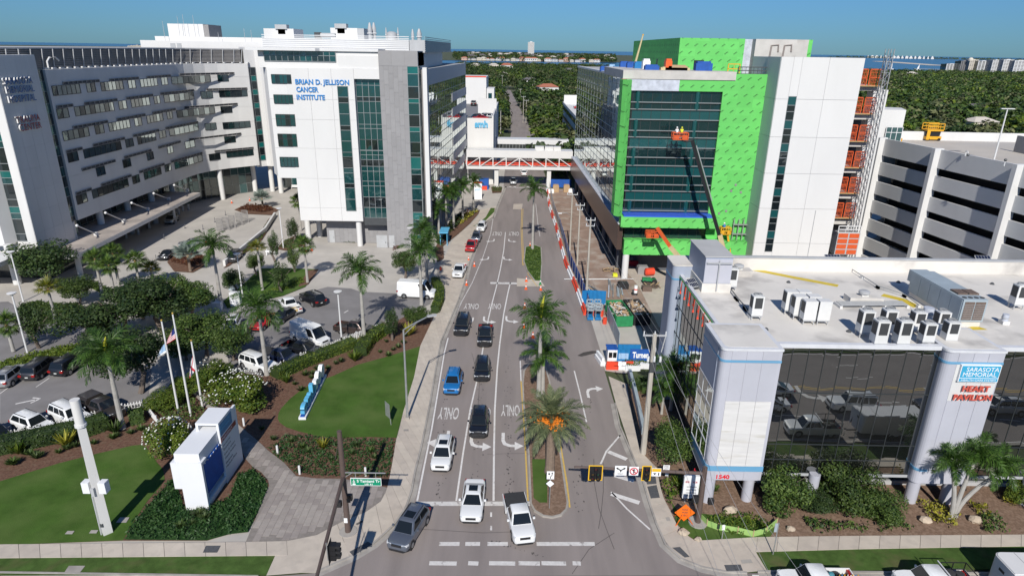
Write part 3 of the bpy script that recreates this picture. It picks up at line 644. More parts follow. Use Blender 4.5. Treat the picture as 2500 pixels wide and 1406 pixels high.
scr=[(x-1.6,y+0.4) for x,y in crv];scr[0]=(-76.0,96.5)
mb=MB()
for a,b in zip(scr,scr[1:]):
 for j in range(9):mb.beam((*a,32.35+j*0.3),(*b,32.35+j*0.3),0.12,0.16)
obj('louvre_screen',mb,M.louvre,hosp);mb=MB()
for p in resample(scr,2.6):mb.beam((p[0]+0.12,p[1],32),(p[0]+0.5,p[1],35.0),0.12,0.12)
obj('screen_posts',mb,M.grey_metal,hosp)
obj('screen_back',MB().prism([(x-0.35,y+0.1) for x,y in scr]+[(-66,172),(-94,172),(-94,96.5)],31.9,34.9),M.louvre,hosp)
obj('roof',MB().prism([(x+0.2,y-0.1) for x,y in scr]+[(-65,172.5),(-96,172.5),(-96,96.2)],34.95,35.2),M.roof_grey,hosp)
mb=MB()
for p in resample([(x+0.4,y) for x,y in crv],1.9):mb.box((p[0]-0.6,p[1],32.0),(p[0]-0.3,p[1]+0.9,32.2))
obj('parapet_anchors',mb,M.white_metal,hosp,kind='stuff')
def fbox(parent,name,u0,u1,vt,y,depth,zb,mat,y2=None,**k):
 a,b=aty(u0,vt,y),aty(u1,vt,y);z=(a.z+b.z)/2
 return obj(name,MB().box((a.x,y,zb),(b.x,y+depth,z)),mat,parent,**k)
fbox(hosp,'plant_room',342,652,101,176,14,33,M.white_wall);fbox(hosp,'plant_room',378,640,91,182,14,33,M.white_wall)
fbox(hosp,'lift_overrun',408,495,59,186,8,33,M.white_wall);fbox(hosp,'lift_overrun',495,508,61,186,8,33,M.louvre)
fbox(hosp,'roof_kerb',0,44,119,128,8,34,M.white_wall);fbox(hosp,'roof_kerb',167,266,124,150,6,34,M.white_wall)
fbox(hosp,'plant_door',415,427,106,175.9,0.1,35,M.grey_metal);fbox(hosp,'plant_door',431,442,106,175.9,0.1,35,M.grey_metal)
pane_grid(hosp,(-65.5,164.8),(-63.6,166.6),8.6,31.0,2,[1.4,2.1]*7,[M.teal_glass_b,M.dark_glass],M.mullion,0.06,0.08,'stair_glazing')
obj('end_core',MB().prism([(-65.4,165.0),(-63.5,166.8),(-62.2,166.3),(-58.5,168.5),(-60,176),(-70,174)],7.0,35.6),M.white_wall,hosp)
for u,v,h,y in((432,40,0,184),(445,36,0,184),(470,38,0,184),(396,52,0,180),(532,80,0,180),(595,70,0,178),(612,74,0,178)):
 a=aty(u,v,y);t=obj('antenna_mast',MB().tube([(a.x,y,36),(a.x,y,a.z)],[0.07,0.04],5),M.grey_metal,label=None,kind='thing');setp(t,['tallest whip antenna on the white hospital plant room','whip antenna left of the tallest one on the hospital roof','whip antenna right of the lift overrun centre on the hospital roof','short antenna on the left edge of the hospital roof','antenna right of the hospital lift overrun','thin antenna near the junction of hospital and cancer institute roofs','rightmost thin antenna on the hospital plant room'][(432,445,470,396,532,595,612).index(u)],'antenna','antennas on the hospital roof')
a=hit(118,165,[(-75.2,100),(-75.2,150)]);t=obj('roof_davit',MB().tube([(a.x,a.y,32),(a.x,a.y,33.1),(a.x+0.1,a.y+0.6,33.7),(a.x,a.y+2.2,33.7),(a.x,a.y+2.9,33.2)],0.14,7),M.white_metal,smooth=True,label='white hooped davit standing on the hospital roof edge',cat='davit')
sg=thing('building_sign','blue letters SARASOTA MEMORIAL HOSPITAL on the shaded stair tower','sign',(-73.9,97,26))
ty=(0,0,1);txd=(0,1,0)
for w_,u,v,u1 in(('SARASOTA',8,208,78),('MEMORIAL',16,229,83),('HOSPITAL',22,252,88)):
 a=hit(u,v,[(-73.75,90),(-73.75,112)]);b=hit(u1,v-9,[(-73.75,90),(-73.75,112)])
 letters(w_,(-73.75,a.y,a.z),txd,ty,min(b.y,105.0)-a.y,0.95,M.sign_navy,sg,0.22,0.0,ret=M.white_metal)
sg=thing('building_sign','dark red letters TRAUMA CENTER low on the shaded stair tower','sign',(-73.9,98,20))
for w_,u,v,u1 in(('TRAUMA',40,302,97),('CENTER',49,321,101)):
 a=hit(u,v,[(-73.75,90),(-73.75,112)]);b=hit(u1,v-9,[(-73.75,90),(-73.75,112)])
 letters(w_,(-73.75,a.y,a.z),txd,ty,b.y-a.y,0.95,M.sign_red,sg,0.22,0.0,ret=M.white_metal)
# -- THE CANCER INSTITUTE
ci=thing('cancer_institute_building','white and grey tower of the cancer institute with green glass strips','building',(-30,125,0))
Y0=119.2
ZA=lambda x,y:(600+x*0.256,30+y*0.256)
ZB=lambda x,y:(600+x*0.256,330+y*0.256)
def F(Zf,x,y,Y=Y0):
 p=aty(*Zf(x,y),Y);return p.x,p.z
xl,xr=-40.2,-28.35
ztop=32.45;zbot=5.1
obj('slab_wall',MB().box((xl,Y0+0.05,zbot),(xr,Y0+9,ztop)),M.white_wall,ci)
obj('left_wall',MB().prism([(-45.2,122.0),(-43.6,Y0+0.12),(xl,Y0+0.12),(xl,Y0+9),(-47,Y0+9)],13.4,ztop),M.white_wall,ci)
zj=[zbot,7.6,13.1,18.6,23.7,27.2,ztop]
for a,b in zip(zj,zj[1:]):
 for x0_,x1_ in((xl,xl+3.95),(xl+3.95,xl+7.9),(xl+7.9,xr)):obj('wall_panel',MB().box((x0_+0.015,Y0-0.05,a+0.015),(x1_-0.015,Y0+0.06,b-0.015)),M.white_wall,ci)
 if a>13:obj('wall_panel',MB().box((-43.55,Y0+0.02,a+0.015),(xl-0.015,Y0+0.14,b-0.015)),M.white_wall,ci)
for(xa,ya,xb,yb,r) in((252,678,430,597,1),(275,870,447,790,1),(297,1083,467,977,2),(318,1278,483,1163,2)):
 a,b=F(ZA,xa,ya),F(ZA,xb,yb);pane_grid(ci,(a[0],Y0-0.07),(b[0],Y0-0.07),a[1],b[1],5 if r==1 else 4,[1]*r if r==1 else[1.4,0.8],M.teal_glass,M.dark_mullion,0.08,0.07,alt=(M.dark_glass,0.3))
a,b=F(ZB,335,300),F(ZB,498,212);pane_grid(ci,(a[0],Y0-0.07),(b[0],Y0-0.07),a[1],b[1],5,[1],M.teal_glass,M.dark_mullion,0.08,0.07,alt=(M.dark_glass,0.3))
a,b=F(ZA,848,707),F(ZB,985,720);zs_=[F(ZA,880,y)[1] for y in(810,865,970,1080,1125,1228,1335,1378)]+[F(ZB,920,y)[1] for y in(162,208,312,360,460,502,610)]
zz=[b[1]]+zs_[::-1]+[a[1]]
pane_grid(ci,(-31.35,Y0-0.07),(-29.5,Y0-0.07),b[1],a[1],1,[q-p for p,q in zip(zz,zz[1:])],[M.teal_glass,M.teal_glass,M.dark_glass],M.mullion,0.08,0.08,'strip_window')
gx0,gx1,gy=-28.3,-23.85,Y0+1.0
gz=[5.6]+[F(ZB,1200,y,gy)[1] for y in(690,590,485,440,345,298,235,190,145,45)]+[F(ZA,1150,y,gy)[1] for y in(1320,1215,1110,1070,962,852,808,698,628)]+[30.7]
pane_grid(ci,(gx0,gy),(gx1,gy),gz[0],gz[-1],4,[q-p for p,q in zip(gz,gz[1:])],[M.teal_glass,M.dark_glass,M.teal_glass,M.teal_glass,M.teal_glass],M.mullion,0.07,0.08,'curtain_wall')
obj('glazing_core',MB().box((gx0-0.1,gy+0.02,zbot),(gx1+0.1,Y0+9,ztop)),M.grey_panel,ci)
obj('louvre_strip',MB().box((gx0,gy-0.3,4.2),(gx1,gy+0.02,5.6)),M.dark_metal,ci)
obj('glazing_lintel',MB().box((xr+0.002,Y0+0.1,30.75),(gx1,Y0+9,ztop-0.002)),M.white_wall,ci)
px1=-17.0
obj('pier_wall',MB().box((gx1,Y0-0.1,0),(-18.9,Y0+8,35.5)),M.grey_panel,ci);obj('pier_head',MB().box((-18.9,Y0-0.1,33.0),(px1,Y0+8,35.5)),M.grey_panel,ci)
panel_field(ci,(gx1,Y0-0.1),(-18.9,Y0-0.1),0.05,33.0,0.83,2.6,M.grey_panel,0.04,0.03,1.0);panel_field(ci,(gx1,Y0-0.1),(px1,Y0-0.1),33.0,35.5,2.3,2.5,M.grey_panel,0.04,0.03)
cz_=[1.2]+[F(ZB,1620,y)[1] for y in(985,950,890,805,735,620,508,475,375,325,210,172,70)]+[F(ZA,1600,y)[1] for y in(1345,1240,1140,1095,980,868,825,710,590)]+[33.0]
pane_grid(ci,(-18.9,Y0-0.1),(px1,Y0-0.1),cz_[0],cz_[-1],1,[q-p for p,q in zip(cz_,cz_[1:])],[M.teal_glass,M.teal_glass_b,M.dark_glass],M.mullion,0.08,0.09,'corner_glazing')
pane_grid(ci,(px1,Y0-0.1),(px1+0.05,Y0+2.0),cz_[0],cz_[-1],2,[q-p for p,q in zip(cz_,cz_[1:])],[M.mirror_glass,M.teal_glass],M.mullion,0.08,0.09,'corner_glazing')
obj('corner_core',MB().box((-18.95,Y0-0.08,0),(px1-0.02,Y0+2.0,33.0)),M.dark_glass,ci)
gy2=122.1
obj('ground_floor',MB().box((-36.3,gy2,0),(gx1,Y0+9,zbot)),M.grey_panel,ci);panel_field(ci,(-36.3,gy2),(gx1,gy2),0.05,zbot,0.83,2.6,M.grey_panel,0.04,0.03,1.0)
for u,n_,h_ in((812,1,2.5),(933,2,2.5),(957,1,2.5)):
 yy_=gy2-0.05 if u<900 else Y0-0.15;a=aty(u,592,yy_);w_=1.15*n_*0.9
 d=obj('door',MB().box((a.x-w_/2,yy_-0.06,0.02),(a.x+w_/2,yy_,h_)),M.grey_metal,ci);obj('handle',MB().box((a.x+w_*0.3,yy_-0.1,1.0),(a.x+w_*0.38,yy_-0.06,1.15)),M.dark_metal,d)
for u,v in((754,584),(880,603),(782,577)):
 p=at(u,v);y_=max(p.y,Y0+0.9);obj('column',MB().cyl((p.x*y_/p.y,y_,0),(p.x*y_/p.y,y_,zbot),0.55,n=16),M.white_wall,ci,smooth=True)
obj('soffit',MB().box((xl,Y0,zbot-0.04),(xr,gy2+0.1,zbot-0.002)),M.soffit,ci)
for u,v in((666,467),(687,471)):
 p=at(u,v);obj('column',MB().cyl((p.x,p.y,0),(p.x,p.y,13),0.6,n=14),M.white_wall,ci,smooth=True)
obj('link_wall',MB().prism([(-62,169.5),(-46.5,169.5),(-46.5,128),(-40.5,128),(-40.5,176),(-62,176)],13.4,31),M.white_wall,ci)
pane_grid(ci,(-62,173),(-46,173),0.1,6.3,7,[1,1],M.dark_glass,M.mullion,0.06,0.08,'lobby_glazing',alt=(M.teal_glass,0.4));obj('lobby_core',MB().box((-62,173.1,0),(-40.6,176,6.6)),M.dark_glass,ci)
pane_grid(ci,(-46.6,129),(-46.6,150),13.5,31,5,[1.4,2.1]*5,[M.teal_glass_b,M.dark_glass],M.mullion,0.06,0.08,'stair_glazing')
zr0,zr1=F(ZA,500,470)[1],F(ZA,500,372)[1]
obj('top_core',MB().box((-45,Y0+0.6,ztop),(px1,Y0+40,zr1+0.1)),M.white_wall,ci)
pane_grid(ci,(-43.9,Y0+0.5),(-31.4,Y0+0.5),max(zr0,ztop+0.02),zr1,12,[1.2,0.9],M.dark_glass,M.mullion,0.08,0.08,'ribbon_window',alt=(M.teal_glass,0.25))
obj('roof_slab',MB().prism([(-46.6,Y0-0.8),(-34.5,Y0-0.8),(-34.0,Y0+0.2),(gx1,Y0+0.2),(gx1,Y0+30),(-46.6,Y0+30)],zr1+0.05,zr1+0.5),M.white_metal,ci)
obj('recess_soffit',MB().box((-31.0,Y0+0.3,ztop+0.01),(gx1,Y0+0.62,zr1-0.6)),M.white_wall,ci)
zp=aty(800,95,126).z
mb=MB().box((-46.2,126,zr1),(-19.5,150,zp))
for j in range(8):mb.box((-46.25,125.9,zr1+0.3+j*0.33),(-19.45,126.0,zr1+0.42+j*0.33))
obj('plant_screen',mb,M.white_metal,ci)
mb=MB().box((-19.4,126,zr1),(-16.6,176,zp))
for j in range(8):mb.box((-16.6,126,zr1+0.3+j*0.33),(-16.5,176,zr1+0.42+j*0.33))
obj('plant_screen',mb,M.grey_metal,ci)
def qbox(u0,u1,vt,y,d,name,mat):a,b=aty(u0,vt,y),aty(u1,vt,y);return obj(name,MB().box((a.x,y,zp-0.4),(b.x,y+d,a.z)),mat,ci)
qbox(643,716,70,132,6,'lift_overrun',M.white_wall);qbox(806,872,68.5,131,6,'lift_overrun',M.white_wall);qbox(872,888,70,131,6,'lift_overrun',M.grey_metal)
S0,S1=(-16.2,Y0+2.0),(-13.3,181.0)
sv=V((S1[0]-S0[0],S1[1]-S0[1],0));sl=sv.length;sv.normalize();sn=V((sv.y,-sv.x,0))
def sp(t,d=0.0):p=V((*S0,0))+sv*(sl*t)+sn*d;return(p.x,p.y)
obj('side_core',MB().prism([sp(0,-0.02),sp(1,-0.02),(-30,181),(-30,Y0+8)],5.8,32.4),M.grey_panel,ci)
obj('side_parapet',MB().prism([sp(0,-0.3),sp(0,0.12),sp(1,0.12),sp(1,-0.3)],29.6,32.5),M.white_wall,ci)
fz=[6.0,9.4,12.8,16.2,19.6,23.0,26.4,29.6]
for i,(a,b) in enumerate(zip(fz,fz[1:])):
 t1=1.0 if i==6 else 0.56
 pane_grid(ci,sp(0.0),sp(t1),a,b,12 if i<6 else 18,[1.3,2.1],M.mirror_glass,M.mullion,0.05,0.09,'glass_band')
 if i<6:
  pane_grid(ci,sp(0.56),sp(1.0),a,a+1.5,6,[1],M.mirror_glass,M.mullion,0.05,0.09,'glass_band')
  for t in(0.56,0.71,0.86):obj('side_panel',MB().prism([sp(t+0.002),sp(t+0.002,0.16),sp(t+0.148,0.16),sp(t+0.148)],a+1.5,b-0.03),M.white_wall,ci)
obj('corner_fin',MB().box((-16.3,Y0+0.2,6.0),(-15.55,Y0+2.4,32.8)),M.white_wall,ci)
obj('side_base',MB().prism([(-18.8,Y0+3),(-17.5,178),(-29,178),(-29,Y0+3)],0,5.9),M.grey_panel,ci)
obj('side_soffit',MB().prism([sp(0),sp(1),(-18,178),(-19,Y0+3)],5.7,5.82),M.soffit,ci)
for t in(0.12,0.3,0.48,0.66,0.84):p=sp(t,-0.9);obj('column',MB().cyl((*p,0),(*p,5.8),0.45,n=12),M.white_wall,ci,smooth=True)
bs=thing('building_sign','blue letters BRIAN D. JELLISON CANCER INSTITUTE on the white tower front','sign',(-37,Y0-0.1,28))
for w_,x0_,y0_,x1_ in(('BRIAN D. JELLISON',475,687,987),('CANCER',485,760,693),('INSTITUTE',488,834,757)):
 a,b=F(ZA,x0_,y0_,Y0-0.12),F(ZA,x1_,y0_+3,Y0-0.12);letters(w_,(a[0],Y0-0.14,a[1]),(1,0,0),(0,0,1),b[0]-a[0],0.86,M.sign_blue,bs,0.14,0.02)
def stack(u,vt,y,lab,h=3.2,r=0.42):
 a=aty(u,vt,y);t=thing('exhaust_stack',lab,'exhaust stack',(a.x,y,a.z-h),group='exhaust stacks on the cancer institute roof')
 obj('pipe',MB().tube([(a.x,y,zp-0.5),(a.x,y,a.z-h*0.55),(a.x,y,a.z-h*0.35),(a.x,y,a.z)],[r*0.8,r*0.9,r,r*0.35],10),M.grey_metal,t,smooth=True);obj('flange',MB().cyl((a.x,y,a.z-h*0.6),(a.x,y,a.z-h*0.55),r*1.3,n=10),M.white_metal,t);return t
stack(902,56,130,'left tall exhaust stack of the front pair on the cancer institute roof');stack(912,56,131,'right tall exhaust stack of the front pair on the cancer institute roof')
stack(942,68,132,'thin dark stack left of the silver vent drum',2.2,0.16);stack(971,68,132,'thin dark stack right of the silver vent drum',2.2,0.16)
stack(1007,72,140,'slim exhaust stack of the rear pair on the roof',2.6,0.3);stack(1023,71,140,'wide exhaust stack of the rear pair on the roof',2.6,0.5)
a=aty(956,82,132);t=obj('vent_drum',MB().tube([(a.x,132,zp-0.3),(a.x,132,a.z),(a.x,132,a.z+0.3)],[1.0,1.0,0.5],14),M.grey_metal,smooth=True,label='silver vent drum between two thin stacks on the roof',cat='vent')
def hood(u,v,y,lab):
 a=aty(u,v,y);t=thing('exhaust_fan',lab,'exhaust fan',(a.x,y,a.z-1.6));obj('hood',MB().prism([(a.x-1.1,y-0.8),(a.x+1.1,y-0.8),(a.x+1.1,y+0.8),(a.x-1.1,y+0.8)],a.z-0.8,a.z),M.grey_metal,t)
 obj('curb',MB().box((a.x-0.7,y-0.5,a.z-1.7),(a.x+0.7,y+0.5,a.z-0.8)),M.dark_metal,t)
hood(833,59,131.5,'hooded exhaust fan on top of the right lift overrun');hood(688,61,132.5,'caged fan on top of the left lift overrun')
a=aty(795,87,128);t=thing('air_duct','silver air duct elbow beside the right lift overrun','air duct',(a.x,128,zp));obj('duct',MB().tube([(a.x-1,128,a.z),(a.x+1.8,128,a.z)],0.42,10),M.grey_metal,t,smooth=True);obj('fan_box',MB().box((a.x-1.9,127.3,zp-0.2),(a.x-0.9,128.7,a.z+0.5)),M.dark_metal,t)
# -- THE NEW WING UNDER CONSTRUCTION
def zrow(x,y,v):
 lo,hi=-5.0,60.0
 for _ in range(40):
  m=(lo+hi)/2;d=V((x,y,m))-EYE;vv=703-CAM_F*d.dot(UPV)/d.dot(FWD)
  if vv>v:lo=m
  else:hi=m
 return m
def pix(p):d=V(p)-EYE;z=d.dot(FWD);return 1250+CAM_F*d.dot(RGT)/z,703-CAM_F*d.dot(UPV)/z
def green_mat():
 m=D.materials.new('green_sheathing');m.use_nodes=True;n=m.node_tree.nodes;l=m.node_tree.links;b=n['Principled BSDF']
 tc=n.new('ShaderNodeTexCoord');sp=n.new('ShaderNodeSeparateXYZ');l.new(tc.outputs['Object'],sp.inputs[0])
 def math_(op,a,b_=None,c=None):
  q=n.new('ShaderNodeMath');q.operation=op
  for i,x in enumerate((a,b_,c)):
   if x is None:continue
   if isinstance(x,(int,float)):q.inputs[i].default_value=x
   else:l.new(x,q.inputs[i])
  return q.outputs[0]
 s=math_('ADD',sp.outputs[0],sp.outputs[1]);z=sp.outputs[2]
 row=math_('FLOOR',math_('DIVIDE',z,1.22));sh=math_('MULTIPLY_ADD',row,0.63,s)
 fx=math_('SUBTRACT',math_('FRACT',math_('DIVIDE',sh,1.55)),0.5);fz_=math_('SUBTRACT',math_('FRACT',math_('DIVIDE',z,1.22)),0.5)
 u=math_('SUBTRACT',math_('MULTIPLY',fx,1.55),math_('MULTIPLY',fz_,1.22*1.3));w=math_('MULTIPLY',fz_,1.22)
 a=math_('MULTIPLY',math_('LESS_THAN',math_('ABSOLUTE',u),0.085),math_('LESS_THAN',math_('ABSOLUTE',w),0.20))
 u2=math_('SUBTRACT',u,0.22);a2=math_('MULTIPLY',math_('LESS_THAN',math_('ABSOLUTE',u2),0.03),math_('LESS_THAN',math_('ABSOLUTE',math_('ADD',w,0.1)),0.24))
 mk_=math_('MAXIMUM',a,math_('MULTIPLY',a2,0.7))
 nz=n.new('ShaderNodeTexNoise');nz.inputs['Scale'].default_value=0.5;l.new(tc.outputs['Object'],nz.inputs[0])
 r=n.new('ShaderNodeValToRGB');r.color_ramp.elements[0].color=(0.105,0.50,0.10,1);r.color_ramp.elements[1].color=(0.145,0.57,0.13,1);l.new(nz.outputs[0],r.inputs[0])
 cb=n.new('ShaderNodeTexWhiteNoise');cc=n.new('ShaderNodeCombineXYZ');l.new(math_('FLOOR',math_('DIVIDE',s,2.44)),cc.inputs[0]);l.new(row,cc.inputs[1]);l.new(cc.outputs[0],cb.inputs[0])
 hv=n.new('ShaderNodeHueSaturation');l.new(math_('MULTIPLY_ADD',cb.outputs[0],0.14,0.93),hv.inputs['Value']);l.new(r.outputs[0],hv.inputs['Color'])
 mx=n.new('ShaderNodeMixRGB');l.new(mk_,mx.inputs[0]);l.new(hv.outputs[0],mx.inputs[1]);mx.inputs[2].default_value=(0.02,0.09,0.02,1)
 l.new(mx.outputs[0],b.inputs['Base Color']);b.inputs['Roughness'].default_value=0.7;MAT['green_sheathing']=m;return m
M.green=green_mat()
M.raw_concrete=pm('raw_concrete',(0.52,0.50,0.47),0.85,0.10,0.5,bump=0.1,space='World',col2=(0.36,0.33,0.30),thr=(0.58,0.72),scale2=0.35)
M.galv=pm('galvanised_sheet',(0.50,0.53,0.60),0.55,0.2,1.2,metal=0.0)
M.bronze=pm('bronze_fascia',(0.155,0.105,0.09),0.28,0.12,0.15,metal=0.55,space='World')
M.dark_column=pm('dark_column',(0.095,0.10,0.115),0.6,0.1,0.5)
M.wing_glass=mirror_glass('wing_glass',(0.004,0.022,0.024),(0.45,0.62,0.62),0.10,0.02,0.003)
M.wing_spandrel=mirror_glass('wing_spandrel',(0.010,0.075,0.080),(0.5,0.68,0.68),0.10,0.05,0.003)
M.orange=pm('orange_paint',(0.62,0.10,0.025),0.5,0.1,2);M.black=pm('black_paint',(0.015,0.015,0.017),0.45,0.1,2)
M.steel=pm('galvanised_steel',(0.42,0.43,0.43),0.4,0.15,3,metal=0.5)
wg=thing('new_wing_building','unfinished wing in bright green sheathing with a dark mirrored street side','building',(26,130,0))
YG,YB=104.8,102.9
A0,A1=(18.0,YG+0.2),(16.05,174.5)
av=V((A1[0]-A0[0],A1[1]-A0[1],0));al=av.length;av.normalize();an=V((-av.y,av.x,0))
def ap(t,d=0.0):p=V((*A0,0))+av*(al*t)+an*d;return(p.x,p.y)
obj('wing_core',MB().prism([ap(0,-0.03),ap(1,-0.03),(42,176),(38.5,YG+0.4)],5.2,32.0),M.dark_glass,wg)
fz=[9.3,13.0,16.8,20.6,24.4,28.2,32.0]
for a,b in zip(fz,fz[1:]):pane_grid(wg,ap(1.0),ap(0.0),a,b,16,[1.2,1.3,1.25],M.mirror_glass,M.mullion,0.06,0.07,'glass_band')
obj('roof_edge',MB().prism([ap(0,0.25),ap(1,0.25),ap(1,-0.5),ap(0,-0.5)],32.0,32.35),M.white_metal,wg)
obj('roof_deck',MB().prism([ap(0,-0.5),ap(1,-0.5),(42,176),(38.5,YG+0.4)],32.0,32.2),M.roof_grey,wg)
obj('fascia',MB().prism([ap(-0.02,0.7),ap(1,0.7),ap(1,-0.1),ap(-0.02,-0.1)],5.0,9.3),M.bronze,wg)
obj('ledge',MB().prism([ap(-0.02,0.75),ap(1,0.75),ap(1,0.0),ap(-0.02,0.0)],9.31,9.45),M.galv,wg)
for i in range(9):
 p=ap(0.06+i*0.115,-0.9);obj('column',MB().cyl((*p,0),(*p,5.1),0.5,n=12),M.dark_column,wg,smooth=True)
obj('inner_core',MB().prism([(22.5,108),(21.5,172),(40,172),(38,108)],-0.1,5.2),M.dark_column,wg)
gx0,gx1=18.35,32.1;gy=YG+0.15
rows=[];zz=[zrow(25,gy,v) for v in(526,514,490,467,451,429,405,385,361,336,320,293,268,251,224)]
pane_grid(wg,(gx0,gy),(gx1,gy),zz[0],zz[-1],9,[b-a for a,b in zip(zz,zz[1:])],[M.wing_glass,M.wing_glass,M.wing_spandrel]+[M.wing_glass,M.wing_glass,M.wing_spandrel]*4,M.dark_mullion,0.05,0.07,'curtain_wall')
sill=MB()
for z in zz[1:-1]:sill.box((gx0-0.3,gy-0.32,z-0.05),(gx1,gy-0.02,z+0.06))
obj('sill_caps',sill,M.mullion,wg)
for x in(19.1,28.4):
 for a,b in zip(zz[0:-1:3],zz[2::3]):
  obj('inner_column',MB().cyl((x,gy-0.005,a),(x,gy-0.005,b+0.01),0.36,n=10),M.wing_spandrel,wg,smooth=True)
zt=30.35
obj('green_field',MB().box((gx1,YG-0.35,4.4),(39.2,YG+0.5,33.0)),M.green,wg)
obj('green_head',MB().box((25.3,YG-0.35,zt),(gx1-0.002,YG+0.3,32.1)),M.green,wg)
obj('head_panel',MB().box((17.2,YG-0.40,zt),(25.28,YG+0.3,32.0)),M.galv,wg)
obj('roof_slab',MB().prism([(16.5,YG-0.5),(33.8,YG-0.5),(33.8,YG+3),(18.6,YG+22),(16.5,YG+22)],32.05,33.3),M.raw_concrete,wg)
obj('green_sill',MB().box((17.5,YB-0.6,9.15),(33.5,YG-0.36,10.9)),M.green,wg)
obj('sill_flashing',MB().box((17.9,YB-0.55,10.9),(32.4,YG,11.15)),pm('blue_flashing',(0.03,0.10,0.55),0.5),wg)
pane_grid(wg,(18.6,YG-0.2),(33.6,YG-0.2),6.85,9.1,10,[1],M.wing_glass,M.dark_mullion,0.06,0.08,'ribbon_window')
obj('green_base',MB().box((18.4,YB,4.35),(39.1,YG-0.36,6.85)),M.green,wg)
obj('left_fin',MB().prism([(16.25,YG+0.6),(16.35,YB+0.3),(17.0,YB-0.55),(17.75,YB+0.35),(17.75,YG+0.6)],10.9,31.95),M.green,wg)
for x in(18.95,29.6):obj('column',MB().cyl((x,YB+0.5,0),(x,YB+0.5,4.35),0.55,n=14),M.white_wall,wg,smooth=True)
for i in range(5):
 z=zrow(37.5,YG-0.4,(452,467,516,522,470)[i]);x=(36.0,35.4,35.0,33.9,37)[i]
 obj('duct_sleeve',MB().cyl((x,YG-0.36,z),(x,YG-0.42,z),0.2,n=10),M.louvre,wg)
fr=MB()
for z in(4.6,6.2,7.8,9.4):fr.box((36.3,YG-1.0,z),(39.0,YG-0.4,z+0.16))
for x in(36.4,37.2,38.0,38.8):fr.beam((x,YG-0.8,0),(x,YG-0.8,10.4),0.14)
obj('steel_framing',fr,M.steel,wg)
yt=118.0;xb0,xb1=aty(1661,92,yt).x,aty(1820,95,yt).x;zt2=38.3
ybk=atx(1548,97,xb0).y
obj('upper_block',MB().box((xb0,yt,32.0),(xb1,ybk,zt2)),M.green,wg)
xc0,xc1=aty(1845,95,yt).x,aty(1974,97,yt).x
obj('lift_core',MB().box((xc0,yt-0.3,32.0),(xc1,yt+10,zt2-0.02)),M.raw_concrete,wg)
obj('core_recess',MB().box((xb1,yt+1.4,32),(xc0,yt+9,zt2-0.05)),M.galv,wg);obj('green_end',MB().box((xc1,yt-0.1,32),(xc1+0.75,yt+9,zt2)),M.green,wg)
a=aty(1691,180,yt);b=aty(1719,148,yt);obj('doorway',MB().box((a.x,yt-0.04,32.3),(b.x,yt+0.2,b.z)),M.black,wg)
for u in(1575,1603,1628):p=atx(u,165,xb0);obj('slot_window',MB().box((xb0-0.05,p.y-0.5,32.4),(xb0+0.2,p.y+0.5,34.7)),M.black,wg)
for u in(1893,1925):
 p=aty(u,112,yt-0.3);st=MB().tube([(p.x-0.75,yt-0.32,p.z-2.0),(p.x-0.65,yt-0.32,p.z),(p.x+0.5,yt-0.32,p.z+0.1),(p.x+0.6,yt-0.32,p.z-1.0)],0.17,4);obj('grout_trace',st,pm('grout_stain',(0.30,0.26,0.24),0.9),wg)
# -- white stair tower
stt=thing('stair_tower','tall blank white stair tower with one narrow window strip','building',(45,101,0))
ys=100.0;xa,xb=aty(1909,137,ys).x,aty(2113,141,ys).x
obj('tower_core',MB().box((xa+0.05,ys+0.05,0),(xb-0.05,ys+12,35.55)),M.white_wall,stt)
s0,s1=aty(1925,236,ys).x,aty(1945,236,ys).x;zs0,zs1=zrow(s0,ys,614),zrow(s0,ys,236)
jz=[0.0,7.6,13.2,18.7,24.2,29.7,35.6]
xs_=[(xa,s0-0.02),(s1+0.02,xa+(xb-xa)*0.58),(xa+(xb-xa)*0.58,xb)]
for a,b in zip(jz,jz[1:]):
 for i,(p,q) in enumerate(xs_):obj('precast_panel',MB().box((p+0.015,ys-0.06,a+0.02),(q-0.015,ys+0.1,b-0.02)),M.white_wall,stt)
 if a<29:pass
obj('precast_panel',MB().box((s0-0.01,ys-0.06,zs1),(s1+0.01,ys+0.1,35.58)),M.white_wall,stt);obj('precast_panel',MB().box((s0-0.01,ys-0.06,0),(s1+0.01,ys+0.1,zs0)),M.white_wall,stt)
n_=7;pat=[1.5,1.1,1.5];pane_grid(stt,(s0,ys-0.0),(s1,ys-0.0),zs0,zs1,1,pat*n_,[M.dark_glass,M.dark_glass,M.wing_spandrel]*n_,M.mullion,0.05,0.08,'strip_window')
M.tower_side=pm('tower_side',(0.42,0.43,0.42),0.8,0.05,0.3)
for a,b in zip(jz,jz[1:]):obj('side_panel',MB().box((xa-0.02,ys+0.12,a+0.02),(xa+0.06,ys+5.4,b-0.02)),M.white_wall_b,stt)
obj('conduit',MB().tube([(xa+8.9,ys-0.1,4),(xa+8.9,ys-0.1,13)],0.05,6),M.grey_metal,stt)
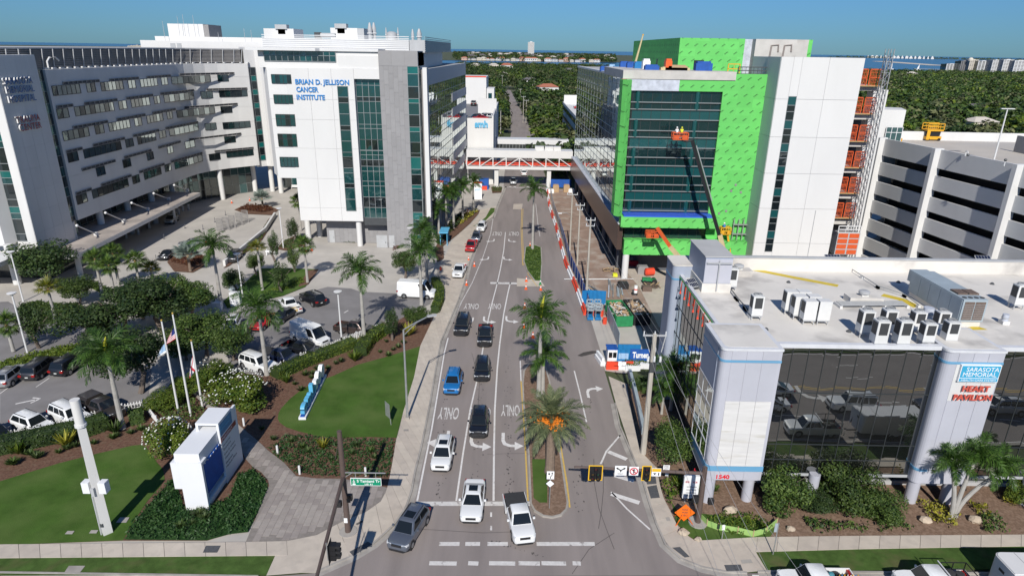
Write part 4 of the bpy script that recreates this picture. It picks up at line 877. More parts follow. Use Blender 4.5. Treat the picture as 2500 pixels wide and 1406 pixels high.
# -- builders' hoist
yh=101.5
def hx(u,v):p=aty(u,v,yh);return p.x,p.z
fr_=thing('concrete_frame','open concrete floor edges between the white tower and the parking garage','building',(57,106,0))
xm=hx(2110,350)[0]
for r in(212,284,352,417,481,545):
 x_,z_=hx(2140-(r-212)*0.21,r);obj('floor_edge',MB().box((xb+0.1,yh+2.0,z_-0.7),(x_+2.0,yh+9,z_)),M.raw_concrete,fr_)
xe=hx(2165,230)[0]
obj('frame_column',MB().box((xe-0.9,yh+2.1,0),(xe+1.3,yh+4,hx(2160,215)[1]-0.4)),M.white_wall_b,fr_)
obj('frame_shaft',MB().box((xb+0.1,yh+6,0),(xe+1,yh+9,hx(2150,284)[1]-0.7)),M.dark_column,fr_)
ho=thing('construction_hoist','lattice hoist mast with orange landing gates beside the white tower','hoist',(55,yh,0))
xm0=(hx(2085,625)[0]+hx(2158,120)[0])/2;zm=hx(2158,120)[1];mb=MB();hw=0.42
for i in(-1,1):
 for j in(-1,1):mb.beam((xm0+i*hw,yh+j*hw,0),(xm0+i*hw,yh+j*hw,zm),0.11)
z=0.0;k=0
while z<zm-1.2:
 for j in(-1,1):
  mb.beam((xm0-hw,yh+j*hw,z),(xm0+hw,yh+j*hw,z+1.2),0.06);mb.beam((xm0-hw,yh+j*hw,z),(xm0+hw,yh+j*hw,z),0.06);mb.beam((xm0+j*hw,yh-hw,z),(xm0+j*hw,yh+hw,z+1.2),0.06)
 z+=1.2
obj('mast',mb,M.steel,ho)
def mesh_gate(parent,name,x0,x1,y,z0,z1,mat,nx=7,nz=5,t=0.05):
 mb=MB()
 for a,b in(((x0,z0),(x1,z0)),((x0,z1),(x1,z1)),((x0,(z0+z1)/2),(x1,(z0+z1)/2)),((x0,z0),(x0,z1)),((x1,z0),(x1,z1))):mb.beam((a[0],y,a[1]),(b[0],y,b[1]),0.13)
 for i in range(1,nx):x=x0+(x1-x0)*i/nx;mb.beam((x,y,z0),(x,y,z1),t)
 for i in range(1,nz):zq=z0+(z1-z0)*i/nz;mb.beam((x0,y,zq),(x1,y,zq),t)
 return obj(name,mb,mat,parent)
for ul,ur,r0,r1 in((2105,2162,170,210),(2092,2148,240,279),(2079,2135,308,347),(2068,2122,373,412),(2056,2110,437,475),(2045,2097,500,536)):
 x0_,z1_=hx(ul,r0);x1_,_=hx(ur,r0);z0_=hx(ul,r1)[1];xl_=max(x0_,xb+0.15)
 mesh_gate(ho,'landing_gate',xl_,xl_+1.6,yh+1.3,z0_,z1_,M.orange);mesh_gate(ho,'landing_gate',xl_+2.0,max(x1_,xl_+3.6),yh+1.3,z0_,z1_,M.orange)
 obj('landing',MB().box((xl_,yh+1.2,z0_-0.15),(max(x1_,xl_+3.6)+0.2,yh+2.1,z0_)),pm('scaffold_board',(0.42,0.30,0.14),0.8),ho)
x0_,z1_=hx(2040,565);x1_,z0_=hx(2083,618)
car_=obj('hoist_car',MB().box((x0_,yh-0.9,z0_),(x1_,yh+0.8,z1_)),M.grey_metal,ho)
for i in range(2):
 for j in range(4):w_=(x1_-x0_)/2;h_=(z1_-z0_)/4;obj('car_panel',MB().box((x0_+i*w_+0.12,yh-0.96,z0_+j*h_+0.1),(x0_+(i+1)*w_-0.12,yh-0.89,z0_+(j+1)*h_-0.1)),M.orange,car_)
mesh_gate(ho,'car_rail',x0_,x1_,yh-0.8,z1_,z1_+1.1,M.white_metal,3,2)
# -- PARKING GARAGE
gar=thing('parking_garage','white parking garage with dark open decks and white fins behind the pavilion','building',(68,95,0))
g0,g1=V((63.9,116.0,0)),V((71.2,62.0,0));gd=(g1-g0).normalized();gn=V((gd.y,-gd.x,0))
if gn.x>0:gn=-gn
ZT=22.5
def gpn(s,d=0.0):p=g0+gd*s+gn*d;return(p.x,p.y)
L_=(g1-g0).length
def gs_at(u,v):h=hit(u,v,[(g0.x-gd.x*5,g0.y-gd.y*5),(g1.x,g1.y)]);return(V((h.x,h.y,0))-g0).dot(gd)
sc=[gs_at(2157,345),gs_at(2292,373),gs_at(2492,413)];sc+=[sc[2]+(sc[2]-sc[1]),sc[2]+2*(sc[2]-sc[1])]
P0=gpn(sc[0]);zo=[(zrow(*P0,a),zrow(*P0,b)) for a,b in((395,379),(442,426),(489,473),(535,519),(582,565),(628,611))]
pit=zo[0][1]-zo[1][1];h_op=zo[0][1]-zo[0][0];tops=[zo[0][1]-pit*i for i in range(7)]
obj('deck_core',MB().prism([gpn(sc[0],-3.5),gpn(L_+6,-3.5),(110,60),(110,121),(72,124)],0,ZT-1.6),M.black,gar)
sl_=MB()
M.garage_panel=pm('garage_panel',(0.60,0.60,0.595),0.8,0.04,0.3,space='World')
for i in range(len(sc)-1):
 a,b=sc[i]+0.35,sc[i+1]-0.45
 zu=ZT
 for t in tops:
  if zu<0.3:break
  obj('spandrel_panel',MB().prism([gpn(a),gpn(b),gpn(b,-0.35),gpn(a,-0.35)],max(0,t),zu),M.garage_panel,gar);zu=t-h_op
for s in sc:
 obj('fin',MB().prism([gpn(s-0.4,-0.5),gpn(s-0.4,1.0),gpn(s+0.35,1.0),gpn(s+0.35,-0.5)],0,ZT+0.15),M.white_wall,gar)
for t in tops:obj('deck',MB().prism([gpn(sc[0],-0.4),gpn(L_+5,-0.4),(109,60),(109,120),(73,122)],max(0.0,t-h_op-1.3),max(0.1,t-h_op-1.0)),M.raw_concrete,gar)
obj('top_deck',MB().prism([gpn(sc[0],-0.3),gpn(L_+6,-0.3),(140,60),(140,121.5),(72,124)],ZT-1.6,ZT-1.3),pm('garage_deck',(0.50,0.46,0.41),0.9,0.08,0.15,space='World',col2=(0.44,0.42,0.40),thr=(0.45,0.7),scale2=0.06),gar)
obj('far_parapet',MB().prism([(72,124),(140,121.5),(140,122),(72,124.5)],ZT-1.6,ZT+0.25),M.white_wall_b,gar)
obj('stair_house',MB().prism([(64.6,117.5),(68.4,117.2),(70.5,122.5),(66,124)],10,zrow(67,118,268)),M.white_wall,gar)
pane_grid(gar,(65.6,117.15),(68.35,116.95),ZT-1.3,zrow(67,117,311),3,[1.8,0.8],M.teal_glass,M.white_metal,0.06,0.1,'entrance_glazing')
obj('ramp_wall',MB().box((83.5,104,ZT-1.6),(120,104.3,zrow(84,104,343))),M.grey_panel,gar);obj('ramp_wall',MB().box((83.5,104.4,ZT-1.6),(83.9,110,zrow(84,104,343))),M.grey_panel,gar)
mesh_gate(gar,'ramp_railing',84.6,104,103.5,ZT-1.2,ZT-0.1,M.dark_metal,14,2)
a=at(2426,392,ZT-1.3);lp=thing('deck_lamp','white twin lamp post on the garage roof deck','lamp post',(a.x,a.y,ZT-1.3));zt_=zrow(a.x,a.y,266)
obj('post',MB().tube([(a.x,a.y,ZT-1.3),(a.x,a.y,zt_)],[0.13,0.08],8),M.white_metal,lp);obj('arm',MB().beam((a.x-1.0,a.y,zt_),(a.x+1.0,a.y,zt_),0.35,0.12),M.white_metal,lp)
for u,v in((2357,378),(2452,402)):
 a=at(u,v,ZT);t=thing('wall_camera','hooped white camera bracket on the garage parapet' if u<2400 else 'white camera box further right on the garage parapet','camera',(a.x,a.y,ZT));obj('bracket',MB().tube([(a.x,a.y,ZT-0.2),(a.x,a.y,ZT+0.5),(a.x-0.4,a.y-0.9,ZT+0.6),(a.x-0.5,a.y-1.3,ZT+0.25)] if u<2400 else[(a.x,a.y,ZT-0.2),(a.x,a.y,ZT+0.6)],0.07,6),M.white_metal,t);obj('lens',MB().ball((a.x-0.5 if u<2400 else a.x,a.y-1.3 if u<2400 else a.y,ZT+0.15 if u<2400 else ZT+0.6),0.2),M.dark_metal,t)
a=at(2271,343,ZT-1.3);M.lift_yellow=pm('lift_yellow',(0.70,0.36,0.02),0.5,0.1,2)
sx=thing('scissor_lift','yellow scissor lift parked on the garage roof deck','scissor lift',(a.x,a.y,ZT-1.3));zz0=ZT-1.3
obj('chassis',MB().box((a.x-1.4,a.y-0.9,zz0+0.25),(a.x+1.4,a.y+0.9,zz0+0.8)),M.lift_yellow,sx)
mb=MB();mb.box((a.x-1.2,a.y-0.6,zz0+0.85),(a.x+1.2,a.y+0.6,zz0+1.7));obj('scissor_stack',mb,M.black,sx)
obj('platform',MB().box((a.x-1.5,a.y-0.95,zz0+1.75),(a.x+1.5,a.y+0.95,zz0+2.0)),M.lift_yellow,sx)
for y_ in(a.y-0.9,a.y+0.9):mesh_gate(sx,'guard_rail',a.x-1.5,a.x+1.5,y_,zz0+2.0,zz0+3.1,M.lift_yellow,4,2,0.07)
for x_ in(-1,1):
 for y_ in(-0.85,0.85):obj('wheel',MB().cyl((a.x+x_,a.y+y_-0.1,zz0+0.25),(a.x+x_,a.y+y_+0.1,zz0+0.25),0.28),M.black,sx)
obj('ladder',MB().beam((a.x-1.2,a.y-1.0,zz0+0.2),(a.x-1.2,a.y-1.0,zz0+1.9),0.6,0.06,up=(0,1,0)),M.lift_yellow,sx)
for i,u in enumerate((2192,2199)):
 a=at(u,352,ZT-1.3);obj('bollard',MB().cyl((a.x,a.y,ZT-1.3),(a.x,a.y,ZT-0.3),0.12),M.lift_yellow,label='yellow bollard by the garage stair house, %s of two'%('left' if i==0 else 'right'),cat='bollard',group='yellow bollards on the garage roof')
# -- THE HEART PAVILION
M.lilac_panel=pm('lilac_panel',(0.455,0.46,0.515),0.5,0.05,0.4,rand=0.03,space='World')
M.lilac_dark=pm('lilac_panel_shaded',(0.34,0.38,0.47),0.5,0.05,0.4,rand=0.03,space='World')  # lilac panel darkened for sides turned from the sun; shade in the colour
M.blue_stripe=pm('blue_stripe',(0.13,0.33,0.52),0.5,0.0)
M.pale_block=pm('pale_block',(0.62,0.61,0.60),0.85,0.08,1.0,space='World',stretch=(0.3,0.3,3),col2=(0.50,0.48,0.44),thr=(0.56,0.72),scale2=0.8)
M.pav_glass=mirror_glass('pavilion_glass',(0.012,0.013,0.013),(0.50,0.51,0.49),0.60,0.008,0.016,0.30)
M.roof_trim=pm('roof_trim',(0.62,0.63,0.66),0.5,0.05)
hp=thing('heart_pavilion_building','mirrored glass pavilion with lilac corner piers and a cream roof full of equipment','building',(26,50,0))
HX0,HY0,HY1,HX1,RZ=17.3,46.5,66.0,74.0,14.25
CY=45.3
zst1,zst0,zm,zb2,zb1,zb0=zrow(18.5,CY,879.5),zrow(18.5,CY,885),zrow(18.5,CY,979),zrow(18.5,CY,1137),zrow(18.5,CY,1150),zrow(18.5,CY,1171)
EZ=14.6
def rpoly(x0,y0,x1,y1,r,corners):
 """plan rectangle with chosen corners rounded; corners subset of 'ab' (near left, near right), 'cd' (far right, far left)"""
 o=[]
 for k,(x,y,a0) in zip('abcd',((x0,y0,180),(x1,y0,270),(x1,y1,0),(x0,y1,90))):
  if k in corners:
   cx=x+r if k in 'ad' else x-r;cy=y+r if k in 'ab' else y-r
   for i in range(6):t=R(a0+i*18);o.append((cx+r*cos(t),cy+r*sin(t)))
  else:o.append((x,y))
 return o
def grow(p,d):
 cx,cy=sum(q[0] for q in p)/len(p),sum(q[1] for q in p)/len(p)
 return[(x+(d if x>cx else-d),y+(d if y>cy else-d)) for x,y in p]
def pier(p,z0,zl,name='pier',low=True):
 """a rounded corner pier: lilac cladding cut by joints, a blue stripe near the top, pale blockwork below"""
 b=obj(name,MB().prism(p,z0 if not low else zb1,EZ-0.12),M.lilac_panel,hp)
 obj('pier_cap',MB().prism(grow(p,0.06),EZ-0.14,EZ+0.06),M.roof_trim,hp)
 obj('pier_roof',MB().prism(grow(p,-0.28),EZ-0.1,EZ+0.075),M.roof_white,hp);obj('stripe',MB().prism(grow(p,0.03),zst0,zst1),M.blue_stripe,hp);return b
cp_=rpoly(16.35,CY,21.0,50.2,0.45,'a');pier(cp_,0,0)
xj=[17.1,18.25,19.5,20.75]
for a,b in zip(xj,xj[1:]):
 obj('cladding_panel',MB().box((a+0.012,CY-0.035,zst1+0.02),(b-0.012,CY+0.01,EZ-0.16)),M.lilac_panel,hp)
 obj('cladding_panel',MB().box((a+0.012,CY-0.035,zm+0.03),(b-0.012,CY+0.01,zst0-0.02)),M.lilac_panel,hp)
 obj('block_panel',MB().box((a+0.012,CY-0.05,zb2+0.02),(b-0.012,CY+0.01,zm-0.02)),M.pale_block,hp)
 obj('cladding_panel',MB().box((a+0.012,CY-0.035,zb0),(b-0.012,CY+0.01,zb1-0.02)),M.lilac_panel,hp)
obj('lower_rim',MB().prism(cp_,zb0,zb1),M.lilac_panel,hp);obj('stripe',MB().prism(grow(cp_,0.04),zb1+0.02,zb2-0.02),M.blue_stripe,hp)
yj=[46.2,47.5,48.8,50.1]
for a,b in zip(yj,yj[1:]):
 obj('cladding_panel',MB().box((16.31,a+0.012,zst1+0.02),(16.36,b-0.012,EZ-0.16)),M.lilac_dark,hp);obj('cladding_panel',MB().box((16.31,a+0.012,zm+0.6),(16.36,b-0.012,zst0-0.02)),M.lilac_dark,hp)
pane_grid(hp,(16.33,50.15),(16.33,46.1),zb2+0.1,zm+0.5,3,[1,1,1,1],M.mirror_glass,M.roof_trim,0.04,0.06,'side_window')
obj('column',MB().cyl((16.95,CY+0.62,0),(16.95,CY+0.62,zb0),0.52,n=16),M.lilac_panel,hp,smooth=True);obj('column',MB().cyl((20.4,CY+0.8,0),(20.4,CY+0.8,zb0),0.45,n=16),M.lilac_panel,hp,smooth=True)
w=words_mb('1540',(aty(1748,1168,CY-0.05).x,CY-0.06,zrow(17.5,CY-0.05,1168)),(1,0,0),(0,0,1),w=aty(1780,1160,CY).x-aty(1748,1160,CY).x,h=0.40,depth=0.06,bold=0.02);obj('street_number',w,pm('number_red',(0.70,0.02,0.04),0.5,0),hp)
a_=words_mb('1540',(16.28,48.0,zrow(16.3,47.5,1160)),(0,-1,0),(0,0,1),w=1.4,h=0.4,depth=0.06,bold=0.02);obj('street_number',a_,MAT['number_red'],hp)
sx0,sx1=aty(2318,850,CY+0.3).x,aty(2457,850,CY+0.3).x;sp_=rpoly(sx0,CY+0.3,sx1+0.1,50.0,0.5,'a');pier(sp_,0,0)
zs2=zrow(sx0+1,CY+0.3,978)
xj=[sx0+0.9+i*(sx1-sx0-0.9)/3 for i in range(4)]
for a,b in zip(xj,xj[1:]):
 obj('cladding_panel',MB().box((a+0.012,CY+0.265,zst1+0.02),(b-0.012,CY+0.31,EZ-0.16)),M.lilac_panel,hp);obj('cladding_panel',MB().box((a+0.012,CY+0.265,zb1+0.02),(b-0.012,CY+0.31,zs2-0.02)),M.lilac_panel,hp)
 obj('cladding_panel',MB().box((a+0.012,CY+0.27,zs2+0.02),(b-0.012,CY+0.31,zst0-0.02)),M.garage_panel,hp)
obj('lower_rim',MB().prism(sp_,2.3,zb1),M.lilac_panel,hp);obj('stripe',MB().prism(grow(sp_,0.03),3.5,3.72),M.blue_stripe,hp)
for x in(sx0+0.6,sx1-0.7):obj('column',MB().cyl((x,CY+0.95,0),(x,CY+0.95,2.3),0.5,n=16),M.lilac_panel,hp,smooth=True)
for u,v in((1966,1203),(2480,1215)):p=at(u,v);obj('column',MB().cyl((p.x,HY0-0.3,0),(p.x,HY0-0.3,2.7),0.45,n=16),M.lilac_panel,hp,smooth=True)
for xa,xb_,n in((21.02,sx0-0.02,10),(sx1+0.12,HX1,25)):
 pane_grid(hp,(xa,HY0),(xb_,HY0),2.55,EZ-0.3,n,[0.75,0.85,2.75,2.3],M.pav_glass,M.dark_mullion,0.05,0.05,'glass_front')
 obj('eave',MB().box((xa,HY0-0.2,EZ-0.3),(xb_,HY0+0.25,EZ+0.05)),M.roof_trim,hp);obj('soffit_edge',MB().box((xa,HY0-0.1,2.3),(xb_,HY0+0.2,2.55)),M.grey_metal,hp)
pane_grid(hp,(21.0,HY0+2.2),(HX1,HY0+2.2),0.45,2.3,26,[1],M.pav_glass,M.dark_mullion,0.05,0.06,'ground_glass')
obj('plinth',MB().box((21,HY0+1.9,0),(HX1,HY0+2.3,0.45)),M.grey_metal,hp)
obj('core',MB().prism([(HX0+0.03,50.2),(21.0,50.2),(21.0,HY0+0.05),(sx0,HY0+0.05),(sx0+0.2,48),(sx1,48),(sx1+0.1,HY0+0.05),(HX1,HY0+0.05),(HX1,HY1),(HX0+0.03,HY1)],2.3,EZ-0.36),M.black,hp)
obj('ground_core',MB().box((18.5,HY0+2.3,0),(HX1,HY1-0.2,2.29)),M.dark_column,hp)
pane_grid(hp,(HX0,63.2),(HX0,50.25),2.3,EZ-0.3,11,[1,1,1,1],M.mirror_glass,M.dark_mullion,0.05,0.05,'glass_side')
obj('green_trim',MB().box((HX0-0.12,50.3,EZ-0.3),(HX0+0.2,63.2,EZ-0.16)),M.green,hp);obj('eave',MB().box((HX0-0.1,50.3,EZ-0.158),(HX0+0.25,63.2,EZ+0.03)),M.roof_trim,hp)
bp_=rpoly(16.5,62.9,20.2,HY1+0.2,0.45,'ad');obj('rear_pier',MB().prism(bp_,0,EZ+0.9),M.lilac_dark,hp);obj('stripe',MB().prism(grow(bp_,0.03),EZ-0.6,EZ-0.42),M.blue_stripe,hp)
obj('pier_cap',MB().prism(grow(bp_,0.05),EZ+0.9,EZ+1.05),M.roof_white,hp)
obj('roof_deck',MB().prism([(16.8,CY+0.5),(20.9,CY+0.5),(20.9,HY0+0.2),(sx0+0.2,HY0+0.2),(sx0+0.3,CY+0.8),(sx1-0.1,CY+0.8),(sx1,HY0+0.2),(HX1,HY0+0.2),(HX1,HY1),(HX0+0.2,HY1)],EZ-0.36,RZ),M.roof_white,hp)
obj('rear_parapet',MB().box((20.2,HY1-0.3,RZ-0.2),(HX1,HY1+0.1,zrow(30,HY1,629))),M.roof_white,hp);obj('parapet_cap',MB().box((20.2,HY1-0.4,zrow(30,HY1,629)),(HX1,HY1+0.2,zrow(30,HY1,629)+0.12)),M.grey_metal,hp)
ph=obj('penthouse',MB().box((18.4,58.8,RZ+0.9),(21.0,64.5,17.8)),M.lilac_dark,hp);obj('penthouse_base',MB().box((18.3,58.7,RZ),(21.1,64.6,RZ+0.9)),M.roof_white,hp)
for x0_,x1_ in((18.42,19.7),(19.72,20.98)):obj('cladding_panel',MB().box((x0_,58.76,RZ+0.95),(x1_,58.8,17.6)),M.lilac_panel,hp)
obj('penthouse_roof',MB().box((18.3,58.7,17.8),(21.1,64.6,17.9)),M.roof_grey,hp)
obj('downpipe',MB().tube([(19.7,58.6,17.5),(19.7,58.6,RZ+0.2)],0.06,6),M.grey_metal,hp);obj('gutter',MB().box((18.5,58.55,17.2),(20.9,58.72,17.3)),M.grey_metal,hp)
sg=thing('wall_sign','light blue SARASOTA MEMORIAL HEALTH CARE SYSTEM panel on the lilac pier','sign',(36,CY,10));SY=CY+0.1
def prow(u,v,y=SY):p=aty(u,v,y);return p.x,p.z
bx0,bz1=prow(2348,891);bx1,bz0=prow(2430,932)
bx0,bx1=prow(2342,912)[0],prow(2440,912)[0];bz1,bz0=prow(2395,891)[1],prow(2395,932)[1]
M.sign_cyan=pm('sign_cyan',(0.05,0.36,0.58),0.4,0.0);M.sign_white=pm('sign_white',(0.82,0.83,0.84),0.5,0.0)
obj('plaque',MB().box((bx0,SY-0.05,bz0),(bx1,CY+0.3,bz1)),M.sign_white,sg);hB=bz1-bz0
obj('plaque_field',MB().box((bx0+0.06,SY-0.07,bz0+hB*0.26),(bx1-0.06,SY-0.045,bz1-0.06)),M.sign_cyan,sg);obj('plaque_field',MB().box((bx0+0.06,SY-0.07,bz0+0.05),(bx1-0.06,SY-0.045,bz0+hB*0.22)),M.sign_cyan,sg)
wB=bx1-bx0
for t_,z0_,h_,w0,w1 in(('SARASOTA',0.63,0.25,0.14,0.95),('MEMORIAL',0.33,0.25,0.08,0.92),('HEALTH CARE SYSTEM',0.08,0.09,0.07,0.93)):
 obj('lettering',words_mb(t_,(bx0+wB*w0,SY-0.075,bz0+hB*z0_),(1,0,0),(0,0,1),w=wB*(w1-w0),h=hB*h_,depth=0.02),M.sign_white,sg)
sg=thing('wall_sign','red channel letters HEART PAVILION under the blue plaque','sign',(36,CY,8));M.sign_coral=pm('sign_coral',(0.58,0.10,0.07),0.45,0.0)
for t_,u0,u1,v in(('HEART',2348,2415,955),('PAVILION',2326,2420,976)):
 a,b=prow(u0,v),prow(u1,v);letters(t_,(a[0],SY,a[1]),(1,0,0),(0,0,1),b[0]-a[0],0.52,M.sign_coral,sg,0.06,0.03)
# -- rooftop equipment
M.ac_white=pm('unit_enamel',(0.66,0.66,0.65),0.5,0.05,2);M.ac_grille=pm('unit_grille',(0.045,0.047,0.05),0.6,0.15,20);M.ac_blue=pm('air_handler_blue',(0.34,0.40,0.44),0.5,0.08,1)
M.rust=pm('rusty_coil',(0.14,0.10,0.08),0.8,0.4,12);M.pipe=pm('pipe_lagging',(0.30,0.31,0.32),0.6,0.1,3)
def ac_unit(w=0.95,d=0.8,h=1.75,fan=True,front=True,low=0.45):
 t=thing('condenser_unit','unit','air conditioner');b=obj('cabinet',MB().box((-w/2,-d/2,low),(w/2,d/2,low+h)),M.ac_white,t)
 if front:obj('front_grille',MB().box((-w*0.32,-d/2-0.02,low+h*0.38),(w*0.36,-d/2+0.01,low+h*0.93)),M.ac_grille,t)
 obj('side_grille',MB().box((-w/2-0.02,-d*0.42,low+h*0.38),(-w/2+0.01,d*0.42,low+h*0.93)),M.ac_grille,t)
 if fan:
  obj('fan_ring',MB().tube([(0,0,low+h),(0,0,low+h+0.16)],[d*0.46,d*0.42],14,cap=False),M.grey_metal,t,smooth=True)
  g=MB().cyl((0,0,low+h+0.05),(0,0,low+h+0.06),d*0.42,n=14)
  for i in range(6):g.beam((-d*0.44*cos(i*math.pi/6),-d*0.44*sin(i*math.pi/6),low+h+0.14),(d*0.44*cos(i*math.pi/6),d*0.44*sin(i*math.pi/6),low+h+0.14),0.02)
  obj('fan_guard',g,M.pipe,t)
 s=MB()
 for x in(-w/2+0.08,w/2-0.08):
  for y in(-d/2+0.08,d/2-0.08):s.beam((x,y,0),(x,y,low),0.07)
 s.beam((-w/2,-d/2,low-0.05),(w/2,-d/2,low-0.05),0.08);s.beam((-w/2,d/2,low-0.05),(w/2,d/2,low-0.05),0.08)
 obj('stand',s,M.grey_metal,t);return freeze(t)
AC=ac_unit();first=[True]
def put_ac(u,v,label,group,sc=1.12,src=None,rz=0.0):
 src=src or AC;p=at(u,v,RZ);return dup(src,(p.x,p.y,RZ),rz,label,group,sc)
g_='air conditioners on the pavilion roof'
p=at(1782,706,RZ);AC.location=(p.x,p.y,RZ);setp(AC,'tall condenser unit beside the lilac roof penthouse',group=g_)
put_ac(1842,778,'lone condenser unit left of the cluster of six',g_,1.0)
AC6=ac_unit(1.05,0.85,1.7,False,False);p=at(1958,788,RZ);
for i,(dx,dy,nm) in enumerate(((0.35,-0.05,'front left'),(1.55,-0.05,'front right'),(-0.05,1.05,'middle left'),(1.15,1.1,'middle right'),(-0.35,2.2,'back left'),(0.75,2.25,'back right'))):
 q=(p.x+dx,p.y+dy,RZ)
 if i==0:AC6.location=q;setp(AC6,nm+' unit of the tight cluster of six condensers',group=g_)
 else:dup(AC6,q,0,nm+' unit of the tight cluster of six condensers',g_)
for u,v,lb in((2140,846,'first front unit of the row by the roof edge, from the left'),(2195,846,'second front unit of the row by the roof edge, from the left'),(2105,820,'first rear unit of the row by the roof edge'),(2160,818,'second rear unit of the row by the roof edge'),(2478,752,'condenser unit cut by the right side of the picture')):
 put_ac(u,v,lb,g_,1.05)
ACG=ac_unit(0.95,0.8,1.5,True,True);p=at(2256,842,RZ);ACG.location=(p.x,p.y,RZ);setp(ACG,'third front unit of the row, with tall slotted grille',group=g_)
for u,v,lb in((2312,838,'last front unit of the row, beside the exhaust pipes'),(2232,812,'rear unit in front of the blue air handler, left one'),(2290,812,'rear unit in front of the blue air handler, right one')):put_ac(u,v,lb,g_,1.0,ACG)
def curb(u0,u1,v0,vt,lab,fu,fv):
 a,b=at(u0,v0,RZ),at(u1,v0,RZ);d=1.9 if u1-u0>80 else 1.3;h=1.0 if u1-u0>80 else 0.6
 t=thing('roof_curb',lab,'roof curb',(a.x,a.y,RZ));obj('curb',MB().box((a.x,a.y,RZ-0.01),(b.x,a.y+d,RZ+h)),M.roof_white,t)
 cx=a.x+(b.x-a.x)*fu;cy=a.y+d*0.55;f=thing('mushroom_fan',lab.replace('cream roof curb','grey mushroom fan on the curb'),'roof fan',(cx,cy,RZ+h))
 obj('neck',MB().box((cx-0.3,cy-0.3,RZ+h),(cx+0.3,cy+0.3,RZ+h+0.25)),M.ac_white,f);obj('cap',MB().tube([(cx,cy,RZ+h+0.2),(cx,cy,RZ+h+0.25),(cx,cy,RZ+h+0.42),(cx,cy,RZ+h+0.5)],[0.46,0.5,0.5,0.36],18),M.grey_metal,f,smooth=True)
curb(2074,2154,742,0,'cream roof curb amid the condenser rows',0.5,0.5);curb(1797,1836,675,0,'cream roof curb behind the tall condenser',0.25,0.5)
a=at(2270,800,RZ);q0=at(2336,798,RZ);q1=at(2393,798,RZ);q2=at(2236,740,RZ)
t=thing('air_handler','long blue grey air handler with rusty coil end','air handler',(q0.x,q0.y,RZ));x0_,x1_=q0.x,q1.x;y0_=q0.y;y1_=y0_+7.6;zt_=RZ+0.5+2.0
obj('curb',MB().box((x0_+0.1,y0_+0.1,RZ),(x1_-0.1,y1_-0.1,RZ+0.5)),M.roof_white,t)
obj('casing',MB().box((x0_,y0_,RZ+0.5),(x1_,y1_,zt_)),M.ac_blue,t)
for i in range(5):obj('side_door',MB().box((x0_-0.03,y0_+0.15+i*1.48,RZ+0.6),(x0_+0.01,y0_+1.55+i*1.48,zt_-0.1)),M.ac_blue,t)
xm_=(x0_+x1_)/2
for a_,b_ in((x0_+0.15,xm_-0.04),(xm_+0.04,x1_-0.15)):
 c_=obj('coil_panel',MB().box((a_,y0_-0.03,RZ+0.65),(b_,y0_+0.01,zt_-0.2)),M.rust,t)
 g=MB()
 for i in range(9):z=RZ+0.7+i*0.17;g.box((a_,y0_-0.05,z),(b_,y0_-0.03,z+0.03))
 obj('coil_bars',g,M.pipe,c_)
for i in range(2):obj('top_fan',MB().box((x0_+0.25+i*0.95,y0_+1.2,zt_),(x0_+1.1+i*0.95,y0_+2.3,zt_+0.14)),M.rust,t)
for i in range(4):obj('top_vent',MB().cyl((x0_+0.35+i*0.5,y0_+0.5,zt_),(x0_+0.35+i*0.5,y0_+0.5,zt_+0.05),0.18,n=10),M.ac_grille,t)
obj('intake_hood',MB().prism([(x0_+0.2,y1_),(x1_-0.2,y1_),(x1_-0.2,y1_+0.8),(x0_+0.2,y1_+0.8)],RZ+1.3,zt_-0.1),M.ac_blue,t)
for u,v,r,h,lb in((2259,790,0.42,1.5,'fat silver exhaust pipe between the condensers and the air handler'),(2450,790,0.25,0.9,'short banded vent pipe on the open roof at right')):
 p=at(u,v,RZ);f=thing('exhaust_pipe',lb,'exhaust pipe',(p.x,p.y,RZ));obj('pipe',MB().cyl((p.x,p.y,RZ),(p.x,p.y,RZ+h),r,n=16),M.galv,f,smooth=True);obj('collar',MB().cyl((p.x,p.y,RZ+h*0.6),(p.x,p.y,RZ+h*0.68),r*1.15,n=16),M.grey_metal,f)
 obj('base',MB().box((p.x-r*1.2,p.y-r*1.2,RZ),(p.x+r*1.2,p.y+r*1.2,RZ+h*0.35)),M.ac_white,f)
def rack(name,pts,r,lab,mat='pipe',feet=True,n=1):
 q=[at(u,v,RZ) for u,v in pts];t=thing(name,lab,'pipework',(q[0].x,q[0].y,RZ))
 for k in range(n):obj('pipe',MB().tube([(p.x,p.y+k*0.16,RZ+0.3) for p in q],r,6),M[mat],t)
 if feet:
  for i in range(len(q)-1):
   m=max(1,round((q[i+1]-q[i]).length/2.5))
   for j in range(m+1):p=q[i].lerp(q[i+1],j/m);obj('foot',MB().box((p.x-0.12,p.y-0.12,RZ),(p.x+0.12,p.y+0.12+n*0.14,RZ+0.26)),M.ac_white,t)
rack('pipe_rack',[(2052,753),(2215,752)],0.05,'rack of parallel lagged pipes running to the condenser row',n=7)
rack('gas_pipe',[(2070,658),(2355,660)],0.06,'straight pale pipe along the rear of the roof','grey_metal');rack('conduit_run',[(2070,658),(2143,705),(2208,726),(2242,752)],0.045,'conduit bending across the roof to the air handler')
rack('pipe_run',[(1783,712),(1800,735),(1822,760),(1832,778)],0.06,'tangled pipes between the two tall condensers',n=4)
M.safety_yellow=pm('safety_yellow',(0.60,0.45,0.04),0.7,0.12,2,space='World')
def ystrip(pts,w,lab=None):
 q=gp(pts,RZ);return flat('walkway_stripe',strip_poly(q,w),RZ+0.012,M.safety_yellow,parent=hp,world=True)
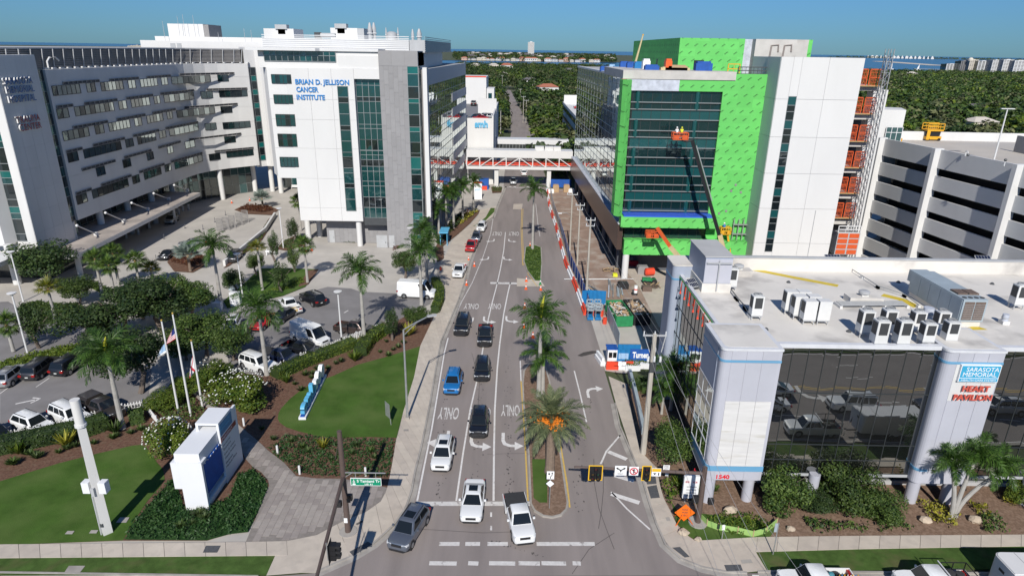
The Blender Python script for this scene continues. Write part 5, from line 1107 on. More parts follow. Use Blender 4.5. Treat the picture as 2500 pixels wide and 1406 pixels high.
def strip_poly(q,w):
 l,r=[],[]
 for i,p in enumerate(q):
  a,b=q[max(0,i-1)],q[min(len(q)-1,i+1)];dx,dy=b[0]-a[0],b[1]-a[1];n=math.hypot(dx,dy);l.append((p[0]-dy/n*w/2,p[1]+dx/n*w/2));r.append((p[0]+dy/n*w/2,p[1]-dx/n*w/2))
 return l+r[::-1]
ystrip([(1824,655),(1940,678),(2046,698)],0.8);ystrip([(2154,720),(2200,731),(2240,750)],0.9)
flat('walkway_stripe',[(q.x,q.y) for q in(at(2336,806,RZ),at(2382,795,RZ),at(2412,805,RZ))],RZ+0.012,M.safety_yellow,parent=hp,world=True)
M.pv=pm('solar_cells',(0.012,0.018,0.045),0.15,0.2,6)
def solar(u,v,lab,w=1.7,rz=0.0,h=1.0):
 p=at(u,v,RZ);t=thing('solar_panel',lab,'solar panel',(p.x,p.y,RZ),rz);local(t)
 obj('ballast_tray',MB().box((-w*0.42,-0.5,0),(w*0.42,0.5,0.12)),M.dark_metal,t);s=MB();s.beam((-0.4,0.2,0.1),(-0.4,0.2,h),0.08);s.beam((0.4,0.2,0.1),(0.4,0.2,h),0.08);obj('stand',s,M.grey_metal,t)
 fr_=obj('frame',MB().mesh([(-w/2,-0.38,h-0.25),(w/2,-0.38,h-0.25),(w/2,0.42,h+0.35),(-w/2,0.42,h+0.35),(-w/2,-0.38,h-0.31),(w/2,-0.38,h-0.31),(w/2,0.42,h+0.29),(-w/2,0.42,h+0.29)],[(0,1,2,3),(7,6,5,4),(4,5,1,0),(5,6,2,1),(6,7,3,2),(7,4,0,3)]),M.grey_metal,t)
 for i in range(5):
  for j in range(2):x0_=-w/2+0.05+i*(w-0.1)/5;c0,c1=(j/2+0.03,(j+1)/2-0.03);f=lambda x,c:(x,-0.38+0.8*c,h-0.242+0.6*c);obj('cell',MB().face([f(x0_+0.015,c0),f(x0_+(w-0.1)/5-0.015,c0),f(x0_+(w-0.1)/5-0.015,c1),f(x0_+0.015,c1)]),M.pv,fr_)
solar(2030,653,'solar panel on a tray by the rear parapet, left one');solar(2396,655,'solar panel on a tray by the rear parapet, right one');solar(1690,703,'small tilted solar panel on the roof corner above the street',1.1,0.5,0.5)
for i,(u,v) in enumerate(((1870,805),(2072,810),(1925,690),(2193,690),(2422,694))):
 p=at(u,v,RZ);obj('roof_drain',MB().tube([(p.x,p.y,RZ),(p.x,p.y,RZ+0.12),(p.x,p.y,RZ+0.2)],[0.22,0.17,0.08],10),M.dark_metal,label=['low roof drain in front of the lone condenser','low roof drain left of the long condenser row','roof vent beside the yellow stripe','roof vent left of the blue air handler','roof vent right of the blue air handler'][i],cat='roof vent',group='drains and vents on the pavilion roof')
p=at(1696,678,RZ);obj('coiled_hose',MB().tube([(p.x+0.35*cos(i*0.7),p.y+0.35*sin(i*0.7),RZ+0.05+i*0.004) for i in range(22)],0.04,5),M.black,label='coiled black hose on the roof by the penthouse',cat='hose')
# -- PLANTS
M.frond=leafmat('palm_frond',(0.024,0.065,0.012),(0.095,0.180,0.030),0.18,0.42)
M.frond_yellow=leafmat('yellow_palm_frond',(0.085,0.110,0.012),(0.25,0.24,0.02),0.1,0.45)
M.frond_grey=leafmat('date_palm_frond',(0.075,0.105,0.050),(0.23,0.255,0.125),0.1,0.5)
M.frond_silver=leafmat('silver_palm_frond',(0.16,0.21,0.18),(0.34,0.40,0.35),0.08,0.5)
M.frond_fan=leafmat('fan_palm_frond',(0.040,0.085,0.014),(0.135,0.200,0.040),0.2,0.45)
M.spear=pm('young_spear_leaf',(0.42,0.42,0.03),0.5,0.15,3)
M.palm_trunk=pm('palm_trunk',(0.36,0.345,0.32),0.85,0.12,0.6,bump=0.3,bscale=8,stretch=(0.5,0.5,4),col2=(0.25,0.235,0.215),thr=(0.5,0.7))
M.palm_trunk_brown=pm('rough_palm_trunk',(0.20,0.15,0.115),0.9,0.25,2.5,bump=0.8,bscale=9)
M.crownshaft=pm('crownshaft',(0.13,0.24,0.05),0.4,0.15,1);M.sheath=pm('dry_sheath',(0.42,0.26,0.12),0.8,0.2,2)
M.fruit=pm('date_fruit',(0.68,0.20,0.015),0.6,0.25,9)
M.bark=pm('bark',(0.15,0.12,0.10),0.9,0.25,3,bump=0.5,bscale=9)
M.leaf_dark=leafmat('dark_foliage',(0.016,0.040,0.012),(0.072,0.115,0.030),0.22)
M.leaf_mid=leafmat('green_foliage',(0.026,0.060,0.012),(0.110,0.165,0.034),0.2)
M.leaf_bright=leafmat('bright_foliage',(0.045,0.095,0.010),(0.170,0.220,0.028),0.15)
M.leaf_olive=leafmat('olive_foliage',(0.055,0.070,0.028),(0.165,0.175,0.075),0.2);M.leaf_blue=leafmat('juniper_foliage',(0.018,0.062,0.014),(0.062,0.130,0.036),0.1)
M.leaf_red=leafmat('red_foliage',(0.085,0.022,0.018),(0.16,0.075,0.03),0.1)
M.leaf_yellow=leafmat('yellow_foliage',(0.16,0.17,0.015),(0.42,0.38,0.05),0.1)
M.leaf_grass=leafmat('tuft_foliage',(0.035,0.065,0.018),(0.105,0.145,0.045),0.2)
M.blossom=pm('white_blossom',(0.8,0.8,0.74),0.7,0.0);M.blossom_pink=pm('pink_blossom',(0.65,0.22,0.18),0.7,0.1)
rnd=random.Random(11)
def feather(L,e0,bend,n,ll,wid,droop,plume=0.35,seed=0):
 """one pinnate frond growing from the origin along +X"""
 r=random.Random(seed);mb=MB();pts=[];p=V((0,0,0));k=10
 for i in range(k+1):
  pts.append(p.copy());a=e0-bend*(i/k)**1.35;p=p+V((cos(a),0,sin(a)))*(L/k)
 mb.tube(pts,[0.055*(1-0.85*i/k)*(L/3) for i in range(k+1)],4,0)
 for i in range(n):
  t=0.10+0.90*i/(n-1);f=t*k;j=min(k-1,int(f));q=pts[j].lerp(pts[j+1],f-j);d=(pts[j+1]-pts[j]).normalized();up=V((-d.z,0,d.x))
  l=ll*(0.55+0.9*sin(math.pi*min(1,t*0.86+0.12)))*r.uniform(0.85,1.1)*(1-0.45*max(0,t-0.75)/0.25)
  for sgn in(-1,1):
   fw=0.45+0.9*t+r.uniform(-0.1,0.1);dirv=(V((0,sgn,0))+d*fw+up*(plume*r.uniform(-1,1))).normalized()
   m=q+dirv*(l*0.55);e=m+(dirv+V((0,0,-droop*r.uniform(0.6,1.4)))).normalized()*(l*0.5);w=d*wid*0.5
   b=len(mb.v);mb.v+=[tuple(q-w*0.5),tuple(q+w*0.5),tuple(m+w),tuple(m-w),tuple(e)];mb.f+=[(b,b+1,b+2,b+3),(b+3,b+2,b+4)];mb.m+=[0,0]
 return mb
def fan(pet,rad,nseg,e0,droop,seed=0):
 """one palmate leaf: a stalk and a pleated fan of drooping segments"""
 r=random.Random(seed);mb=MB();d=V((cos(e0),0,sin(e0)));h=d*pet;mb.tube([(0,0,0),h*0.6+V((0,0,-0.03)),h],[0.04,0.03,0.025],4)
 up=V((-d.z,0,d.x))
 for i in range(nseg):
  a=math.pi*1.55*(i/(nseg-1)-0.5);dv=(d*cos(a)+V((0,1,0))*sin(a)+up*0.12*cos(a*3)).normalized();l=rad*(0.75+0.3*cos(a*0.8))*r.uniform(0.9,1.08)
  m=h+dv*(l*0.6);e=m+(dv+V((0,0,-droop*r.uniform(0.7,1.4)))).normalized()*(l*0.45);s=dv.cross(up).normalized()*(rad*0.062)
  b=len(mb.v);mb.v+=[tuple(h),tuple(m+s),tuple(m-s),tuple(e+s*0.25),tuple(e-s*0.25)];mb.f+=[(b,b+2,b+1),(b+1,b+2,b+4,b+3)];mb.m+=[0,0]
 return mb
FR={}
def frset(key,mat,mk_):
 FR[key]=[mk('frond',b,M[mat]) for b in mk_]
frset('royal','frond',[feather(3.3,R(72),R(70),44,0.72,0.085,0.35,0.5,1),feather(3.6,R(45),R(85),48,0.80,0.085,0.5,0.5,2),feather(3.6,R(18),R(85),48,0.80,0.085,0.6,0.5,3),feather(3.2,R(-10),R(65),44,0.72,0.085,0.7,0.5,4)])
frset('date','frond_grey',[feather(3.0,R(80),R(40),50,0.5,0.07,0.12,0.4,5),feather(3.5,R(50),R(70),56,0.52,0.07,0.2,0.4,6),feather(3.7,R(22),R(75),56,0.52,0.07,0.25,0.4,7),feather(3.5,R(-8),R(70),52,0.5,0.07,0.3,0.4,8)])
frset('foxtail','frond',[feather(2.2,R(65),R(75),60,0.5,0.07,0.3,1.1,9),feather(2.5,R(35),R(90),64,0.55,0.07,0.4,1.1,10),feather(2.4,R(0),R(75),60,0.5,0.07,0.5,1.1,11)])
frset('fan','frond_fan',[fan(0.9,0.85,22,R(70),0.5,1),fan(1.1,0.95,24,R(35),0.9,2),fan(1.1,0.95,24,R(5),1.3,3),fan(0.9,0.9,22,R(-35),1.6,4)])
frset('yellow','frond_yellow',[fan(0.7,0.8,22,R(70),0.4,5),fan(0.9,0.85,22,R(35),0.6,6),fan(0.9,0.85,22,R(5),0.9,7)])
frset('silver','frond_silver',[fan(0.9,1.15,30,R(75),0.1,8),fan(1.2,1.25,30,R(42),0.2,9),fan(1.2,1.25,30,R(12),0.3,10)])
def palm(name,key,base,h,label,group,nf=(4,6,5,3),tr=(0.26,0.16),trunk='palm_trunk',shaft=1.3,sc=1.0,lean=(0,0),spear=None,fruit=False,z=0.1,bulge=1.12):
 x,y=base[0],base[1];t=thing(name,label,'palm tree',(x,y,z),0,group);local(t);top=V((lean[0],lean[1],h));hs=h-shaft
 k=7;pts=[];rs=[]
 for i in range(k+1):
  f=i/k;pts.append(V((lean[0]*f*f,lean[1]*f*f,hs*f)));rs.append((tr[0]+(tr[1]-tr[0])*f)*(1+(bulge-1)*sin(math.pi*f)))
 rs[0]*=1.25;obj('trunk',MB().tube(pts,rs,10),M[trunk],t,smooth=True)
 if shaft>0.3:obj('crownshaft',MB().tube([pts[-1],pts[-1].lerp(top,0.5),top],[tr[1]*1.15,tr[1]*1.1,tr[1]*0.55],9),M['crownshaft' if key in('royal','foxtail') else 'sheath'],t,smooth=True)
 n=0
 for ring,c in enumerate(nf):
  me=FR[key][min(ring,len(FR[key])-1)]
  for i in range(c):
   f=obj('frond',me,None,t,loc=tuple(top+V((0,0,-0.09*ring))));a=2*math.pi*(i+rnd.uniform(-0.25,0.25))/c+ring*0.9+x;s=sc*rnd.uniform(0.88,1.08)
   f.rotation_euler=(rnd.uniform(-0.12,0.12),rnd.uniform(-0.1,0.14),a);f.scale=(s,s*rnd.uniform(0.9,1.05),s);n+=1
 if spear:obj('spear_leaf',MB().tube([top,top+V((0.05,0,1.0*spear)),top+V((0.25,0.05,1.9*spear))],[0.09,0.2,0.03],6),M.spear,t)
 if fruit:
  for i in range(5):
   a=(3.7,5.3,0.5,2.2,4.5)[i];b=MB();c=top+V((0.95*cos(a),0.95*sin(a),0.1))
   for j in range(170):q=V((rnd.gauss(0,0.32),rnd.gauss(0,0.32),rnd.gauss(0,0.2)));b.box(c+q-V((0.055,)*3),c+q+V((0.055,)*3))
   obj('fruit_cluster',b,M.fruit,t,kind='stuff')
 return t
def palm_px(name,key,bu,bv,cu,cv,label,group,**k):
 b=at(bu,bv,0.1);h=zrow(b.x,b.y,cv);dx=0
 return palm(name,key,(b.x,b.y),h-0.1,label,group,**k)
RG='royal palms along the street and car park'
palm_px('royal_palm','royal',890,835,885,660,'tall royal palm at the fence in front of the brown pickup',RG,sc=0.98)
palm_px('royal_palm','royal',652,915,640,752,'royal palm leaning its crown over the car park beside the white van',RG,sc=1.05)
palm_px('royal_palm','royal',300,1045,268,862,'royal palm beside the dark camper pickup in the near car park',RG,sc=1.0,spear=0.9)
palm_px('royal_palm','royal',541,750,520,600,'royal palm rising beside the white directory monument',RG,sc=0.98)
palm_px('royal_palm','royal',1300,608,1298,462,'lone royal palm on the far grass island in the road',RG,sc=0.92,nf=(3,5,5,2))
palm_px('royal_palm','royal',1315,968,1312,775,'taller of the two royal palms on the middle island, with a yellow spear',RG,sc=1.0,spear=1.3)
palm_px('royal_palm','royal',1324,960,1325,866,'shorter of the two royal palms on the middle island',RG,sc=0.9,nf=(3,5,5,3))
palm_px('royal_palm','royal',1029,744,1033,612,'royal palm behind the rear of the white van',RG,sc=0.9)
palm_px('royal_palm','royal',1043,690,1047,590,'royal palm left of the red hydrant by the street',RG,sc=0.85)
for bu,bv,cu,cv,lb in((1034,655,1036,560,'royal palm in front of the glass tower corner'),(1072,584,1070,508,'short royal palm beside the blue bus shelter'),(1090,562,1086,470,'royal palm behind the bus shelter, slim trunk'),(1108,557,1106,466,'royal palm in the bed, third from the tower corner'),(1130,537,1128,452,'thick royal palm with dark crown near the white pylon'),(1156,520,1150,444,'last royal palm of the bed by the white pylon sign')):
 palm_px('royal_palm','royal',bu,bv,cu,cv,lb,RG,sc=0.82)
palm_px('date_palm','date',1342,1152,1342,1020,'stout date palm with orange fruit on the near traffic island',None,nf=(7,11,12,9),tr=(0.42,0.40),trunk='palm_trunk_brown',shaft=0.35,sc=1.0,fruit=True,bulge=1.0)
FG='fan palms by the hospital entrance'
for bu,bv,cu,cv,lb,key in((55,656,30,578,'fan palm at the left edge before the stair tower','fan'),(90,656,78,575,'slim fan palm just right of the left-edge one','fan'),(250,717,227,630,'fan palm leftmost of the green group by the canopy','fan'),(292,701,279,616,'tallest fan palm of the green group by the canopy','fan'),(282,728,269,645,'fan palm in the middle of the group, in front','fan'),(344,711,329,634,'fan palm right in the group, with a prop','fan'),(375,696,371,655,'short yellowish fan palm beside the black sports car','yellow'),(145,819,110,702,'yellow tinged fan palm on the rounded green island','yellow'),(33,857,20,790,'fan palm by the propped post at the left edge','fan'),(641,708,624,604,'yellow green fan palm on the lawn island','yellow'),(751,689,742,597,'fan palm at the mulch end of the lawn island','fan'),(735,562,722,490,'fan palm at the left corner of the white tower','fan')):
 palm_px('fan_palm',key,bu,bv,cu,cv,lb,FG,nf=(4,8,8,6) if key=='fan' else(4,7,7),tr=(0.2,0.15),shaft=0.4,sc=1.0)
for bu,bv,cu,cv,lb,s in((465,662,458,622,'silver blue fan palm behind the black sports car',1.15),(642,507,642,484,'silver blue fan palm in the bed near the lobby',1.05)):palm_px('silver_palm','silver',bu,bv,cu,cv,lb,'silver palms',nf=(5,7,7),tr=(0.22,0.2),trunk='palm_trunk_brown',shaft=0.35,sc=s)
palm_px('pygmy_palm','royal',1637,1000,1640,905,'arching palm behind the tall wooden utility pole',None,sc=0.95,tr=(0.2,0.14));palm_px('pygmy_palm','royal',1615,1010,1628,950,'small brown green palm against the pavilion glass',None,sc=0.6,tr=(0.14,0.1),shaft=0.6)
b=at(2326,1265,0.1)
for i,(lx,ly,h,lb) in enumerate(((-0.6,0.6,5.3,'left stem of the foxtail palm clump before the sign pier'),(1.1,0.8,5.7,'middle stem of the foxtail palm clump before the sign pier'),(2.8,0.4,4.8,'right leaning stem of the foxtail palm clump before the sign pier'))):
 palm('foxtail_palm','foxtail',(b.x+i*0.25-0.2,b.y+i*0.12),h,lb,'foxtail palms',nf=(4,5,5),tr=(0.19,0.12),shaft=0.8,sc=0.95,lean=(lx,ly))
# -- broad-leaved crowns
def crown(n,rx,ry,rz,size,seed,lumps=9,hollow=0.35,flat_=0.55):
 """a crown of leaf clumps: uneven lobes, gaps, leaves turned every way"""
 r=random.Random(seed);mb=MB();L=[]
 for i in range(lumps):
  a=r.uniform(0,6.28);e=r.uniform(-0.85,1.1);d=r.uniform(0.35,0.78)
  L.append((V((cos(a)*cos(e)*d*rx,sin(a)*cos(e)*d*ry,sin(e)*d*rz)),r.uniform(0.32,0.55)))
 for i in range(n):
  c,s=r.choice(L);v=V((r.gauss(0,1),r.gauss(0,1),r.gauss(0,1))).normalized();k=s*(hollow+(1-hollow)*r.random()**0.4)
  p=c+V((v.x*rx*k,v.y*ry*k,v.z*rz*k));nrm=(v+V((r.gauss(0,0.6),r.gauss(0,0.6),r.gauss(0.35,0.5)))).normalized()
  a=nrm.orthogonal().normalized();b_=nrm.cross(a);t=r.uniform(0,6.28);a,b_=a*cos(t)+b_*sin(t),b_*cos(t)-a*sin(t)
  z=size*r.uniform(0.6,1.25);q=len(mb.v);mb.v+=[tuple(p-a*z*0.5-b_*z*0.15),tuple(p-b_*z*0.38*flat_*1.6),tuple(p+a*z*0.55+nrm*z*0.1),tuple(p+b_*z*0.38*flat_*1.6)];mb.f.append((q,q+1,q+2,q+3));mb.m.append(0)
 return mb
def trunk_mb(h,r,seed,spread=0.5,limbs=4):
 q=random.Random(seed);mb=MB().tube([(0,0,0),(q.uniform(-.1,.1),q.uniform(-.1,.1),h*0.5),(q.uniform(-.2,.2),q.uniform(-.2,.2),h)],[r*1.3,r,r*0.7],7)
 for i in range(limbs):a=6.28*i/limbs+q.uniform(0,1);mb.tube([(0,0,h*0.7),(cos(a)*spread*h*0.5,sin(a)*spread*h*0.5,h*1.05),(cos(a)*spread*h,sin(a)*spread*h,h*1.4)],[r*0.55,r*0.4,r*0.15],5)
 return mb
NEAR=[crown(7000,1,1,0.85,0.085,21,12),crown(7000,1.05,0.95,0.8,0.085,22,14),crown(7000,1,1,0.9,0.08,23,16),crown(6500,1,1,1,0.08,24,18)]
CONE=crown(3000,0.75,0.75,1.3,0.10,25,12)
TR=[mk('trunk',trunk_mb(1.0,0.045,30+i),M.bark) for i in range(3)]
CR={}
def crown_me(i,mat):
 if(i,mat) not in CR:CR[(i,mat)]=mk('crown',CONE if i=='cone' else NEAR[i],M[mat])
 return CR[(i,mat)]
def tree(name,u,v,w,h,label,cat='tree',mat='leaf_mid',i=None,group=None,th=0.35,z=0.08,world=None,flowers=None):
 """w = crown width, h = full height in metres; th = share of the height below the crown's middle kept clear"""
 p=V((*world,0)) if world else at(u,v,0);t=thing(name,label,cat,(p.x,p.y,z),rnd.uniform(0,6.28),group);local(t)
 i=rnd.randrange(3) if i is None else i;ch=h*(1-th);c=obj('crown',crown_me(i,mat),None,t,loc=(0,0,h-ch*0.52));c.scale=(w*0.52,w*0.52,ch*0.56)
 b=obj('trunk',TR[rnd.randrange(3)],None,t);b.scale=(h*0.75,h*0.75,h*0.55)
 if flowers:
  fm=MB();r=random.Random(int(u))
  for k in range(flowers):
   a=r.uniform(0,6.28);e=r.uniform(-0.1,1.4);q=V((cos(a)*cos(e)*w*0.5,sin(a)*cos(e)*w*0.5,h-ch*0.5+sin(e)*ch*0.52));s=r.uniform(0.03,0.06);fm.box(q-V((s,)*3),q+V((s,s,s*0.5)))
  obj('blossoms',fm,M.blossom,t,kind='stuff')
 return t
GT='garden trees on the hospital side'
for u,v,w,h,mt,lb in((120,705,7.5,6.6,'leaf_dark','broad dark tree on the green island at far left'),(195,745,4.6,3.8,'leaf_mid','lower tree right of the broad dark tree at far left'),(95,850,3.4,4.6,'leaf_dark','small cone shaped tree beside the white lamp post'),(225,850,6.5,5.5,'leaf_dark','dark tree behind the near royal palm, with pale blossoms'),(310,835,7.0,6.0,'leaf_dark','dark tree behind the flagpoles, left of centre'),(400,815,7.5,6.6,'leaf_dark','largest dark tree behind the flagpoles'),(472,795,6.0,5.2,'leaf_mid','dark tree at the end of the hedge by the drive'),(505,870,6.2,4.8,'leaf_mid','bushy tree left of the white parked car'),(570,880,4.5,4.0,'leaf_mid','bushy tree at the corner of the car park'),(345,960,6.0,6.4,'leaf_dark','open dark tree just left of the flagpoles'),(455,880,4.5,3.6,'leaf_mid','low tree between the flagpoles and the car park'),(720,665,2.9,4.2,'leaf_mid','young tree on the lawn island by the fan palm'),(688,715,3.6,4.6,'leaf_dark','young dark tree in the middle of the lawn island'),(672,640,2.6,5.2,'leaf_dark','slim young tree at the back of the lawn island'),(627,672,3.2,4.0,'leaf_mid','young tree at the left tip of the lawn island'),(575,722,3.0,3.6,'leaf_dark','small dark tree beside the directory monument'),(718,592,3.2,4.6,'leaf_dark','dark magnolia left of the white tower columns'),(988,600,3.4,5.0,'leaf_dark','dark magnolia right of the grey tower doors'),(990,680,4.2,5.0,'leaf_mid','loose tree behind the white van'),(958,832,2.6,4.3,'leaf_dark','spindly young tree by the street lamp'),(1015,800,4.2,3.2,'leaf_mid','round shrub in the bed at the van end of the car park'),(430,775,6.0,5.6,'leaf_mid','dark tree beside the drive, behind the largest one'),(350,780,5.6,5.0,'leaf_dark','dark tree between the fan palms and the flagpoles'),(150,640,4.6,4.4,'leaf_dark','dark tree close under the left canopy'),(255,905,4.6,4.2,'leaf_dark','dark tree right of the near royal palm crown')):
 if u<580:w,h=w*1.22,h*1.2
 tree('garden_tree',u,v,w,h,lb,mat=mt,group=GT,i='cone' if h>w*1.25 else None,th=0.25)
tree('flowering_shrub',585,1000,6.2,4.2,'large shrub dotted with white blossoms behind the monument sign','shrub','leaf_bright',0,th=0.08,flowers=130);tree('flowering_shrub',418,1110,4.2,3.6,'white blossomed shrub touching the left of the monument sign','shrub','leaf_bright',1,th=0.05,flowers=130);tree('flowering_shrub',470,965,4.0,2.4,'yellow green shrub at the foot of the flagpoles','shrub','leaf_bright',2,th=0.05);tree('flowering_shrub',520,935,4.5,2.6,'spreading yellow green shrub right of the third flagpole','shrub','leaf_bright',2,th=0.05,flowers=15);tree('flowering_shrub',400,1000,3.6,2.2,'yellow green shrub left of the flagpoles by the fence corner','shrub','leaf_bright',1,th=0.05)
tree('clipped_tree',1640,1130,4.6,4.3,'dense round tree clipped at the street corner of the pavilion','tree','leaf_mid',3,th=0.1)
for u,v,w,h,mt,lb in((1905,1232,5.2,4.0,'leaf_mid','glossy green shrub left before the mirrored glass'),(2062,1236,5.2,4.4,'leaf_mid','tall green shrub in the middle before the mirrored glass'),(2150,1262,3.8,2.6,'leaf_mid','lower shrub right of the tall one before the mirrored glass'),(1985,1250,3.4,2.2,'leaf_dark','dark shrub between the two tall ones'),(2490,1230,2.8,2.6,'leaf_bright','shrub at the right edge of the picture')):tree('pavilion_shrub',u,v,w,h,lb,'shrub',mt,None,'shrubs before the pavilion',th=0.03)
# -- hedges, beds, ground cover
def scatter(poly,n,h,size,seed,up=0.5,z=0.06,dome=0.0):
 r=random.Random(seed);mb=MB();xs=[p[0] for p in poly];ys=[p[1] for p in poly];k=0;tries=0
 while k<n and tries<n*30:
  tries+=1;x,y=r.uniform(min(xs),max(xs)),r.uniform(min(ys),max(ys))
  if not inside((x,y),poly):continue
  k+=1;zz=z+h*(r.random()**0.5)*(0.7+0.3*sin(x*2.1+y*1.3)*sin(y*2.7-x));nrm=V((r.gauss(0,1),r.gauss(-0.3,1),r.gauss(up,0.6))).normalized()
  a=nrm.orthogonal().normalized();b_=nrm.cross(a);t=r.uniform(0,6.28);a,b_=a*cos(t)+b_*sin(t),b_*cos(t)-a*sin(t);s=size*r.uniform(0.6,1.3);q=len(mb.v);p=V((x,y,zz))
  mb.v+=[tuple(p-a*s*0.5),tuple(p-b_*s*0.22),tuple(p+a*s*0.5),tuple(p+b_*s*0.22)];mb.f.append((q,q+1,q+2,q+3));mb.m.append(0)
 return mb
def area(poly):return abs(sum(poly[i][0]*poly[(i+1)%len(poly)][1]-poly[(i+1)%len(poly)][0]*poly[i][1] for i in range(len(poly))))/2
def cover(name,px,mat,h,size,dens,label,cat='ground cover',base=True):
 q=gp(px,0.08);n=int(area(q)*dens);b=scatter(q,n,h,size,len(px)+n)
 if base:b.face([(x,y,0.07) for x,y in(q if sum(q[i][0]*q[(i+1)%len(q)][1]-q[(i+1)%len(q)][0]*q[i][1] for i in range(len(q)))>0 else q[::-1])])
 return obj(name,b,M[mat],label=label,cat=cat,kind='stuff')
cover('juniper_bed',[(425,1165),(380,1212),(322,1279),(305,1316),(505,1318),(560,1303),(605,1298),(632,1245),(655,1190),(648,1172),(616,1144),(580,1160),(560,1215),(500,1240),(450,1240)],'leaf_blue',0.45,0.26,75,'low blue green juniper spreading round the monument sign')
cover('juniper_bed',[(655,1098),(700,1062),(745,1064),(800,1070),(965,1074),(952,1155),(945,1165),(840,1165),(770,1163),(725,1158),(690,1126)],'leaf_blue',0.4,0.26,55,'low juniper between the lawn and the paver plaza',base=False)
cover('flagpole_bed',[(360,1000),(400,960),(440,935),(470,975),(520,1025),(470,1030),(430,1040)],'leaf_mid',0.7,0.3,40,'mixed green planting left of the flagpole path',base=False);cover('flagpole_bed',[(470,915),(560,905),(640,930),(650,985),(600,1010),(560,990),(510,950)],'leaf_bright',0.7,0.3,40,'mixed green planting right of the flagpole path',base=False)
cover('green_island',[(44,758),(64,778),(102,790),(177,788),(215,770),(196,742),(150,742),(95,735),(60,740)],'leaf_mid',0.4,0.35,45,'clipped green ground cover on the rounded island at left')
cover('green_island',[(190,688),(215,700),(240,712),(300,740),(330,760),(470,740),(400,712),(370,700),(345,705),(285,715),(240,692)],'leaf_mid',0.6,0.35,45,'green bed under the group of fan palms')
cover('green_strip',[(0,905),(60,893),(185,866),(240,850),(236,835),(160,845),(60,868),(0,884)],'leaf_bright',0.5,0.35,45,'bright green strip behind the near parked cars')
flat('lawn',[(598,690),(635,655),(700,655),(776,657),(745,700),(690,722),(600,742),(555,752),(545,735)],0.09,M.lawn);cover('green_strip',[(590,735),(660,722),(720,700),(745,690),(735,680),(690,700),(640,715)],'leaf_bright',0.5,0.3,45,'bright green planting along the lawn island edge');flat('garden_bed',[(728,700),(752,660),(778,657),(752,694)],0.10,M.mulch)
flat('garden_bed',[(408,640),(425,615),(470,612),(500,625),(498,650),(470,665),(425,662)],0.10,M.mulch);cover('red_bed',[(418,640),(430,622),(470,618),(496,628),(490,645),(465,652)],'leaf_red',0.7,0.3,60,'dark red shrubs round the silver palm',base=False)
flat('garden_bed',[(572,512),(600,500),(650,500),(680,512),(665,525),(600,522)],0.10,M.mulch);cover('red_bed',[(580,512),(605,502),(650,505),(668,514),(640,520)],'leaf_red',0.8,0.35,45,'red and green shrubs in the bed near the lobby',base=False)
flat('garden_bed',[(676,608),(690,590),(720,575),(742,580),(740,600),(700,612)],0.10,M.mulch);cover('shrub_bed',[(680,605),(695,590),(725,580),(738,592),(705,608)],'leaf_grass',0.6,0.3,45,'mixed low shrubs at the foot of the lamp post',base=False)
flat('garden_bed',[(1082,600),(1120,570),(1148,545),(1168,522),(1172,512),(1150,515),(1120,525),(1085,560),(1060,610),(1068,640),(1084,630)],0.11,M.mulch);cover('shrub_bed',[(1070,600),(1115,555),(1140,525),(1125,525),(1085,560),(1065,590)],'leaf_dark',1.2,0.5,30,'dark tropical planting under the row of royal palms',base=False)
cover('shrub_bed',[(1122,552),(1150,532),(1168,518),(1160,516),(1135,530)],'leaf_yellow',1.0,0.45,22,'yellow and red crotons at the end of the palm bed',base=False);cover('red_bed',[(1115,548),(1135,530),(1148,520),(1130,522)],'leaf_red',1.2,0.45,20,'dark red crotons under the palms',base=False)
flat('verge',[(1153,553),(1176,548),(1207,517),(1208,508),(1198,508),(1186,530),(1163,548)],0.13,M.lawn);flat('garden_bed',[(1199,457),(1226,457),(1224,470),(1202,471)],0.13,M.mulch);cover('shrub_bed',[(1200,458),(1226,458),(1224,469),(1202,470)],'leaf_grass',0.6,0.3,30,'small planted square by the far crossing',base=False)
flat('garden_bed',[(632,575),(560,640),(545,655),(560,648),(640,585),(668,540),(672,525),(655,535)],0.11,M.mulch);cover('shrub_bed',[(630,578),(565,632),(580,632),(640,583),(665,540),(655,540)],'leaf_mid',0.5,0.3,35,'low hedge strip along the entrance wall',base=False)
cover('red_bed',[(958,612),(985,605),(988,595),(962,600)],'leaf_red',0.7,0.3,45,'reddish shrub by the grey tower doors',base=False);cover('shrub_bed',[(815,590),(868,594),(868,588),(818,585)],'leaf_grass',0.35,0.25,40,'small tufts along the grey wall',base=False)
cover('island_cover',[(1285,610),(1283,640),(1292,660),(1308,682),(1317,682),(1320,640),(1318,606),(1300,600)],'leaf_mid',0.35,0.28,50,'green ground cover on the far traffic island')
cover('pavilion_cover',[(1725,1262),(1780,1250),(1850,1262),(1890,1285),(1870,1305),(1790,1308),(1740,1285)],'leaf_bright',0.5,0.3,50,'trailing bright green plants on the pavilion corner lawn',base=False);cover('pavilion_cover',[(1960,1268),(2120,1288),(2118,1302),(1985,1303)],'leaf_mid',0.9,0.35,45,'low green hedge along the pavement before the pavilion',base=False);cover('pavilion_cover',[(1612,1195),(1640,1160),(1662,1175),(1655,1225),(1632,1235)],'leaf_bright',1.1,0.3,60,'bright green clipped bush beside the tactile plates',base=False)
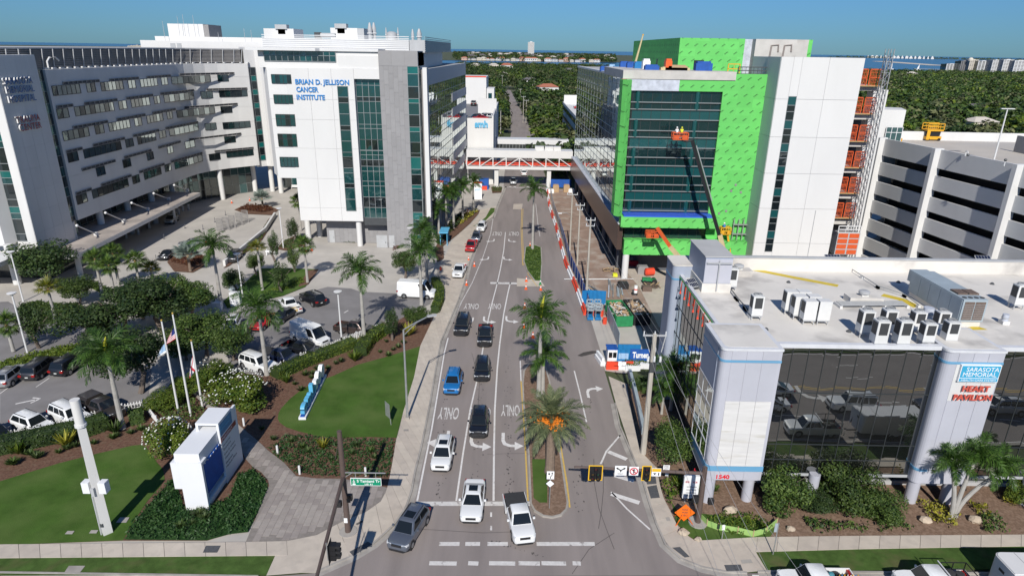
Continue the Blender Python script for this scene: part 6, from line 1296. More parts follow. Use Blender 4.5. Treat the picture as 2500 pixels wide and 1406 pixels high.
for q,mt,lb in(([(2235,1228),(2290,1235),(2345,1270),(2325,1295),(2270,1270)],'leaf_yellow','yellow variegated shrubs left of the foxtail palms'),([(2360,1230),(2400,1235),(2425,1275),(2390,1262)],'leaf_yellow','yellow variegated shrubs right of the foxtail palms'),([(2125,1262),(2180,1262),(2235,1295),(2150,1302)],'leaf_mid','pink flowered shrubs left of the yellow ones'),([(2390,1262),(2430,1262),(2465,1302),(2405,1304)],'leaf_mid','flowered shrubs at right by the pavement'),([(2445,1218),(2480,1222),(2480,1240),(2450,1232)],'leaf_yellow','yellow shrubs by the right column')):cover('pavilion_shrubs',q,mt,0.9,0.28,70,lb,'shrub',base=False)
def hedge(px,w,h,mat,label,dens=150,size=0.2):
 q=gp(px,0.1);b=MB();r=random.Random(len(px)*7+int(px[0][0]));core=MB()
 for a,c in zip(q,q[1:]):
  L=math.dist(a,c);dx,dy=(c[0]-a[0])/L,(c[1]-a[1])/L;core.prism([(a[0]-dy*w*0.42,a[1]+dx*w*0.42),(c[0]-dy*w*0.42,c[1]+dx*w*0.42),(c[0]+dy*w*0.42,c[1]-dx*w*0.42),(a[0]+dy*w*0.42,a[1]-dx*w*0.42)],0.05,h-0.08)
  for i in range(int(L*(w+2*h)*dens/3)):
   s=r.uniform(-0.1,L+0.1);k=r.uniform(0,w+2*h)
   if k<h:o,z=-w/2,k
   elif k<h+w:o,z=k-h-w/2,h
   else:o,z=w/2,k-h-w
   wob=0.07*sin(s*2.3)+0.05*sin(s*5.1);z+=wob*(z/h);p=V((a[0]+dx*s-dy*o,a[1]+dy*s+dx*o,0.05+z+r.uniform(-0.06,0.06)))
   nrm=V((-dy*o*1.2+r.gauss(0,.6),dx*o*1.2+r.gauss(0,.6),(0.9 if z>h*0.9 else 0.2)+r.gauss(0,.4))).normalized();e=nrm.orthogonal().normalized();f=nrm.cross(e);t=r.uniform(0,6.28);e,f=e*cos(t)+f*sin(t),f*cos(t)-e*sin(t);zz=size*r.uniform(0.6,1.2);m=len(b.v)
   b.v+=[tuple(p-e*zz*0.5),tuple(p-f*zz*0.28),tuple(p+e*zz*0.5),tuple(p+f*zz*0.28)];b.f.append((m,m+1,m+2,m+3));b.m.append(0)
 t=thing('hedge',label,'hedge',(q[0][0],q[0][1],0));obj('foliage',b,M[mat],t,kind='stuff');obj('core',core,M.leaf_dark,t);return t
hedge([(672,922),(740,892),(800,868),(868,842)],1.7,1.15,'leaf_bright','long clipped hedge along the picket fence of the car park');hedge([(880,868),(898,838),(925,818),(948,806)],1.9,1.2,'leaf_bright','curving end of the clipped hedge near the young tree');hedge([(1062,764),(1073,738),(1074,712),(1062,690)],1.3,1.1,'leaf_bright','tall clipped hedge round the nose of the white van');hedge([(-20,1105),(60,1090),(140,1072),(210,1058),(262,1040)],1.8,1.5,'leaf_dark','dark hedge along the near picket fence');hedge([(318,1030),(352,1022)],1.9,1.2,'leaf_mid','short clipped hedge by the royal palm foot')
def tuft(u,v,s,mat,label,group,seed,blades=70,stiff=0.5,name='grass_tuft',cat='plant',wid=0.07):
 p=at(u,v,0.06);r=random.Random(seed);mb=MB()
 for i in range(blades):
  a=r.uniform(0,6.28);l=s*r.uniform(0.6,1.1);o=r.uniform(0.25,1.1);d=V((cos(a)*o,sin(a)*o,1)).normalized();m=d*l*0.6;e=m+V((cos(a)*o,sin(a)*o,stiff)).normalized()*l*0.5;w=V((-sin(a),cos(a),0))*s*wid;q=len(mb.v)
  mb.v+=[tuple(-w*0.4),tuple(w*0.4),tuple(m+w),tuple(m-w),tuple(e)];mb.f+=[(q,q+1,q+2,q+3),(q+3,q+2,q+4)];mb.m+=[0,0]
 return obj(name,mb,M[mat],label=label,cat=cat,group=group,loc=(p.x,p.y,0.06))
TG='grass tufts dotted over the mulch beds';TL='small green grass tuft among many on brown mulch'
for i,(u,v) in enumerate(((745,918),(762,915),(775,905),(800,902),(820,890),(832,885),(720,940),(735,955),(760,925),(640,1050),(668,1075),(712,1080),(738,1095),(752,1105),(860,1110),(790,1095),(810,1125),(870,1090),(905,1105),(915,1120),(943,836),(948,870),(960,856),(973,850),(985,840),(928,862),(990,822),(75,1112),(100,1115),(90,1120),(145,1107),(165,1098),(185,1092),(230,1085),(285,1068),(320,1060),(345,1052),(60,1110),(360,1062),(275,1072),(470,1280),(485,1260),(440,1290),(500,1268),(1700,1230),(1745,1200))):
 tuft(u,v,rnd.uniform(0.5,0.8),'leaf_grass' if i%3 else 'leaf_mid',TL,TG,i)
for i,(u,v,m_,s,lb) in enumerate(((867,882,'leaf_bright',1.6,'pale branching bird of paradise plant before the hedge'),(998,820,'leaf_yellow',1.8,'yellow striped plant at the foot of the street lamp arm'),(163,1090,'leaf_yellow',1.6,'yellow agave-like plant before the dark hedge'),(45,1108,'leaf_bright',1.4,'green leafy plant at far left before the hedge'),(282,1058,'leaf_mid',1.4,'leafy plant at the foot of the near royal palm'),(790,1095,'leaf_yellow',1.1,'pale variegated clump in the plaza bed'),(1720,1215,'leaf_bright',1.5,'feathery green plant beside the round pavilion column'),(700,935,'leaf_bright',1.2,'thin flowering plant at the hedge end'),(1660,1195,'leaf_bright',1.3,'green spray of leaves behind the white sign board'))):tuft(u,v,s,m_,lb,None,90+i,60,0.8,'leafy_plant','plant',0.06)
tuft(33,1135,0.8,'leaf_mid','round clipped bush on the mulch at far left',None,140,260,0.3,'round_bush','shrub')
# -- VEHICLES
def paint(n,c,metal=0.0):return pm('paint_'+n,c,0.32,0.0,coat=0.8,metal=metal,spec=0.5)
PT={n:paint(n,c,m) for n,c,m in(('body',(0.7,0.7,0.7),0),('white',(0.76,0.77,0.77),0),('black',(0.010,0.011,0.014),0),('grey',(0.16,0.18,0.22),0.5),('silver',(0.42,0.43,0.44),0.6),('blue',(0.015,0.17,0.46),0.1),('navy',(0.012,0.018,0.045),0.2),('red',(0.42,0.012,0.012),0),('brown',(0.085,0.062,0.055),0.5),('dark',(0.05,0.05,0.055),0.5),('olive',(0.06,0.052,0.048),0.3))}
M.car_glass=pm('car_glass',(0.010,0.013,0.015),0.06,0.0,spec=0.6);M.tyre=pm('tyre',(0.018,0.018,0.019),0.85,0.0);M.rim=pm('wheel_rim',(0.40,0.41,0.42),0.35,0.0,metal=0.7)
M.trim=pm('black_trim',(0.02,0.02,0.022),0.55,0.0);M.lamp=pm('headlamp_lens',(0.62,0.64,0.66),0.15,0.0,spec=0.8);M.tail=pm('tail_lamp',(0.30,0.01,0.01),0.25,0.0);M.bedliner=pm('bed_liner',(0.035,0.036,0.038),0.8,0.1,4);M.chrome=pm('chrome',(0.55,0.56,0.57),0.2,0.0,metal=0.9);M.plate=pm('number_plate',(0.6,0.62,0.6),0.6,0.0)
def vehicle(name,label,L,W,H,belt,hood,cowl,r0,r1,rb,deck=None,wb=0.62,wr=0.3,kind='car',bed=None,sunroof=False,rails=False,wheel=0.35,windows=2,cover=False,cat='car',rw=True):
 """a vehicle pointing along +X, origin on the ground at its middle. cowl, r0, r1, rb: windscreen foot, roof front, roof rear, rear foot, in metres from the nose"""
 t=thing(name,label,cat);X=lambda x:L/2-x;w=W/2;deck=deck or belt;body=PT['body']
 end=bed or L
 st=[(0.0,0.34,hood-0.22,w*0.72),(0.10,0.26,hood-0.10,w*0.86),(0.35,0.22,hood-0.03,w*0.96),(0.9,0.22,hood,w),(cowl,0.22,belt-0.02,w)]
 if bed:st+=[(rb,0.24,belt,w),(bed,0.24,belt,w*0.99)]
 else:st+=[(rb-0.3 if rb>cowl+0.8 else cowl+0.5,0.22,belt,w),(L-0.45,0.24,deck,w*0.98),(L-0.12,0.30,deck-0.03,w*0.9),(L,0.42,deck-0.14,w*0.78)]
 mb=MB();n=10
 for x,zl,zt,hw in st:
  hs=[(hw-0.14,zl),(hw-0.01,zl+0.14),(hw,(zl+zt)/2+0.02),(hw-0.035,zt-0.09),(hw-0.15,zt)]
  mb.v+=[(X(x),y,z) for y,z in hs]+[(X(x),-y,z) for y,z in hs[::-1]]
 for i in range(len(st)-1):
  for k in range(n):a=i*n+k;b=i*n+(k+1)%n;mb.f.append((a,a+n,b+n,b));mb.m.append(0)
 mb.f+=[tuple(range(n)),tuple(range((len(st)-1)*n,len(st)*n))[::-1]];mb.m+=[0,0]
 obj('body',mb,body,t,smooth=True,ang=32)
 hb,hr=w-0.09,w-wr
 def ring(f,inset=0.0):
  xs0=cowl+(r0-cowl)*f;xs1=rb+(r1-rb)*f;z=belt-0.03+(H-belt+0.03)*f;y=hb+(hr-hb)*f
  return[(X(xs0),y-0.06,z),(X(xs0),-y+0.06,z),(X(xs0+0.12),-y,z),(X(xs1-0.12),-y,z),(X(xs1),-y+0.06,z),(X(xs1),y-0.06,z),(X(xs1-0.12),y,z),(X(xs0+0.12),y,z)]
 c=MB();r_=[ring(0),ring(0.55),ring(0.9)];top=[(x*1.0+(0.0 if x==0 else(-0.08 if x>X((r0+r1)/2) else 0.08)),y*0.90,H) for x,y,z in ring(1.0)];r_.append(top)
 for q in r_:c.v+=q
 for i in range(3):
  for k in range(8):c.f.append((i*8+k,i*8+(k+1)%8,i*8+8+(k+1)%8,i*8+8+k));c.m.append(0)
 c.f.append(tuple(range(24,32)));c.m.append(0);obj('roof',c,body,t,smooth=True,ang=38)
 def gl(nm,p,off,mat=M.car_glass):
  v=[V(q) for q in p];nn=(v[1]-v[0]).cross(v[3]-v[0]).normalized()
  if nn.dot(V(off))<0:v=v[::-1];nn=-nn
  return obj(nm,MB().face([q+nn*0.014 for q in v]),mat,t)
 def at_(f,side,s):
  a,b=cowl+(r0-cowl)*f+0.16,rb+(r1-rb)*f-0.16;y=hb+(hr-hb)*f;return(X(a+(b-a)*s),side*y,belt-0.03+(H-belt+0.03)*f)
 f0,f1=0.14,0.86
 def fr(f,y_,front):xx=cowl+(r0-cowl)*f if front else rb+(r1-rb)*f;yy=hb+(hr-hb)*f-0.10;return(X(xx),yy*y_,belt-0.03+(H-belt+0.03)*f)
 gl('windscreen',[fr(0.04,-1,1),fr(0.04,1,1),fr(0.9,1,1),fr(0.9,-1,1)],(1,0,0.5))
 if rw:gl('rear_window',[fr(0.18,-1,0),fr(0.18,1,0),fr(0.88,1,0),fr(0.88,-1,0)],(-1,0,0.5))
 for s in(-1,1):
  for i in range(windows):
   if kind=='van':a,b=(0.0,0.24)
   else:a,b=i/windows+0.02,(i+1)/windows-0.02
   gl('side_window',[at_(f0,s,a),at_(f0,s,b),at_(f1,s,b),at_(f1,s,a)],(0,s,0.3))
   if kind=='van':break
  obj('mirror',MB().box((X(cowl+0.55)-0.06,s*(w+0.02)-0.0,belt),(X(cowl+0.55)+0.06,s*(w+0.20),belt+0.16)),body,t)
  obj('headlight',MB().prism([(X(0.02),s*w*0.46),(X(0.10),s*w*0.88),(X(0.36),s*(w*0.965)),(X(0.42),s*w*0.86),(X(0.2),s*w*0.46)],hood-0.29,hood-0.135),M.lamp,t)
  obj('tail_light',MB().box((X(L)-0.015,s*w*0.55,(deck if not bed else belt)-0.32),(X(L-0.25),s*(w*0.90 if not bed else w+0.005),(deck if not bed else belt)-0.10)),M.tail,t)
 if sunroof:obj('sunroof',MB().box((X(r0+0.35)-0.75,-hr*0.62,H+0.002),(X(r0+0.35),hr*0.62,H+0.014)),M.car_glass,t)
 if rails:
  for s in(-1,1):obj('roof_rail',MB().box((X(r1-0.1),s*hr*0.86-0.02,H-0.01),(X(r0+0.3),s*hr*0.86+0.02,H+0.05)),M.trim,t)
 obj('grille',MB().box((X(0.05),-w*0.44,hood-0.36),(X(-0.015),w*0.44,hood-0.17)),M.trim,t);obj('bumper',MB().prism([(X(-0.03),-w*0.6),(X(0.28),-w*0.97),(X(0.5),-w*0.97),(X(0.5),w*0.97),(X(0.28),w*0.97),(X(-0.03),w*0.6)],0.25,0.42),M.trim,t);obj('number_plate',MB().box((X(L+0.02),-0.16,0.62),(X(L-0.06),0.16,0.74)),M.plate,t)
 if bed:
  for s in(-1,1):obj('bed_side',MB().box((X(L),s*w*0.99-0.05,0.42),(X(bed),s*w*0.99+0.05-(0.05 if s>0 else 0.05),belt)),body,t)
  obj('tailgate',MB().box((X(L),-w*0.93,0.5),(X(L-0.07),w*0.93,belt)),body,t);obj('bed_floor',MB().box((X(L-0.07),-w*0.93,0.4),(X(bed)+0.0,w*0.93,0.62)),M.bedliner,t);obj('rear_bumper',MB().box((X(L+0.1),-w*0.9,0.38),(X(L),w*0.9,0.56)),M.chrome,t)
  if cover:obj('bed_cover',MB().box((X(L-0.02),-w*0.92,belt-0.03),(X(bed)-0.02,w*0.92,belt+0.025)),M.bedliner,t)
 ax=(0.19*L,0.80*L)
 for x in ax:
  for s in(-1,1):
   obj('wheel_arch',MB().cyl((X(x),s*(w-0.25),wheel),(X(x),s*(w+0.004),wheel),wheel+0.075,n=18),M.trim,t)
   wh=obj('wheel',MB().tube([(X(x),s*(w-0.22),wheel),(X(x),s*(w-0.02),wheel),(X(x),s*(w+0.02),wheel)],[wheel,wheel,wheel*0.9],18),M.tyre,t);obj('rim',MB().cyl((X(x),s*(w+0.0),wheel),(X(x),s*(w+0.028),wheel),wheel*0.66,wheel*0.6,n=10),M.rim,wh)
 return freeze(t)
GR={'street':'vehicles waiting on the street','lot':'vehicles parked in the hospital car parks','kerb':'vehicles parked along the kerb','deck':'cars parked on roof decks','cross':'vehicles on the cross road'}
PR={};USED=set()
def proto(k,*a,**kw):PR[k]=(a,kw)
proto('suv','suv','x',4.65,1.87,1.68,1.02,1.02,1.15,1.85,3.95,4.45,wr=0.30,sunroof=True,rails=True)
proto('suv_plain','suv','x',4.65,1.87,1.70,1.03,1.02,1.15,1.80,4.0,4.5,wr=0.30,rails=True)
proto('big_suv','suv','x',5.1,2.0,1.85,1.12,1.12,1.35,1.95,4.6,4.95,wr=0.26,wheel=0.40,windows=3,rails=True)
proto('sedan','sedan','x',4.9,1.88,1.44,0.94,0.92,1.35,2.2,3.35,4.3,deck=0.98,wr=0.34,sunroof=True,wheel=0.34)
proto('coupe','coupe','x',4.6,1.9,1.30,0.86,0.86,1.5,2.2,2.9,4.1,deck=0.93,wr=0.38,wheel=0.34)
proto('pickup','pickup_truck','x',5.4,1.92,1.82,1.10,1.10,1.35,1.95,3.15,3.55,wr=0.26,bed=3.62,wheel=0.40)
proto('pickup_cover','pickup_truck','x',5.4,1.92,1.82,1.10,1.10,1.35,1.95,3.15,3.55,wr=0.26,bed=3.62,wheel=0.40,cover=True)
proto('van','cargo_van','x',5.9,2.06,2.62,1.28,1.22,0.75,1.55,5.78,5.88,wr=0.17,kind='van',wheel=0.37,cat='van',windows=1,rw=False)
proto('minivan','minivan','x',5.1,1.99,1.76,1.05,1.0,0.95,1.75,4.6,4.98,wr=0.27,wheel=0.36,windows=3)
VCAT={'suv':'car','suv_plain':'car','big_suv':'car','sedan':'car','coupe':'car','pickup':'pickup truck','pickup_cover':'pickup truck','van':'van','minivan':'minivan'}
BUILT={}
def place(kind,col,label,grp,f=None,r=None,ang=None,world=None,z=0.014,sc=1.0):
 """f, r: the picture of the ground under the nose and under the tail"""
 a,kw=PR[kind];L=a[2]
 if world:pos,th=world,ang
 else:
  F_=at(*f,z);
  if r:B_=at(*r,z);th=math.atan2(F_.y-B_.y,F_.x-B_.x)
  else:th=ang
  pos=(F_.x-cos(th)*L/2*sc,F_.y-sin(th)*L/2*sc)
 mats={'paint_body':PT[col]}
 if kind not in BUILT:
  BUILT[kind]=vehicle(a[0],label,*a[2:],**kw);o=BUILT[kind]
  for c in o.children_recursive:
   for s in c.material_slots:
    if s.material and s.material.name=='paint_body':s.link='OBJECT';s.material=PT[col]
  o.location=(*pos,z);o.rotation_euler.z=th;setp(o,label,VCAT[kind],GR[grp])
 else:
  src=BUILT[kind];o=dup(src,(*pos,z),th,label,GR[grp])
  for c in[o]+list(o.children_recursive):
   for s in getattr(c,'material_slots',[]):
    if s.link=='OBJECT' and s.material and s.material.name.startswith('paint_'):s.material=PT[col]
 o.scale=(sc,)*3;return o
DN=R(-90)
place('sedan','white','white sedan stopped across the stop line in the middle lane','street',(1149,1283),ang=R(-91))
place('suv','grey','blue grey SUV with a sunroof turning the corner beside the kerb','street',(968,1352),(1028,1258))
place('pickup_cover','white','white pickup with a black bed cover, foremost beside the island','street',(1282,1335),(1257,1240),sc=0.97)
place('suv','white','white SUV with a sunroof first in the left lane','street',(1074,1157),ang=R(-91.5))
place('suv','black','black SUV with papers behind the windscreen in the middle lane','street',(1167,1074),ang=DN)
place('suv_plain','blue','bright blue SUV with roof rails in the left lane','street',(1101,968),ang=R(-91))
place('suv_plain','black','black SUV in the middle lane ahead of the black pickup','street',(1176,935),ang=R(-89))
place('pickup','black','black pickup with chrome grille in the middle lane','street',(1182,850),ang=R(-90))
place('big_suv','black','large black SUV last in the left lane','street',(1124,823),ang=R(-92))
place('pickup','white','white pickup parked by the kerb among orange cones','kerb',(1116,682),(1130,652));place('pickup','red','red pickup parked by the kerb','kerb',(1146,618),(1160,590));place('suv','grey','grey SUV parked behind the red pickup','kerb',(1160,594),(1170,570));place('suv_plain','white','white SUV hindmost of the row parked by the kerb','kerb',(1172,568),(1184,545))
place('suv','silver','silver SUV coming out of the shade under the footbridge','street',(1253,453),ang=R(-90));place('suv_plain','white','white car driving away beyond the footbridge','street',(1279,424),ang=R(90));place('sedan','black','black car parked far up the road at the left','street',world=(-2.2,262),ang=R(95));place('big_suv','black','second black car parked far up the road','street',world=(-0.5,270),ang=R(95))
place('van','white','white cargo van seen side-on behind the curving hedge','lot',(1064,727),(976,722));place('big_suv','black','black SUV with its tail towards the street in the car park','lot',(742,728),(783,748));place('pickup','white','white pickup with yellow cargo in its open bed','lot',(694,742),(720,768))
place('suv','white','white SUV with a dark sunroof half hidden by bushes','lot',(560,822),(577,790));place('sedan','red','dark red car behind the leaning royal palm','lot',(622,812),(650,790));place('sedan','black','black car behind the leaning royal palm','lot',(668,795),(700,775))
place('pickup','brown','brown crew cab pickup parked along the picket fence','lot',(912,818),(808,804));place('van','white','white cargo van with its nose at the picket fence','lot',(796,850),(702,815));place('pickup','black','black pickup parked beside the white van','lot',(783,872),(675,850));place('pickup_cover','navy','dark blue pickup second from the left by the fence','lot',(728,893),(628,868));place('big_suv','white','white SUV leftmost of the row at the hedge','lot',(668,912),(592,886))
place('suv_plain','white','white SUV with a black rack, leftmost at the near fence','lot',(120,1062),(28,1028));place('big_suv','white','white square SUV in the middle at the near fence','lot',(212,1045),(124,1005));place('pickup_cover','olive','dark brown pickup with a camper shell at the near fence','lot',(292,1025),(196,985))
place('suv','silver','silver car at the left edge of the back row','lot',(62,905),(5,948));place('minivan','dark','dark grey minivan second in the back row','lot',(135,885),(72,932));place('minivan','black','black minivan third in the back row','lot',(212,876),(142,922));place('suv','navy','dark car at the left edge behind the hedge','lot',(22,1092),(-55,1050))
place('coupe','black','black sports car with a white bonnet stripe by the silver palm','lot',(396,638),(428,612));place('suv','dark','grey SUV rolling down the entrance drive','lot',(562,644),(585,622));place('sedan','silver','pale sedan half hidden by the silver palm','lot',(436,604),(500,598));place('suv','silver','light SUV in the shade of the canopy','lot',(412,549),(434,532))
place('pickup','white','white pickup loaded with bottles and bags on the cross road','cross',world=(22.1,36.2),ang=R(180));place('pickup','white','white pickup with a black rack on the cross road','cross',world=(30.5,36.3),ang=R(180))
place('sedan','white','white sedan mirrored in the pavilion glass at left','cross',world=(27.6,31.6),ang=R(180));place('big_suv','white','white SUV mirrored in the middle of the pavilion glass','cross',world=(37.0,31.4),ang=R(180));place('coupe','white','white low car mirrored in front of the white sedan','cross',world=(29.5,28.3),ang=R(180))
place('suv','white','white SUV mirrored at the right of the sign pier','cross',world=(53.0,31.4),ang=R(180));place('sedan','black','dark car mirrored beside the sign pier','cross',world=(46.5,31.4),ang=R(180))
def item(name,mb,mat,label,cat,group=None):return obj(name,mb,mat,label=label,cat=cat,group=group)
p=at(715,760,0.7);item('cargo_sack',MB().obox((p.x,p.y+0.4,0.64),(0.9,1.0,0.35),0.6),pm('sack_yellow',(0.62,0.45,0.18),0.9),'yellow cargo in the bed of the white pickup in the car park','cargo')
bx=23.7
for i in range(26):
 x=bx+(i%9)*0.19+rnd.uniform(0,.05);y=35.6+(i//9)*0.42+rnd.uniform(-.05,.05);m_=['lift_yellow','ac_white','sign_white','lift_yellow','sign_blue'][i%5]
 item('bottle',MB().tube([(x,y,0.66),(x,y,0.98),(x,y,1.12),(x,y,1.22)],[0.085,0.085,0.035,0.03],7),M[m_],('%s bottle standing in the bed of the loaded white pickup'%{'lift_yellow':'yellow','ac_white':'off-white','sign_white':'white','sign_blue':'blue'}[m_]),'bottle','bottles in the loaded pickup bed')
item('blue_bag',MB().ball((23.25,35.8,1.05),0.34,10,None,(1,0.8,0.9)),M.sign_blue,'round blue bag just behind the cab of the loaded pickup','bag');item('blue_bag',MB().ball((23.2,36.6,1.0),0.26,10),pm('teal_bag',(0.05,0.2,0.25),0.7),'teal bag behind the cab of the loaded pickup','bag')
rk=thing('truck_rack','black welded rack on the bed of the white pickup','truck rack',(32,36.3,0.9));q=MB()
for z in(1.15,1.75):
 for y in(35.4,37.2):q.beam((31.3,y,z),(33.1,y,z),0.05)
 q.beam((33.1,35.4,z),(33.1,37.2,z),0.05)
for x in(31.3,32.2,33.1):
 for y in(35.4,37.2):q.beam((x,y,0.7),(x,y,1.75),0.05)
obj('frame',q,M.black,rk);obj('headache_bar',MB().beam((31.05,35.35,1.85),(31.05,37.25,1.85),0.07),M.white_metal,rk)
for i,(x,y) in enumerate(((31.8,36.7),(32.4,36.6))):item('barrel',MB().tube([(x,y,0.63),(x,y,1.35),(x,y,1.37)],[0.3,0.3,0.22],14),M.bedliner,('black barrel nearer the cab in the racked pickup','black barrel nearer the tailgate in the racked pickup')[i],'barrel','barrels in the racked pickup')
for i in range(5):item('plant_sack',MB().ball((31.7+i*0.3,35.85,0.95),0.22,7,None,(1,0.9,0.8)),M.bark if i%2 else M.leaf_grass,'bundle of garden cuttings %s in the racked pickup'%('by the cab','second from the cab','in the middle','second from the tailgate','by the tailgate')[i],'bundle','garden cuttings in the racked pickup')
tr_=thing('box_trailer','tall white box trailer at the lower right corner','trailer',(38.50,36.15,0));q=rpoly(34.90,35.15,41.30,37.35,0.45,'d');obj('body',MB().prism(q,0.55,2.62),M.white_metal,tr_,smooth=True,ang=25);obj('roof',MB().prism(grow(q,-0.06),2.62,2.68),M.white_metal,tr_)
obj('roof_seam',MB().box((36.30,35.20,2.68),(36.35,37.30,2.70)),M.grey_metal,tr_);obj('side_vent',MB().box((34.87,35.95,1.9),(34.90,36.45,2.1)),M.trim,tr_);obj('hitch',MB().beam((34.90,36.25,0.5),(33.90,36.25,0.5),0.12),M.black,tr_)
for x in(37.90,38.90):
 for y in(35.20,37.30):obj('wheel',MB().cyl((x,y-0.1,0.36),(x,y+0.1,0.36),0.36,n=16),M.tyre,tr_)
for o in list(COL.objects):
 if o.get('label','').startswith('black sports car'):sc_=o
 if o.get('label','').startswith('dark brown pickup with a camper'):cm_=o
local(sc_);obj('bonnet_stripe',MB().mesh([(2.25,-0.16,0.772),(2.25,0.16,0.772),(1.4,0.16,0.876),(1.4,-0.16,0.876),(0.85,0.16,0.862),(0.85,-0.16,0.862)],[(0,1,2,3),(3,2,4,5)]),M.sign_white,sc_)
local(cm_);q=MB().prism([(-2.68,-0.9),(-0.95,-0.9),(-0.95,0.9),(-2.68,0.9)],1.13,1.66);q.prism([(-2.6,-0.75),(-0.98,-0.75),(-0.98,0.75),(-2.6,0.75)],1.66,1.80);obj('camper_shell',q,PT['olive'],cm_)
for s in(-1,1):obj('shell_window',MB().box((-2.45,s*0.905-0.004,1.25),(-1.2,s*0.905+0.004,1.55)),M.car_glass,cm_)
obj('chrome_grille',MB().box((2.70,-0.5,0.74),(2.725,0.5,0.95)),M.chrome,cm_)
# -- STREET FURNITURE, SIGNS, THE BUILDING SITE
M.mast_brown=pm('brown_mast',(0.105,0.075,0.065),0.5,0.08,3);M.signal_yellow=pm('signal_yellow',(0.78,0.46,0.02),0.5,0.03);M.sign_green=pm('sign_green',(0.0,0.25,0.13),0.5,0.0);M.sign_orange=pm('sign_orange',(0.85,0.16,0.01),0.5,0.0);M.monument=pm('monument_white',(0.73,0.745,0.77),0.55,0.02,0.5);M.cone=pm('cone_orange',(0.75,0.11,0.02),0.55,0.05);M.tarp_blue=pm('blue_screen',(0.012,0.085,0.36),0.7,0.15,1.5);M.tarp_cyan=pm('blue_sheeting',(0.01,0.17,0.42),0.6,0.12,1.5);M.timber=pm('timber',(0.42,0.29,0.17),0.85,0.2,2,stretch=(1,6,6));M.skip_green=pm('skip_green',(0.02,0.22,0.08),0.55,0.2,2);M.pole_wood=pm('concrete_pole',(0.42,0.39,0.34),0.9,0.12,2,stretch=(1,1,0.2));M.wire=pm('wire',(0.30,0.30,0.31),0.6,0.0);M.letter_blue=pm('letter_blue',(0.11,0.42,0.66),0.45,0.03);M.plastic_red=pm('plastic_red',(0.72,0.07,0.03),0.5,0.05);M.cream=pm('boom_cream',(0.55,0.45,0.25),0.5,0.06);M.skin=pm('skin',(0.42,0.25,0.17),0.6,0.0);M.hivis=pm('hi_vis',(0.70,0.72,0.03),0.7,0.05);M.jeans=pm('work_trousers',(0.05,0.06,0.09),0.9,0.1);M.rock=pm('rock',(0.46,0.38,0.29),0.9,0.2,3,bump=0.6,bscale=5)
def lay(mb_txt,origin,w,h,mat,parent,name='lettering',y=(0,0,1),x=(1,0,0),bold=0.0):return obj(name,words_mb(mb_txt,origin,x,y,w=w,h=h,depth=0.01,bold=bold),mat,parent)
p1=at(511,1244,0.1);xR,yF=p1.x,p1.y;xL=at(455,1243,0.1).x;yB=at(586,1132,0.1).y
zF=zrow(xR,yF,1131);tf,tb=atx(532,1033,xR),atx(563,996,xR);zT=(tf.z+tb.z)/2;md=atx(487,1110,xR-0.1);xLL=aty(415,1131,yF).x;nz_=zrow(xL,yF,1193)
mo=thing('monument_sign','white stepped monument sign with a blue message screen by the plaza','sign',(xL,yF,0))
obj('front_slab',MB().prism([(xL,yF),(xR,yF),(xR,yF+0.28),(xL,yF+0.28)],0,zF),M.monument,mo);obj('front_arm',MB().prism([(xLL,yF),(xL-0.002,yF),(xL-0.002,yF+1.2),(xLL,yF+1.2)],nz_,zF),M.monument,mo)
obj('base',MB().prism([(xL+0.1,yF+0.3),(xR-0.15,yF+0.3),(xR-0.15,yB),(xL+0.1,yB)],0,0.5),M.monument,mo)
obj('middle_block',MB().box((xLL+0.25,yF+0.28,zF-1.1),(xR-0.22,tb.y-0.2,md.z)),M.monument,mo)
obj('front_top',MB().box((xL,yF+0.285,zF-0.3),(xR,yF+0.9,zF)),M.monument,mo)
yT0,yT1=tf.y,tb.y;wl_=MB().box((xLL+0.55,yT0,1.0),(xLL+0.75,yT1,zT-0.201));obj('portal_side',wl_,M.monument,mo);obj('portal_side',MB().box((xR-0.2,yT0,0),(xR,yT1+0.9,zT-0.201)),M.monument,mo);obj('portal_top',MB().box((xLL+0.55,yT0,zT-0.2),(xR,yT1,zT)),M.monument,mo)
obj('portal_back',MB().box((xLL+0.75,yT1-0.3,0.5),(xR-0.2,yT1,zT-0.2)),M.monument,mo)
obj('sill_frame',MB().box((xR-0.2,yF+0.29,0.5),(xR,yT0-0.002,0.8)),M.monument,mo);sc_=obj('message_screen',MB().box((xR-0.30,yF+0.45,1.4),(xR-0.05,yT0-0.15,zF-0.45)),M.tarp_blue,mo)
for k in range(6):obj('screen_clip',MB().box((xR-0.06,yF+0.6+k*(yT0-yF-1.0)/5,zF-0.47),(xR-0.02,yF+0.7+k*(yT0-yF-1.0)/5,zF-0.38)),M.sign_white,sc_)
obj('logo_panel',MB().box((xR-0.01,yT0+0.12,zT-1.35),(xR+0.015,yT1-0.1,zT-0.25)),pm('plate_blue',(0.08,0.22,0.42),0.5,0.0),mo);obj('red_band',MB().box((xR-0.01,yT0+0.02,zT-1.95),(xR+0.015,yT1+0.5,zT-1.5)),pm('band_red',(0.28,0.03,0.03),0.5,0.0),mo)
wt=yT1-yT0
for t_,z_,h_,w_ in(('SARASOTA',zT-0.62,0.22,wt*0.72),('MEMORIAL',zT-0.95,0.22,wt*0.72)):lay(t_,(xR+0.018,yT0+0.2,z_),w_,h_,M.letter_blue,mo,x=(0,1,0))
lay('EMERGENCY',(xR+0.018,yT0+0.15,zT-1.85),wt*0.85,0.24,M.sign_white,mo,x=(0,1,0))
